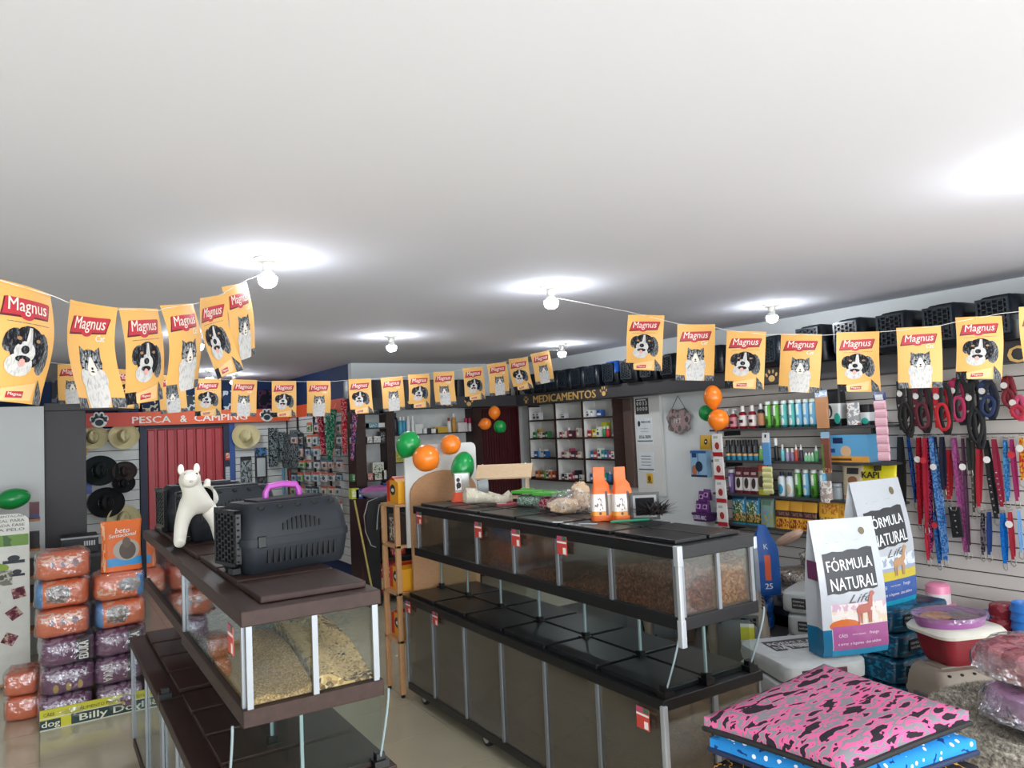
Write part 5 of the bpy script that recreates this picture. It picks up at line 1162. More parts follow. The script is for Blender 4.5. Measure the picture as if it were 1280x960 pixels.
def card(label, px0, py0, px1, py1, Y, m, cat='packet', name='hanging_packet', grp=None, X=None, d=.015):
    a, c = (at_y(px0, py0, Y), at_y(px1, py1, Y)) if X is None else (at_x(px0, py0, X), at_x(px1, py1, X))
    wv = abs(c.x-a.x) if X is None else abs(c.y-a.y); h = abs(a.z-c.z)
    o = B().loft([rrect(wv, d, .004, 0), rrect(wv*1.0, d*1.6, .006, h*.3), rrect(wv, d, .004, h*.8), rrect(wv*.98, d*.4, .002, h)]).build(name, m)
    mid = (a+c)/2
    return tag(o, label, cat, grp, (mid.x, mid.y-(.012 if X is None else 0), c.z), 0 if X is None else -RW if 0 else (0 if X is None else RW))
net = rampmat('camo_net', [(0, '#1a2022'), (.45, '#59666a'), (.52, '#a8b4b4'), (.58, '#22282a')], (45, 45, 30), 'noise', .7)
nett = pmat('net_header', '#30383a', [('b', 0, .88, 1, 1, '#101214'), ('n', 0, 0, 1, .86, '#9aa6a8', .5)])
card('orange-headed card of white cord right of the red door', 281, 563, 294, 575, AY-.02, pmat('orng', '#c8482c', [('n', .1, .2, .9, .8, '#e8d8c8', .5)]))
card('white ruled packet under the orange-headed card', 281, 576, 293, 604, AY-.02, pmat('ruled', '#c6cccc', [('b', 0, k*.12, 1, k*.12+.02, '#8f9698') for k in range(1, 8)]))
card('black net packet between the two white packets', 300, 571, 315, 607, AY-.03, nett)
card('black packet with white label and blue header', 318, 560, 334, 605, AY-.03, pmat('blab', '#1a1c1e', [('b', .15, .22, .85, .72, '#c2c8c8'), ('n', 0, .78, 1, 1, '#3f78b0', .5), ('n', 0, 0, 1, .18, '#5a6264', .5)]))
for i, (x0, x1, y0, y1) in enumerate(((335, 347, 535, 583), (348, 357, 540, 576), (352, 366, 543, 587), (363, 375, 538, 585))):
    if i < 2: card('dark fishing net bundle, %s from the left in the corner' % ORD[i], x0, y0, x1, y1, AY-.04, net, 'net', 'fishing_net', 'fishing nets in the slatwall corner', d=.05)
    else: card('dark fishing net bundle, %s from the left in the corner' % ORD[i], x0, y0, x1, y1, 0, net, 'net', 'fishing_net', 'fishing nets in the slatwall corner', X=2.86, d=.05)
card('yellow tool packet left of the first straw hat', 103, 551, 109, 569, AY-.03, pmat('yel_pk', '#d8a42c', [('b', .3, .2, .5, .9, '#2a2a20')]))
card('small blue and white packets below the yellow one', 104, 604, 115, 617, AY-.03, pmat('bw_pk', '#5a74b8', [('b', 0, 0, .35, 1, '#e4e6ea')]))
# tackle blister packs on the side slatwall
rnd = random.Random(5); cols_t = [('grey', '#aeb6b6'), ('pale blue', '#8fb4c0'), ('salmon', '#c89a8a'), ('dark', '#2c3436'), ('white', '#dfe4e2'), ('teal', '#3f7c84'), ('beige', '#c2b49a'), ('blue', '#4a7898'), ('green', '#5a9a3c')]
g = 'tackle packs on the side slatwall'; rown = ['top', 'second', 'third', 'fourth', 'fifth', 'sixth', 'seventh', 'lowest']
for r_, py in enumerate((534, 549, 564, 580, 596, 613, 632, 652)):
    for c_ in range(7):
        px = 367+c_*9.4+rnd.uniform(-1.5, 1.5)
        if r_ == 0 and c_ < 2 or px > 431: continue
        nm_, cc = rnd.choice(cols_t)
        if r_ == 6 and c_ == 0: nm_, cc = 'green', '#5a9a3c'
        wv, h = rnd.uniform(6, 8.6), rnd.uniform(9, 14)
        m = pmat('tk'+cc, cc, [('b', 0, .74, 1, 1, ['#c05a3a', '#2f5f78', '#e0e2de', '#22282c'][len(cc+nm_) % 4]), ('n', .1, .05, .9, .7, '#e6ebea' if cc != '#dfe4e2' else '#5a6a70', .5), ('e', .25, .15, .75, .55, '#3c4a50')])
        o = card('%s tackle pack, %s from the left in the %s row of the side slatwall' % (nm_, ORD[c_], rown[r_]), px-wv/2, py-h/2, px+wv/2, py+h/2, 0, m, 'pack', 'tackle_pack', g, X=2.87-rnd.uniform(0, .05), d=.012)
# patterned rod sleeves hanging from the sign
for lb_, a, b_, wv, c, c2, D in (('dark red patterned rod sleeve hanging before the tackle wall', (401-2, 512), (405, 568), 9, '#9a1c34', '#c23a50', 7.4), ('green patterned rod sleeve, left of the green pair', (409, 510), (411, 576), 6, '#1f7a58', '#3fa07c', 7.6), ('green patterned rod sleeve, right of the green pair', (417, 512), (413, 572), 8, '#0f6a4c', '#2f9070', 7.5), ('bright red patterned rod sleeve against the dark post', (430, 500), (431, 568), 8, '#b81c2c', '#d84a54', 7.4), ('blue and red patterned rod sleeve right of the dark post', (444, 512), (440, 575), 7, '#28407c', '#a8384c', 7.4)):
    p, q = at_x(*a, 2.82), at_x(*b_, 2.82); D = (p-Vector((0, 0, CH))).dot(_f); r0 = wv/2/933*D
    t = thing('rod_sleeve', lb_, 'sleeve', tuple(p)); v = q-p
    B().tube([v*k/8 for k in range(9)], [r0*(1.05-.35*k/8) for k in range(9)], 10).build('sleeve', rampmat('slv'+c, [(0, c), (.48, c2), (.56, '#d8d8d4'), (.6, c)], (40, 40, 40), 'noise', .6), t, smooth=True)
    B().tube([(0, 0, 0), (.03, 0, 2.15-p.z)], .002).build('cord', string_mat, t)
# tall rods in the corner
for i, (px, c) in enumerate(((354, '#5a9ab8'), (362, '#8a4038'), (357.5, '#9aa0a0'))):
    p, q = at_y(px, 585, AY-.3), at_y(px, 660, AY-.3)
    tag(B().tube([(0, 0, p.z), (0, 0, 0)], .018, 8).build('packed_rod', col(c)), '%s rod tube standing in the alcove corner' % ('pale blue', 'dark red', 'grey')[i], 'rod', None, (p.x, p.y, 0))
# ================================================================ ON TOP OF THE DISPLAYS (alcove)
for i, (x0, x1, h, c, c2, z_) in enumerate(((64, 76, .22, '#2a2c34', '#5a5c66', 0), (78, 101, .26, '#d8d8d6', '#3a3a3c', 0), (103, 138, .24, '#e0e0de', '#4a4a4c', 0), (146, 172, .2, '#16284a', '#2a3f6a', 0), (176, 196, .22, '#1a2a50', '#c8c0a0', 0), (228, 242, .2, '#38444a', '#c8d4d8', 0), (277, 290, .25, '#18365a', '#c8d0d8', 0), (321, 340, .26, '#141620', '#4a2a4a', 0), (370, 384, .24, '#101828', '#28385a', 0))):
    Yb = AY-.03 if x0 > 110 else 8.13; a, c_ = at_y(x0, 505, Yb), at_y(x1, 505, Yb)
    m = rampmat('topbox%d' % i, [(0, c), (.5, c2), (.62, c)], (9, 9, 9), 'noise', .4)
    tag(B().box(-(c_.x-a.x)/2, (c_.x-a.x)/2, -.07, .07, 0, h).build('stored_box', m, bev=.006), 'stored %s box on top of the alcove display, %s from the left' % ('dark' if i not in (1, 2) else 'white printed', ORD[i]), 'box', 'boxes on top of the alcove display', ((a.x+c_.x)/2, AY-.07 if x0 > 110 else 8.15, 2.191 if x0 > 110 else 2.201), 0)
for i, (x0, x1) in enumerate(((455, 478), (498, 512), (532, 546), (566, 582), (432, 450))):
    a, c_ = at_y(x0, 480, 7.85), at_y(x1, 480, 7.85); wv = c_.x-a.x
    tag(B().loft([rrect(wv, .2, .02, 0), rrect(wv*.95, .2, .03, .2)]).build('stored_case', M_cn, smooth=True), 'dark plastic case on the back shelf beam, behind the far flags, %s from the left' % ORD[(i+1) % 5], 'case', 'dark cases on the back shelf beam', ((a.x+c_.x)/2, 7.86, TOPZ), 0)
p = at_y(637, 488, 7.85)
for k in range(3): inst('trphy', bottle(.03, .16, mat('dark_bronze', '#3a2418', .35, .5), mat('dark_bronze', '#3a2418', .35, .5), None, .4), 'dark bronze figurine bottle in the corner above the dark red door, %s of three' % ORD[k], 'figurine', (p.x-.14+.13*k, 7.86, TOPZ), 0)

# ================================================================ BACK WALL GOODS
def bz(py_): return bw(*py_).z
zL = [bw(458, y_).z for y_ in (517, 535, 554, 601)]; zR = [bw(540, y_).z for y_ in (541.5, 575, 604)]
ZL = sorted(zL, reverse=True)
zl1, zl2, zl3, zl4 = ZL
G = 'goods on the shelves left of the dark red door'
def bk(px, z, dy=0): p = bw(px, 550, 7.84+dy); return (p.x, 7.84+dy, z)
for i, px in enumerate((444, 454.5, 461, 468)): inst('dkb', bottle(.05, .22, mat('smoke_bottle', '#3a5560', .2), col('#d8d6d2'), col('#7f98a0', .4), .3), 'smoky blue bottle, %s of four on the top left back shelf' % ORD[i], 'bottle', bk(px, zl1), 0, G)
for i, (px, wv, c, n_) in enumerate(((446, .11, '#d8d6d0', 'white'), (455, .1, '#4a4442', 'dark'), (464, .15, '#3f8aa0', 'teal'), (477, .1, '#dcdad6', 'pale'))): inst('bx'+c, carton(wv, .08, .05, pmat('bxx'+c, c, [('n', .1, .1, .9, .9, '#d8e0dc' if c != '#d8d6d0' else '#6a7070', .52)])), 'flat %s box on the second left back shelf, %s from the left' % (n_, ORD[i]), 'box', bk(px, zl2), 0, G)
for i, (px, wv, c, n_, h) in enumerate(((444, .1, '#dedcd6', 'white printed', .07), (452, .1, '#e2e0da', 'cream printed', .07), (460, .1, '#dedcd6', 'white printed', .07), (469, .1, '#dad8d4', 'grey printed', .07), (477.5, .07, '#1c1a1c', 'black', .12))): inst('by'+c+str(h), carton(wv, .08, h, pmat('byy'+c, c, [('n', .1, .1, .9, .9, '#3a3c3c' if c != '#1c1a1c' else '#a8a8a8', .55)])), '%s box on the third left back shelf, %s from the left' % (n_, ORD[i]), 'box', bk(px, zl3), 0, G)
for i, (px, wv, c, n_, h) in enumerate(((442, .09, '#3f8a4a', 'green', .08), (451, .11, '#c8a43a', 'yellow', .09), (460, .1, '#c84a3c', 'red and white', .08), (470, .13, '#d8d6c8', 'tall cream', .19), (479, .09, '#dcd8d0', 'white', .1))): inst('bq'+c, carton(wv, .08, h, pmat('bqq'+c, c, [('n', .1, .1, .9, .9, '#e8e6e0' if i != 3 else '#4a6a3a', .52)])), '%s box on the lowest left back shelf, %s from the left' % (n_, ORD[i]), 'box', bk(px, zl4), 0, G)
for i, (px, c, n_, h, r) in enumerate(((494.5, '#1c1a1c', 'black', .25, .03), (501, '#4aa0b8', 'aqua', .2, .028), (505.5, '#2f8ab0', 'blue', .2, .025), (511, '#d8dcdc', 'white', .21, .024), (516.5, '#dfe2e0', 'thin white', .21, .02), (562, '#e0dcd8', 'red-capped white', .17, .028), (568, '#c8923a', 'gold', .22, .028))):
    inst('br'+c, bottle(r, h, col(c, .35), col('#a8243a' if i == 5 else '#e8e8e4' if i != 0 else '#111111'), None, .2), '%s bottle on the top right back shelf' % n_, 'bottle', bk(px, zR[0]), 0, G)
for i, (px, c, n_, wv, h) in enumerate(((523, '#d8dad6', 'pale card', .1, .11), (530, '#e0e0dc', 'white', .07, .06), (535, '#2c2c30', 'dark spotted', .06, .06), (541, '#e4e2dc', 'cream', .1, .05), (551, '#c8a03a', 'mustard', .16, .07), (577, '#e4dedc', 'pale pink', .12, .11))): inst('bt'+c, carton(wv, .08, h, col(c)), '%s box on the top right back shelf' % n_, 'box', bk(px, zR[0]), 0, G)
for i, px in enumerate((583, 588, 593)): inst('pkb', bottle(.024, .16, col('#e8e2e2'), col('#c02858'), None, .35, 'wide'), 'white bottle with pink cap, %s of three on the top right back shelf' % ORD[i], 'bottle', bk(px, zR[0]), 0, G)
for i, (px, c, n_) in enumerate(((498, '#c8c04a', 'yellow-green'), (579, '#d8d6d2', 'white'), (588, '#e0dcd8', 'cream'))): inst('bu'+c, carton(.11, .08, .12, pmat('buu'+c, c, [('n', .1, .1, .9, .9, '#4a4a4a', .56)])), '%s box on the middle right back shelf' % n_, 'box', bk(px, zR[1]), 0, G)
inst('ybx2', carton(.07, .06, .11, col('#d8d070')), 'small pale yellow box on the dark divider of the back shelves', 'box', (bw(485, 560).x, 7.74, zl3), 0, G) if 0 else None
# on the black worktop
for i, (px, wv, c, n_, h) in enumerate(((442.5, .08, '#c8d040', 'lime yellow', .11), (449, .1, '#2c4a98', 'blue', .1), (457, .09, '#1f2f68', 'navy', .09), (482, .08, '#2a3a7c', 'dark blue', .14))):
    p = bw(px, 618, 7.6); inst('wt'+c, carton(wv, .08, h, pmat('wtt'+c, c, [('n', .1, .2, .9, .8, '#e4e8ea', .5)])), '%s box on the black worktop below the back shelves' % n_, 'box', (p.x, 7.6, CT+.001), 0)
p = bw(470, 618, 7.52)
t = thing('helmet_bowl', 'pink and white oval basin on the black worktop', 'basin', (p.x, 7.52, CT+.001))
B().lathe([(0, 0), (.09, 0), (.15, .05), (.155, .07), (0, .07)], 24).warp(lambda x, y, z: (x*1.1, y*.7, z)).build('lower_half', mat('grey_lilac', '#9a94a8', .4), t, smooth=True)
B().lathe([(.155, .072), (.13, .1), (.06, .125), (0, .13)], 24).warp(lambda x, y, z: (x*1.1, y*.7, z)).build('upper_half', mat('pink_lilac', '#c270b0', .4), t, smooth=True)
for i, pts in enumerate((((472, 622), (460, 627), (455, 645), (457, 665), (464, 682), (470, 684)), ((482, 628), (474, 631), (472, 645), (471, 662)))):
    P = [at_y(x, y, 7.40) for x, y in pts]; tag(B().tube(P, .005, 6).build('white_cable', col('#b8b8b4')), '%s white cable hanging over the black cabinet' % ('longer', 'shorter')[i], 'cable')
P = [at_y(443, 625, 7.38), at_y(452.5, 732, 7.36)]
P[1].z = .0
P = [at_y(443, 625, 7.36), Vector((at_y(452, 700, 7.3).x+.12, 7.25, .0))]
tag(B().tube(P, .011, 8).build('broom_handle', mat('yellow_wood', '#b8a45a', .5)), 'yellow wooden broom handle leaning on the black cabinet', 'handle')
rbm = pmat('red_bag', '#a01c20', [('b', 0, .55, 1, .95, '#b02428'), ('e', .25, .12, .8, .52, '#c8a068'), ('n', 0, 0, 1, .5, '#d8c0a8', .58), ('n', .15, .65, .85, .85, '#e8dcd0', .55)])
for i, (px, z, yy) in enumerate(((497, .48, 7.6), (462, .1, 7.6), (474, .1, 7.62), (486, .1, 7.6), (505, .1, 7.6), (490, .1, 7.75))):
    p = bw(px, 690, yy); inst('rbag', pouch(.17, .30, .09, rbm), 'red food bag on the %s shelf of the black cabinet, %s of the group' % ('upper' if z > .3 else 'lowest', ORD[i]), 'bag', (min(p.x, 4.05), yy, z), 0, 'red food bags in the black cabinet')

# ================================================================ LEFT: receiver, poster stand, rack, pack stack
p0, p1 = at_y(77, 672, 7.4), at_y(122, 668, 7.4)
t = thing('counter_cabinet', 'dark low counter under the grey column', 'cabinet', (.28, 7.6, 0))
B().box(-.25, .32, -.25, .38, 0, .86).build('body', M_black, t); B().box(-.27, .34, -.27, .38, .86, .885).build('worktop', M_dark, t)
t = thing('stereo_receiver', 'black stereo receiver with a silver trimmed front on the dark counter', 'receiver', (.28, 7.6, .886))
B().box(-.14, .14, -.16, .16, 0, .14).build('housing', M_blackm, t, bev=.004); B().box(-.14, .14, -.165, -.16, .125, .14).build('silver_trim', M_alu, t)
for k in range(5): B().box(.03+.018*k, .042+.018*k, -.166, -.16, .06, .1).build('button', col('#c8ccd0', .3), t)
B().box(-.13, .0, -.163, -.16, .04, .1).build('display', col('#22303a', .2), t)
# poster stand
t = thing('poster_stand', 'white cardboard poster stand with rounded top at the left picture edge', 'stand', (-.36, 6.9, 0), math.radians(-4)); t.scale = (1, 1, .935)
W_ = at_y(37, 700, 6.9).x+.36
st = [(-.5, 0.05), (W_, 0.05), (W_, 1.30)]+[(W_-.09+.09*math.cos(a), 1.33+.07*math.sin(a)) for a in (.3, .8, 1.3)]+[(-.5, 1.40)]
B().prism(st, 0, .02).build('board', mat('poster_white', '#dcdcd4', .4, coat=.2), t)
B().box(-.5, W_+.01, -.0, .03, .03, .055).build('foot_rail', M_pine, t)
b = B(); b.m = 0; b.box(-.5, W_-.005, -.003, 0, 1.14, 1.23); b.m = 1
for k, s_ in enumerate(('LIMENTAÇÃO', 'IDEAL PARA', 'CADA FASE', 'DA PELO')): b.text(s_, W_-.13, 1.38-.036*k, height=.022, width=.2, y=-.004, bold=.01)
b.m = 2; b.oval(W_-.10, 1.04, .04, .025, -.004); b.box(W_-.17, W_-.03, -.004, -.003, 1.0, 1.025); b.oval(W_-.08, .93, .03, .02, -.004); b.box(W_-.13, W_-.03, -.004, -.003, .895, .915)
b.m = 3; b.oval(W_-.2, .97, .07, .04, -.0035); b.m = 4
for x, z, a_ in ((W_-.07, .76, .2), (W_-.10, .60, .6), (W_-.13, .40, -.5), (W_-.24, .68, -.4)):
    b.prism([(x+.06*math.cos(a_+PI/2*k+.78), z+.06*math.sin(a_+PI/2*k+.78)) for k in range(4)], -.004, -.001); 
b.m = 5; b.box(W_-.24, W_-.11, -.004, -.003, .83, .95)
b.build('printing', [pmat('leafy', '#6f9a3c', [('n', 0, 0, 1, .5, '#c8b03a', .45), ('n', 0, .3, 1, 1, '#3f6a2c', .55)]), col('#6a6a62'), col('#2f3440'), col('#8fae3c'), rampmat('snackpic', [(0, '#6a3a44'), (.45, '#8f5a62'), (.55, '#c8b0a0'), (.65, '#5a3a50')], (20, 20, 20)), rampmat('catpic', [(0, '#8a8a80'), (.5, '#c8c6bc'), (.6, '#6a6a60')], (16, 16, 16))], t)
# small wooden rack behind the stand
xr0 = at_y(36, 700, 7.3).x; xr1 = at_y(47, 700, 7.3).x
t = thing('wooden_rack', 'small orange wooden shelf rack between the poster stand and the column', 'rack', (xr0-.3, 7.45, 0))
for k, z in enumerate((.3, .52, .74, .96, 1.2)): B().box(0, .38, -.12, .12, z, z+.018).build('shelf', mat('orange_pine', '#b8743f', .5), t)
for x in (.0, .26): B().box(x, x+.02, -.1, .1, 0, 1.22).build('upright', MC['orange_pine'], t)
for k, (z, c, n_) in enumerate(((1.219, '#5a1a2c', 'maroon'), (.979, '#1c1418', 'black'), (.759, '#3a241c', 'dark brown'), (.539, '#2c1c18', 'brown-black'))):
    inst('wr'+c, carton(.07, .12, .13, pmat('wrk'+c, c, [('b', 0, 0, 1, .3, '#3a3f6a' if k == 0 else c)])), '%s package on the small orange wooden rack' % n_, 'package', (xr0+.04, 7.42, z), 0)
# cardboard tray and wrapped packs
TX0, TX1, TY = -.02, .62, 5.76
t = thing('cardboard_tray', 'yellow printed cardboard tray on the floor under the wrapped packs', 'tray', ((TX0+TX1)/2, TY+.2, 0), math.radians(1))
hw = (TX1-TX0)/2
prn = pmat('tray_print', '#d8d23a', [('b', 0, 0, .18, .5, '#1f3a38'), ('b', .27, 0, .98, .56, '#1f3a38'), ('b', 0, .56, 1, .6, '#e8e8d8'), ('b', 0, 0, 1, .06, '#dcdccc')])
B().box(-hw, hw, -.21, -.2, 0, .13).build('front_wall', prn, t); B().box(-hw, hw, .2, .21, 0, .13).build('rear_wall', col('#b8945a'), t)
B().box(-hw, -hw+.01, -.2, .2, 0, .13).build('side_wall', col('#b8945a'), t); B().box(hw-.01, hw, -.2, .2, 0, .13).build('side_wall', col('#b8945a'), t); B().box(-hw+.01, hw-.01, -.2, .2, 0, .01).build('bottom', col('#b8945a'), t)
B().text('Billy Dog', .08, .035, width=.36, height=.055, y=-.213, bold=.02).text('dog', -.26, .035, width=.10, height=.05, y=-.213, bold=.02).build('lettering', col('#e8ecd8'), t)
B().text('ALIMENTO PARA CÃES', .05, .1, width=.3, height=.022, y=-.213).text('CÃES', -.27, .1, width=.06, y=-.213).build('small_lettering', col('#3a3c1c'), t)
M_wrap = glass('plastic_wrap', (.95, .94, .94), .07, .14, bump=22, dust=.08, dcol=(.75, .74, .74))
orm = pmat('orange_pack', '#ee7436', [('b', 0, 0, .14, 1, '#3f8fd0'), ('e', .2, .2, .65, .85, '#a89a94'), ('n', .2, .2, .62, .8, '#6a5a50', .5), ('n', .14, .75, .95, .98, '#f0b898', .55)], (0, 2), .35, .4, 14)
orm2 = pmat('orange_pack_b', '#ee763c', [('b', .82, .1, 1, .9, '#3f8fd0'), ('e', .45, .3, .9, .8, '#9a9290'), ('n', .05, .2, .4, .5, '#f2c4a8', .5)], (0, 2), .35, .4, 14)
orm3 = pmat('orange_pack_c', '#ec7644', [('n', .05, .55, .95, .9, '#f2cdb8', .48), ('e', .25, .45, .35, .65, '#8a6a78'), ('e', .45, .45, .55, .65, '#8a6a78'), ('e', .66, .45, .78, .7, '#8a6a78')], (0, 2), .35, .4, 14)
pum = pmat('purple_pack', '#6d2c62', [('n', 0, .5, 1, 1, '#a888a0', .5), ('b', .62, .05, .9, .95, '#2c2a34'), ('n', .02, .1, .3, .4, '#8a5a80', .5)], (0, 2), .35, .4, 14)
pum2 = pmat('purple_pack_b', '#6d2c62', [('n', 0, .55, 1, 1, '#b09aac', .48), ('e', .22, .1, .32, .4, '#c8a84a'), ('e', .45, .12, .55, .42, '#c8a84a'), ('e', .66, .14, .76, .44, '#c8a84a')], (0, 2), .35, .4, 14)
def wrapped(m, label, loc, rz=0, w_=.31, d_=.36, h_=.15, text=None, tf=1):
    t = thing('wrapped_pack', label, 'pack', loc, math.radians(rz), 'film wrapped packs on the tray')
    B().ell((0, 0, h_/2), (w_/2, d_/2, h_/2), 20, 10, .38, .02).build('bale', m, t, smooth=True)
    B().ell((0, 0, h_/2), (w_/2+.008, d_/2+.008, h_/2+.002), 22, 10, .4, .06).build('film', M_wrap, t, smooth=True)
    if text:
        b = B().text(text, 0, 0, width=.11, height=.055, y=-d_/2-.011, bold=.04, rot=PI/2*tf); b.v = [(x+w_*.26*tf, y, z+h_/2) for x, y, z in b.v]; b.build('lettering', col('#e4e0dc'), t)
    return t
xs = (.135, .455); z0 = .012; hh = .168
lay = [[(pum2, None), (pum2, None), (pum, 'EDUKA'), (orm3, None), (orm, None), (orm3, None)], [(pum2, None), (pum, 'EDUKA'), (pum, 'EDUKA'), (orm, None), (orm2, None)]]
rn = ['lowest', 'second', 'third', 'fourth', 'fifth', 'topmost']
for ci in range(2):
    z = z0
    for k, (m, tx) in enumerate(lay[ci]):
        wrapped(m, '%s wrapped pack, %s from the floor in the %s stack' % ('purple' if m in (pum, pum2) else 'orange', rn[k] if not (ci == 1 and k == 4) else 'topmost', ('left', 'right')[ci]), (xs[ci]+random.uniform(-.012, .012)+(.0 if ci else -.01*k/3), TY+.18+random.uniform(-.01, .02), z), random.uniform(-3, 3)+1, h_=hh+.012, text=tx, tf=1 if ci == 0 or k == 2 else -1)
        z += hh+.016
    if ci == 0: ZTL = z
    else: ZTR = z
wrapped(orm3, 'small orange wrapped pack on the floor left behind the tray', (-.10, TY+.42, 0), 80, w_=.28, d_=.2, h_=.16)
wrapped(orm3, 'small orange wrapped pack lying on the one left behind the tray', (-.11, TY+.42, .162), 84, w_=.28, d_=.2, h_=.16)
# orange litter bag standing on the right stack
p = at_y(151, 714, TY+.08)
t = thing('litter_bag', 'orange cat litter bag with a cat picture standing on the right pack stack', 'bag', (p.x+.01, TY+.14, ZTR), math.radians(4))
o = pouch(.26, .34, .11, pmat('litterbag', '#e8702a', [('b', .14, .1, 1, .26, '#3a9ad8'), ('e', .28, .2, .92, .62, '#b0a8a0'), ('e', .42, .22, .82, .58, '#5a4c44'), ('e', .5, .45, .7, .66, '#6a5a50'), ('n', .0, 0, .1, 1, '#f0c098', .5)], bump=8))(); o.name = 'bag'; o.parent = t
B().text('beto', 0, .275, width=.09, y=-.05, bold=.02, shear=.2).text('Sensacional', .0, .245, width=.17, y=-.058, bold=.02, shear=.2, rot=.06).build('lettering', col('#f4ece4'), t)
tag(B().box(-.06, .06, -.1, .1, 0, .02).build('yellow_package', col('#d8a020')), 'x', 'package') if 0 else None

# ================================================================ ON THE BLACK CASE
CZ = 1.328
p = at_z(578, 626, CZ)
t = thing('bowl_feeder', 'orange feeding bowl with a clear dog-print hopper on the black case', 'feeder', tuple(p), math.radians(-25))
B().loft([rrect(.14, .12, .02, 0), rrect(.13, .11, .02, .01), rrect(.115, .1, .02, .055), rrect(.11, .095, .02, .06)]).build('base', mat('coral_plastic', '#e8562c', .35), t, smooth=True, ang=30)
B().loft([rrect(.10, .075, .008, .06), rrect(.105, .08, .008, .18), rrect(.10, .075, .01, .185)]).build('hopper', glass('frosted', (.85, .83, .78), .1, .2, dust=.5, dcol=(.8, .76, .7)), t)
b = B(); b.m = 0; b.box(-.045, -.005, -.043, -.041, .075, .17); b.m = 1; b.oval(-.025, .14, .012, .014, -.044); b.oval(-.022, .105, .016, .02, -.044); b.box(-.035, -.028, -.044, -.043, .08, .1)
b.build('printing', [col('#efeae6'), col('#2c2428')], t)
p = at_z(608, 632, CZ)
t = thing('cat_tunnel_toy', 'pale cone shaped pet tunnel with a dark mouth lying on the black case', 'toy', tuple(p), math.radians(-25))
crm = rampmat('crumple', [(0, '#b8ae98'), (.4, '#d0c8b4'), (.6, '#e4ddcc'), (.7, '#a89c84')], (24, 24, 24), 'noise', .5)
B().loft([[(x0, r_*1.0*math.cos(2*PI*j/14), .055+r_*.8*math.sin(2*PI*j/14)+dz) for j in range(14)] for x0, r_, dz in ((-.14, .035, .0), (-.12, .062, .01), (-.04, .06, .008), (.05, .04, -.012), (.1, .03, -.02), (.14, .045, -.005), (.16, .03, -.02))]).build('cone', crm, t, smooth=True)
B().lathe([(.034, -.05), (.045, .0), (.045, .012), (.038, .012), (.03, -.03), (0, -.03)], 18, (.0, -.02, .12), axis='x').build('mouth_ring', mat('grey_ring', '#8f9696', .4), t, smooth=True)
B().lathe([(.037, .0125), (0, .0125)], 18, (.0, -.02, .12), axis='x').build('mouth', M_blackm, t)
p = at_z(636, 631, CZ)
tag(B().box(-.07, .07, -.035, .035, 0, .012).build('leaflet', pmat('leaflet', '#b03a48', [('b', 0, 0, .4, 1, '#e8e4e4'), ('n', .4, 0, 1, 1, '#d890a0', .55)], (0, 1))), 'pink and white leaflet pack on the black case', 'leaflet', None, tuple(p), math.radians(-35))
p = at_z(634, 624, CZ)+Vector((.08, .12, 0))
t = thing('wooden_feeder', 'small wooden bird feeder with a plank roof on the black case', 'feeder', tuple(at_z(634, 624, CZ)+Vector((.03, .06, 0))), math.radians(-40)); t.scale = (1.15, 1.15, 1.2)
lw_ = mat('light_wood', '#d8bb98', .55, var=.12, wood=(3, 14, 14))
for s_ in (-1, 1): B().cb(0, s_*.045, .15, .32, .12, .01, Matrix.Rotation(-s_*.6, 4, 'X')).build('roof_plank', lw_, t)
for x in (-.13, .12): B().box(x, x+.012, -.04, .04, 0, .15).build('side_board', lw_, t); B().lathe([(.004, 0), (.004, .02), (0, .02)], 8, (x, 0, .172)).build('hook_eye', M_met, t)
B().box(-.13, .13, -.045, .045, 0, .012).build('floor_board', lw_, t)
M_greenp = mat('green_lid', '#4fae3c', .35)
for i, (px, py, c, s_) in enumerate(((672, 631, '#7aa08a', 1), (690, 628, '#c02a48', 1))):
    p = at_z(px, py, CZ); 
    if i == 0: p = Vector((2.42, 3.70, CZ))
    else: p = Vector((2.42, 3.47, CZ))
    t = thing('clear_pet_box', ('clear box with a green lid and grey-green gravel on the black case', 'clear box with a green lid and a red toy inside on the black case')[i], 'box', tuple(p), math.radians(-70))
    B().loft([rrect(.15, .10, .01, 0), rrect(.16, .11, .01, .08)], cap=False).build('clear_wall', M_glass, t)
    B().loft([rrect(.168, .118, .01, .08), rrect(.165, .115, .01, .094)]).build('lid', M_greenp, t); B().tube([(-.05, 0, .094), (-.045, 0, .102), (.045, 0, .102), (.05, 0, .094)], .004).build('handle', M_greenp, t)
    B().ell((0, 0, .035), (.068, .044, .032), 14, 8, .7, .1).build('contents', rampmat('cont%d' % i, [(0, c), (.5, '#d8e0dc' if i == 0 else '#e8c8cc'), (.58, '#4a6a5a' if i == 0 else c)], (60, 60, 60)), t, smooth=True)
t = thing('chew_bag', 'crumpled clear bag of rawhide chews on the black case', 'bag', tuple(at_z(717, 641, CZ)), math.radians(-20))
rh = rampmat('rawhide', [(0, '#c09878'), (.4, '#d8bc9c'), (.55, '#e4dcd0'), (.62, '#b07850')], (22, 22, 22), 'noise', .4)
B().ell((-.05, 0, .04), (.085, .06, .04), 16, 10, .8, .14).build('chews', rh, t, smooth=True); B().ell((.05, .02, .08), (.05, .05, .075), 16, 10, .8, .16).build('chews', rh, t, smooth=True)
B().ell((.0, .0, .055), (.13, .075, .06), 18, 10, .8, .2).build('film', M_wrap, t, smooth=True)
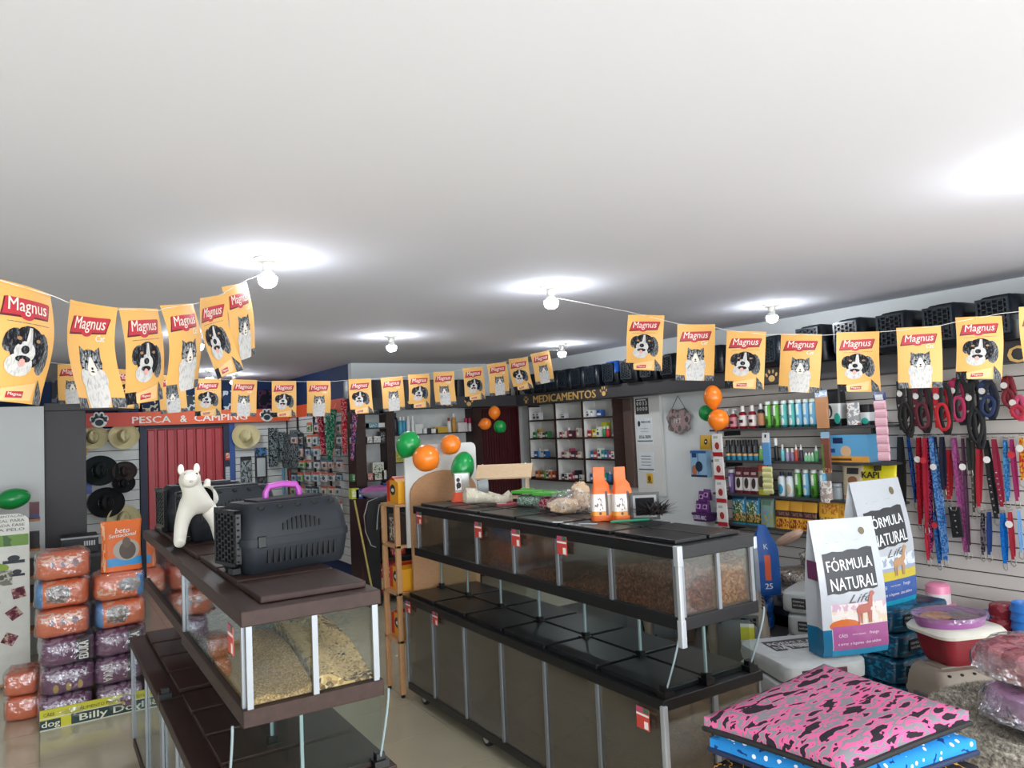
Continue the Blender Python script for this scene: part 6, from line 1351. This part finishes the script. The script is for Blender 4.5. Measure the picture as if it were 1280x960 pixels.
obm = pmat('snackbag', '#e8692a', [('b', 0, .10, 1, .50, '#e8e0d8'), ('b', 0, .10, 1, .18, '#e89a3c'), ('n', .12, .2, .5, .45, '#7a6a68', .56), ('b', .62, .1, .74, .55, '#5a4a44'), ('b', .74, .14, .95, .48, '#b0a498'), ('e', .3, .11, .42, .17, '#4a3a34')], bump=10)
for i, px in enumerate((752, 778)):
    t = thing('snack_bag', 'orange and white gusseted snack bag, %s of the pair on the black case' % ('left', 'right')[i], 'bag', tuple(at_z(px+1, 650, CZ)), math.radians(-28+6*i), 'pair of orange snack bags on the black case')
    R = []
    for k, (w_, d_, z) in enumerate(((.10, .07, 0), (.105, .075, .02), (.10, .072, .09), (.088, .055, .14), (.072, .03, .175), (.058, .014, .195), (.056, .008, .255))): R.append(rrect(w_, d_, min(w_, d_)*.2, z, cx=(-.008 if z > .18 else 0)))
    B().loft(R).build('bag', obm, t, smooth=True, ang=45)
t = thing('picture_frame', 'small black framed picture standing behind the orange snack bags', 'frame', (2.43, 2.70, CZ), math.radians(-30))
B().box(-.07, .07, 0, .012, 0, .012).box(-.07, .07, 0, .012, .118, .13).box(-.07, -.058, 0, .012, .012, .118).box(.058, .07, 0, .012, .012, .118).build('frame', M_blackm, t)
B().box(-.058, .058, .004, .01, .012, .118).build('mount', col('#8a8a88'), t); B().box(-.045, .045, .002, .004, .022, .105).build('picture', rampmat('pic', [(0, '#1c1c20'), (.6, '#3a2a30')], (9, 9, 9)), t)
B().box(-.004, .004, .012, .08, 0, .004).build('strut', M_blackm, t)
t = thing('feather_duster', 'dark feather duster with a green handle on the near end of the black case', 'duster', tuple(at_z(820, 652, CZ)), math.radians(-40))
b = B(); rn_ = random.Random(3)
for k in range(170):
    a, e = rn_.uniform(0, 2*PI), rn_.uniform(0, 1.1); l = rn_.uniform(.05, .11); c0_ = Vector((rn_.uniform(-.03, .03), rn_.uniform(-.02, .02), .03))
    d_ = Vector((math.cos(a)*math.cos(e)*1.3, math.sin(a)*math.cos(e)*.7, math.sin(e)*.8)); s_ = d_.cross(Vector((0, 0, 1))).normalized()*.006; q = c0_+d_*l; q.z = max(q.z, .004)
    mdp = (c0_+q)/2+Vector((0, 0, .008)); b.add([c0_, mdp+s_, q, mdp-s_], [(0, 1, 2, 3)])
b.build('feathers', mat('dark_feather', '#2a2422', .8), t, kind='stuff')
B().tube([(-.03, 0, .012), (-.21, -.03, .008)], .006, 8).build('handle', mat('green_handle', '#2f8a6a', .35), t)
tag(B().box(-.045, .045, -.012, .012, 0, .002).build('paper_slip', col('#a8c0cc')), 'pale blue paper slip on the black case in front of the chew bag', 'paper', None, tuple(at_z(735, 655, CZ+.001)), math.radians(-55))
tag(B().box(-.025, .025, -.01, .01, 0, .002).build('paper_slip', col('#d8dcdc')), 'small white paper scrap at the edge of the black case', 'paper', None, tuple(at_z(697, 653, CZ+.001)), math.radians(-60))

# ================================================================ WOODEN RACK GOODS
ypm = pmat('yellow_sachet', '#e8a41c', [('e', .25, .3, .7, .7, '#1e2126'), ('e', .35, .42, .6, .56, '#e0e4e6'), ('b', .72, .05, .98, .9, '#c82c24'), ('b', .3, .86, .95, .98, '#c02a22')], (1, 2))
rx, ry = RACK
for i, (z, nm_) in enumerate(((1.301, 'on the top'), (.701, 'on the lower middle shelf'), (.381, 'on the lowest shelf'))):
    tag(B().box(0, .2, -.1, .1, 0, .15).add([(0, -.08, .15), (.2, -.08, .15), (.2, 0, .185), (0, 0, .185), (.2, .08, .15), (0, .08, .15)], [(0, 1, 2, 3), (3, 2, 4, 5), (0, 3, 5), (1, 4, 2)]).build('sachet_box', ypm), 'yellow sachet box with a dog emblem %s of the wooden rack' % nm_, 'box', 'yellow sachet boxes on the wooden rack', (rx+.04, ry+.13, z), 0)
tag(B().box(0, .2, -.09, .09, 0, .2).build('brown_box', pmat('brown_sn', '#3a2c28', [('n', .1, .1, .9, .9, '#c8c4be', .52)], (1, 2))), 'dark brown snack box on the upper shelf of the wooden rack', 'box', None, (rx+.04, ry+.13, 1.021), 0)
tag(B().box(0, .2, -.09, .09, 0, .12).build('maroon_box', pmat('maroon_sn', '#4a1418', [('n', .2, .2, .8, .8, '#d8c8c4', .5)], (1, 2))), 'maroon snack box under the dark brown one on the wooden rack', 'box', None, (rx+.26, ry+.13, .701), 0)

# ================================================================ SACKS ON THE RIGHT
def sack(label, p0, p1, H_, D_, m, prints, cat='food sack', lean=0, name='food_sack', tp=0):
    """standing gusseted sack; p0,p1: base corners of its front face (world)"""
    a, b_ = Vector(p0), Vector(p1); W_ = (b_-a).length; rz = math.atan2(b_.y-a.y, b_.x-a.x); n = Vector((-math.sin(rz), math.cos(rz), 0))
    t = thing(name, label, cat, tuple((a+b_)/2+n*D_/2), rz); t.rotation_euler = (lean, 0, rz)
    dep = lambda z: D_*(1 if z < H_*.45 else max(.03, 1-((z-H_*.45)/(H_*.55))**1.4))
    fy = lambda x, z: -dep(z)/2-.012*math.cos(x/W_*PI)*(1 if z < H_*.8 else .4)
    b = B(); R = []
    for k in range(15):
        z_ = H_*k/14; d_ = dep(z_); g = .022*math.sin(min(1, k/4)*PI/2); ring = []
        xs_ = [-.5, -.25, 0, .25, .5]
        for x in xs_: ring.append((x*W_, fy(x*W_, z_)+(.012 if k == 0 else 0), z_))
        ring.append((W_/2-g, 0, z_))
        for x in xs_[::-1]: ring.append((x*W_, -fy(x*W_, z_), z_))
        ring.append((-W_/2+g, 0, z_)); tf_ = 1-tp*max(0, (z_/H_-.7)/.3)**.8; R.append([(q_[0]*tf_, q_[1], q_[2]) for q_ in ring])
    b.loft(R); b.build('sack', m, t, smooth=True, ang=35)
    prints(t, W_, H_, lambda x, z: fy(x, z)-.0015)
    return t
wht = '#b6bac0'
def fn_prints(land, landc, blue):
    def f(t, W_, H_, fy):
        b = B(); q = [(-.40, .63), (-.36, .80), (.30, .83), (.33, .80), (.38, .62), (.33, .60), (-.36, .59), (-.40, .63)]
        # subdivided label so it follows the sack
        n = 10; V = []; F = []
        for j in range(5):
            for i in range(n+1):
                u = i/n; v = j/4; x = (-.40+.78*u)*W_; z = (.455+.30*v+.03*u+.006*math.sin(u*19+j))*H_; V.append((x, fy(x, z), z))
        F = [(j*(n+1)+i, j*(n+1)+i+1, (j+1)*(n+1)+i+1, (j+1)*(n+1)+i) for j in range(4) for i in range(n)]
        b.add(V, F).build('name_label', col('#35363a', .5), t)
        k = lambda x, z: fy(x, z)-.002
        b = B(); b.text('FÓRMULA', -.015*W_, .70*H_, width=.70*W_, height=.105*H_, bold=.012, rot=.05, fn=k).text('NATURAL', .01*W_, .545*H_, width=.70*W_, height=.095*H_, bold=.012, rot=.05, fn=k).box(-.34*W_, .30*W_, -.001, 0, .62*H_, .621*H_) if 0 else b.text('FÓRMULA', -.015*W_, .68*H_, width=.70*W_, height=.10*H_, bold=.012, rot=.05, fn=k).text('NATURAL', .01*W_, .535*H_, width=.70*W_, height=.09*H_, bold=.012, rot=.05, fn=k)
        b.build('lettering', col('#e8eaec'), t)
        b = B(); b.text('Life', .08*W_, .418*H_, width=.36*W_, height=.06*H_, shear=.5, rot=.04, fn=fy).text('SUPER PREMIUM', -.05*W_, .83*H_, width=.5*W_, height=.01*H_, rot=.05, fn=fy).build('script_lettering', col('#5a5c60'), t)
        b = B(); P = [(.28*W_+.05*W_*math.cos(a*PI/6), .90*H_+.05*W_*math.sin(a*PI/6)) for a in range(12)]
        b.add([(x, fy(x, z), z) for x, z in P], [tuple(range(12))]); b.build('seal', col('#6a6248'), t)
        if landc:
            b = B(); mc = col(landc); 
            def sh(pts, dz=0): b.add([(x*W_, k(x*W_, z*H_)-.001*dz, z*H_) for x, z in pts], [tuple(range(len(pts)))])
            b.m = 0
            sh([(.02, .30), (.22, .31), (.24, .35), (.20, .375), (.06, .365), (.0, .34)]); sh([(.18, .34), (.26, .345), (.27, .42), (.31, .445), (.28, .465), (.24, .46), (.20, .40)]); 
            for x in (.03, .07, .19, .22): sh([(x, .23), (x+.018, .23), (x+.03, .32), (x-.005, .32)])
            b.build('dog_picture', mc, t)
            tb2 = B(); 
            for i, s_ in enumerate(('CÃES', 'PORTE PEQUENO', 'Frango')): tb2.text(s_, (-.22+.24*i)*W_, .155*H_, width=(.13, .2, .15)[i]*W_, fn=k)
            tb2.text('e arroz  e legumes  cães adultos', .03*W_, .09*H_, width=.66*W_, fn=k); tb2.build('small_lettering', col('#e8dce8'), t)
        bb2 = B(); bb2.add([(-W_/2-.0015, yv, zv*H_) for yv, zv in ((-.05, .56), (.03, .56), (.03, .70), (-.05, .70))], [(0, 1, 2, 3)]); bb2.build('side_label', col('#6a2f58' if landc else '#2c2e34'), t)
    return f
SZt = .60
fm1 = pmat('sack_print_pink', wht, [('b', .14, .22, 1, .385, '#c8a8bc'), ('b', .14, .22, 1, .33, '#d8c8b0'), ('n', .14, .2, 1, .38, '#dcd4d0', .5), ('e', .1, .18, .55, .27, '#c86a34'), ('b', .14, .04, 1, .22, '#a0568c'), ('b', 0, 0, 1, .045, '#1c84ae'), ('b', 0, 0, .13, .2, '#14648a')], bump=7, rough=.3)
fm2 = pmat('sack_print_blue', wht, [('b', .2, .24, 1, .40, '#9aa4b8'), ('n', .2, .3, 1, .40, '#d4dae2', .5), ('b', .1, .2, 1, .27, '#c8b43c'), ('b', .1, .03, 1, .2, '#3c5c9c'), ('b', 0, 0, 1, .04, '#1f9abc'), ('b', 0, 0, .12, .3, '#28a8c0')], bump=7, rough=.3)
a, b_ = at_z(1031, 823, SZt), at_z(1112, 813, SZt)
sack('white dog food sack with pink print and black name label, nearer of the two', a, b_, .66, .13, fm1, fn_prints(True, '#b0685c', False))
a, b_ = at_d(1086, 765, 4.1), at_d(1147, 748, 4.32); TZ = (a.z+b_.z)/2; a.z = b_.z = TZ
sack('white dog food sack with blue print, behind the pink printed one', a, b_, .70, .14, fm2, fn_prints(True, '#b8906a', True))
# pile of lying white sacks
M_ws = pmat('white_sack', '#b4b8b8', [('n', 0, 0, 1, 1, '#b8bcbc', .56)], (0, 1), .4, 0, 9); M_tl = pmat('teal_sack', '#12405c', [('n', 0, 0, 1, 1, '#1f7a9c', .55), ('n', .5, 0, 1, .5, '#0c2438', .5)], (0, 1), .3, .3, 9)
def lying(label, loc, rz, w_, d_, h_, m, lab='#2c2d30', red=True, top=False, name='food_sack'):
    t = thing(name, label, 'food sack', loc, math.radians(rz))
    b = B(); b.ell((0, 0, h_/2), (w_/2, d_/2, h_/2), 24, 10, .28, .025); b.build('sack', m, t, smooth=True)
    b = B()
    b.box(-w_*.32, -w_*.12, -d_/2-.002, -d_/2+.004, h_*.28, h_*.72).build('end_label', col(lab), t)
    b = B(); b.text('FÓRMULA', -w_*.22, h_*.6, width=w_*.16, y=-d_/2-.004).text('NATURAL', -w_*.22, h_*.42, width=w_*.16, y=-d_/2-.004).build('lettering', col('#dcdcdc'), t)
    if red: B().box(-w_*.0, w_*.2, -d_/2-.002, -d_/2+.004, h_*.3, h_*.7).build('flavour_label', col('#5a2c38'), t)
    if top:
        B().box(-w_*.3, w_*.34, -d_*.02, d_*.3, h_-.006, h_+.0005).build('top_label', col('#303236'), t)
        b = B(); b.text('FÓRMULA', 0, .0, width=w_*.55, height=d_*.10).text('NATURAL', 0, -d_*.14, width=w_*.55, height=d_*.10); b.v = [(x, z+d_*.20, h_+.002) for x, y, z in b.v]; b.build('top_lettering', col('#dcdcdc'), t)
        B().lathe([(0, 0), (w_*.14, 0), (w_*.14, .004), (0, .004)], 14, (w_*.25, -d_*.25, h_-.003)).build('picture', col('#8a4530'), t)
    return t
for k in range(6):
    lying('white food sack lying %s the front pile%s' % (('lowest in', 'second from the floor in', 'third from the floor in', 'fourth from the floor in', 'fifth from the floor in', 'topmost on')[k], ' with its black label upwards' if k == 5 else ''), (3.30+.012*(k % 2), 2.58-.01*(k % 3), .001+.0985*k), -24+3*(k % 2), .46, .50, .0985, M_ws, top=(k == 5))
for k in range(3):
    lying('grey-white food sack lying in the back pile by the beige carrier, %s from the floor' % ORD[k], (4.17+.02*(k % 2), 3.02, .281+.14*k), -70+5*(k % 2), .42, .42, .14, M_ws, red=False)
for k in range(5):
    lying('teal food sack lying in the pile under the blue printed sack, %s from the floor' % ORD[k], (4.21+.015*(k % 2), 2.56, .001+TZ/5*k), -8+3*(k % 2), .50, .32, TZ/5-.001, M_tl, '#101820', False)
for k in range(4):
    lying('dark blue food sack lying beside the pink printed sack, %s from the floor' % ORD[k], (3.66, 2.16-.01*k, .001+.118*k), -24, .34, .3, .118, M_tl, '#14243c', False) if 0 else None
# blue bags
p = at_z(960, 742, .62)
for k in range(1): pass
BBZ = .28
for k in range(3):
    t = thing('flat_blue_bag', 'bright blue flat food sack lying under the standing blue bag, %s' % ('lowest', 'middle', 'topmost')[k], 'food sack', (4.30, 3.84, BBZ+.001+.105*k), math.radians(-50))
    B().ell((0, 0, .052), (.25, .18, .052), 20, 8, .45, .04).build('sack', pmat('bluegreen_sack', '#1f62b8', [('n', 0, 0, 1, 1, '#17509c', .5), ('n', 0, 0, .4, .4, '#3a9a3c', .52)], (0, 1), .3, .3, 9), t, smooth=True)
a, b_ = at_z(946, 745, .60), at_z(977, 744, .60)
def bprints(t, W_, H_, fy):
    b = B()
    for j in range(8):
        pass
    V = []; n = 8
    for j in range(n+1):
        z = (.22+.36*j/n)*H_
        for x in (-.12*W_, .12*W_): V.append((x, fy(x, z), z))
    b.add(V, [(2*j, 2*j+1, 2*j+3, 2*j+2) for j in range(n)]).build('orange_label', col('#e0603a'), t)
    B().text('25', 0, .14*H_, height=.08*H_, bold=.03, fn=fy).text('K', 0, .70*H_, height=.07*H_, fn=fy).build('lettering', col('#dfe6ee'), t)
sack('standing bright blue food bag with an orange label strip', a, b_, .46, .14, pmat('blue_bag', '#1c58a8', [('b', 0, 0, .16, .8, '#9aa4b0')], bump=8, rough=.35), bprints, name='blue_food_bag', tp=.72)
t = thing('mint_package', 'mint green and white packages behind the standing blue bag', 'package', tuple(at_z(937, 715, .62)+Vector((.25, .25, -.2))), RW)
B().ell((0, 0, .16), (.10, .06, .16), 16, 8, .5, .04).build('package', pmat('mint', '#a8d4bc', [('n', 0, 0, 1, 1, '#3f8a6a', .56)]), t, smooth=True)
bm3 = rampmat('seed_bag', [(0, '#6a5a48'), (.45, '#9a8c78'), (.55, '#c8c0b0'), (.62, '#4a4236')], (40, 40, 40), 'noise', .3)
for i, (px, py, w_, h_, z_) in enumerate(((1003, 722, .36, .13, .55), (992, 702, .34, .12, .68), (1012, 690, .3, .14, .70))):
    p = at_x(px, py, 4.62); t = thing('seed_bag', 'clear bag of brown seed on the plinth behind the blue bag, %s' % ('lowest', 'middle', 'topmost leaning back')[i], 'bag', (4.66+.08*i, p.y, .421 if i == 0 else .421+.125*i), RW)
    B().ell((0, 0, h_/2), (w_/2, .17, h_/2), 20, 8, .6, .06).build('seed', bm3, t, smooth=True); B().ell((0, 0, h_/2), (w_/2+.008, .178, h_/2+.004), 20, 8, .6, .1).build('film', M_wrap, t, smooth=True)
p = at_x(985, 680, 4.8)
tag(B().ell((0, 0, .0), (.13, .05, .035), 16, 8, .8, .05).build('rawhide_roll', mat('rawhide_pink', '#c8a490', .6)), 'pinkish rawhide roll leaning above the seed bags', 'chew', None, (4.82, p.y, .72+.14), RW).rotation_euler = (0, -.5, RW)

# ================================================================ LITTER TRAY, BEDS, CUSHIONS
t = thing('litter_tray', 'dark red litter tray with a white rim standing on the beige carrier', 'tray', (4.0, 2.13, .494), math.radians(-22)); t.scale = (.82, .85, 1)
B().loft([rrect(.30, .22, .05, 0), rrect(.34, .26, .06, .03), rrect(.40, .31, .07, .135), rrect(.40, .31, .07, .15)]).build('basin', mat('dark_red_plastic', '#84222e', .35), t, smooth=True, ang=50)
B().loft([rrect(.44, .35, .08, .145), rrect(.475, .385, .09, .15), rrect(.48, .39, .09, .165), rrect(.44, .35, .08, .185)]).build('rim', mat('ivory_plastic', '#dad8cc', .35), t, smooth=True, ang=50)
t = thing('oval_dish', 'lilac oval tray wrapped in clear film on the white rimmed litter tray', 'tray', (3.99, 2.15, .681), math.radians(-20))
nn = 30
def ov(rx_, ry_, z): return [(rx_*math.cos(2*PI*k/nn), ry_*math.sin(2*PI*k/nn), z) for k in range(nn)]
B().loft([ov(.175, .125, 0), ov(.195, .145, .05), ov(.19, .14, .052), ov(.175, .125, .015)], cap=False).add(ov(.175, .125, .012), [tuple(range(nn))]).build('dish', mat('lilac_plastic', '#9c5c9c', .35), t, smooth=True, ang=50)
B().ell((-.07, .02, .035), (.08, .06, .018), 16, 8, .8).build('chew_toy', mat('tan_chew', '#c8966c', .6), t, smooth=True); B().box(-.02, .13, -.07, .07, .014, .034).build('paper_insert', mat('grey_insert', '#8f8582', .6), t)
B().loft([ov(.2, .15, .03), ov(.2, .15, .052), ov(.14, .1, .058), ov(.01, .01, .06)], cap=False).build('film', M_wrap, t, smooth=True)
# plush bed
t = thing('plush_bed', 'round shaggy grey plush pet bed at the lower right corner', 'pet bed', (3.2, 1.42, .451), 0)
PRX, PRY = .44, .38
fur = rampmat('grey_fur', [(0, '#6a6660'), (.38, '#8f8a80'), (.5, '#aaa598'), (.62, '#c4c0b2'), (.7, '#7a766e')], (60, 60, 60), 'noise', .95)
R = []
for q, z in ((.86, 0), (.98, .05), (1.0, .1), (.95, .155), (.84, .17), (.72, .15), (.55, .12), (.2, .115)):
    R.append([(q*PRX*math.cos(2*PI*j/36), q*PRY*math.sin(2*PI*j/36), z+.006*math.sin(5*j+q*9)) for j in range(36)])
B().loft(R).build('cushion', fur, t, smooth=True)
b = B(); rn_ = random.Random(8)
prof = [(1.0, .03), (1.0, .1), (.95, .155), (.84, .17), (.72, .15), (.55, .12), (.3, .115)]
for k in range(26000):
    u = rn_.random()*(len(prof)-1); i = int(u); f_ = u-i; q = prof[i][0]*(1-f_)+prof[i+1][0]*f_; z = prof[i][1]*(1-f_)+prof[i+1][1]*f_
    a = rn_.uniform(0, 2*PI); P = Vector((q*PRX*math.cos(a), q*PRY*math.sin(a), z)); outv = Vector((math.cos(a)*(q-.6)*1.2+rn_.uniform(-.9, .9), math.sin(a)*(q-.6)*1.2+rn_.uniform(-.9, .9), rn_.uniform(.4, 1))).normalized()*rn_.uniform(.012, .024)
    s_ = outv.orthogonal().normalized()*.0016; b.add([P-s_, P+s_, P+outv], [(0, 1, 2)])
b.build('pile', fur, t, kind='stuff')
gng = rampmat('gingham', [(0, '#c87880'), (.5, '#9c4450')], (14, 14, 14), 'check', .6)
lil = rampmat('lilac_print', [(0, '#c79ac6'), (.66, '#c79ac6'), (.68, '#5a3a5c'), (.74, '#e4d4e4')], (13, 13, 13), 'noise', .6, detail=1)
pz = .60
for i, (nm_, m, z, loc) in enumerate((('lilac printed pillow in a clear bag on the plush bed', lil, pz, (3.20, 1.33)), ('red gingham pillow in a clear bag on top of the lilac one', gng, pz+.152, (3.21, 1.35)))):
    t = thing('bagged_pillow', nm_, 'pillow', (loc[0], loc[1], z), math.radians(-28))
    B().ell((.06, 0, .075), (.28, .21, .075), 28, 12, .55, .03).build('pillow', m, t, smooth=True)
    B().ell((.06, 0, .077), (.30, .225, .08), 28, 12, .55, .07).build('film', M_wrap, t, smooth=True)
    B().loft([[(-.20, -.12, .03), (-.20, .12, .03), (-.20, .12, .12), (-.20, -.12, .12)], [(-.30, -.05, .055), (-.30, .05, .055), (-.30, .05, .07), (-.30, -.05, .07)]]).build('film_corner', M_wrap, t)
# cushions
camo = rampmat('pink_camo', [(0, '#2b272d'), (.405, '#c85f8c'), (.47, '#7c7a80'), (.545, '#c85f8c'), (.605, '#2b272d')], (9, 31, 20), 'noise', .8, detail=2.5, distort=.25)
blu = rampmat('blue_print', [(0, '#e4ecf2'), (.24, '#2c86cc'), (.66, '#2c86cc'), (.76, '#1a3a78')], (38, 30, 30), 'voro', .8)
blk = rampmat('black_gold_print', [(0, '#232022'), (.48, '#232022'), (.5, '#c8923c'), (.53, '#232022')], (16, 16, 16), 'noise', .8)
zt_ = .86; cA = at_z(880, 900, .80); cB = at_z(1030, 829, .86); cC = at_z(1211, 893, .80); cD = at_z(1052, 960, .755)
cen = (cA+cB+cC+cD)/4; ang = math.atan2((cC-cD).y+(cB-cA).y, (cC-cD).x+(cB-cA).x); LW = ((cB-cA).length+(cC-cD).length)/2; LD = ((cD-cA).length+(cC-cB).length)/2
zz = .462
for i, (nm_, m, m2, h_, dz, rot) in enumerate((('lowest cushion of the stack, pink camouflage print', camo, M_blackm, .11, 0, -2), ('second lowest cushion of the stack, black with gold lines', blk, M_blackm, .09, 0, -3), ('blue cushion with white print under the top cushion', blu, mat('navy_piping', '#14284a', .7), .085, 0, -4), ('top cushion of the stack, pink and grey camouflage with black piping', camo, mat('black_piping', '#141416', .7), .085, 0, 0))):
    t = thing('pet_cushion', nm_, 'cushion', (cen.x+(.02, .03, .02, 0)[i], cen.y-.0, zz), ang+math.radians(rot), 'stacked pet cushions')
    n = 14; s1, s2 = LW/2*(1 if i == 3 else .97), LD/2*(1 if i == 3 else .97); R = []
    q4 = [(Matrix.Rotation(-ang, 3, 'Z') @ (c_-cen)) for c_ in (cD, cC, cB, cA)]; sc_ = 1 if i == 3 else .985
    def bil(x, y, z):
        u, v = (x/s1+1)/2, (y/s2+1)/2; p_ = q4[0]*(1-u)*(1-v)+q4[1]*u*(1-v)+q4[2]*u*v+q4[3]*(1-u)*v
        return (p_.x*sc_, p_.y*sc_, z+p_.z*.8)
    V = []; F = []
    def zf(u, v): e = (1-abs(u)**5)*(1-abs(v)**5); return e
    for sgn in (1, -1):
        o_ = len(V)
        for jj in range(n+1):
            for ii in range(n+1):
                u, v = -1+2*ii/n, -1+2*jj/n; pin = 1-.025*(1-abs(v)**2) if abs(u) > .99 else 1; pin2 = 1-.025*(1-abs(u)**2) if abs(v) > .99 else 1
                dim = .006*math.exp(-((u)**2+(v)**2)*12)
                V.append((u*s1*pin, v*s2*pin2, h_/2+sgn*(h_/2*(.5+.5*zf(u, v)**.6)-dim)))
        fs = [(o_+j_*(n+1)+i_, o_+j_*(n+1)+i_+1, o_+(j_+1)*(n+1)+i_+1, o_+(j_+1)*(n+1)+i_) for j_ in range(n) for i_ in range(n)]
        F += fs if sgn == 1 else [f_[::-1] for f_ in fs]
    def idx(k_, o_): return [o_+i_ for i_ in range(n+1)]+[o_+j_*(n+1)+n for j_ in range(1, n+1)]+[o_+n*(n+1)+i_ for i_ in range(n-1, -1, -1)]+[o_+j_*(n+1) for j_ in range(n-1, 0, -1)]
    ta, ba = idx(0, 0), idx(0, (n+1)**2)
    F += [(ba[k_], ba[(k_+1) % len(ba)], ta[(k_+1) % len(ta)], ta[k_]) for k_ in range(len(ta))]
    B().add(V, F).warp(bil).build('cover', m, t, smooth=True, ang=80)
    per = [(-1+2*k/12, -1) for k in range(12)]+[(1, -1+2*k/12) for k in range(12)]+[(1-2*k/12, 1) for k in range(12)]+[(-1, 1-2*k/12) for k in range(13)]
    P = [(u*s1*(1-.025*(1-v*v) if abs(u) > .99 else 1), v*s2*(1-.025*(1-u*u) if abs(v) > .99 else 1), h_*.3) for u, v in per]
    B().tube([bil(*p_) for p_ in P], .010, 8).build('piping', m2, t, smooth=True)
    zz += h_+.001
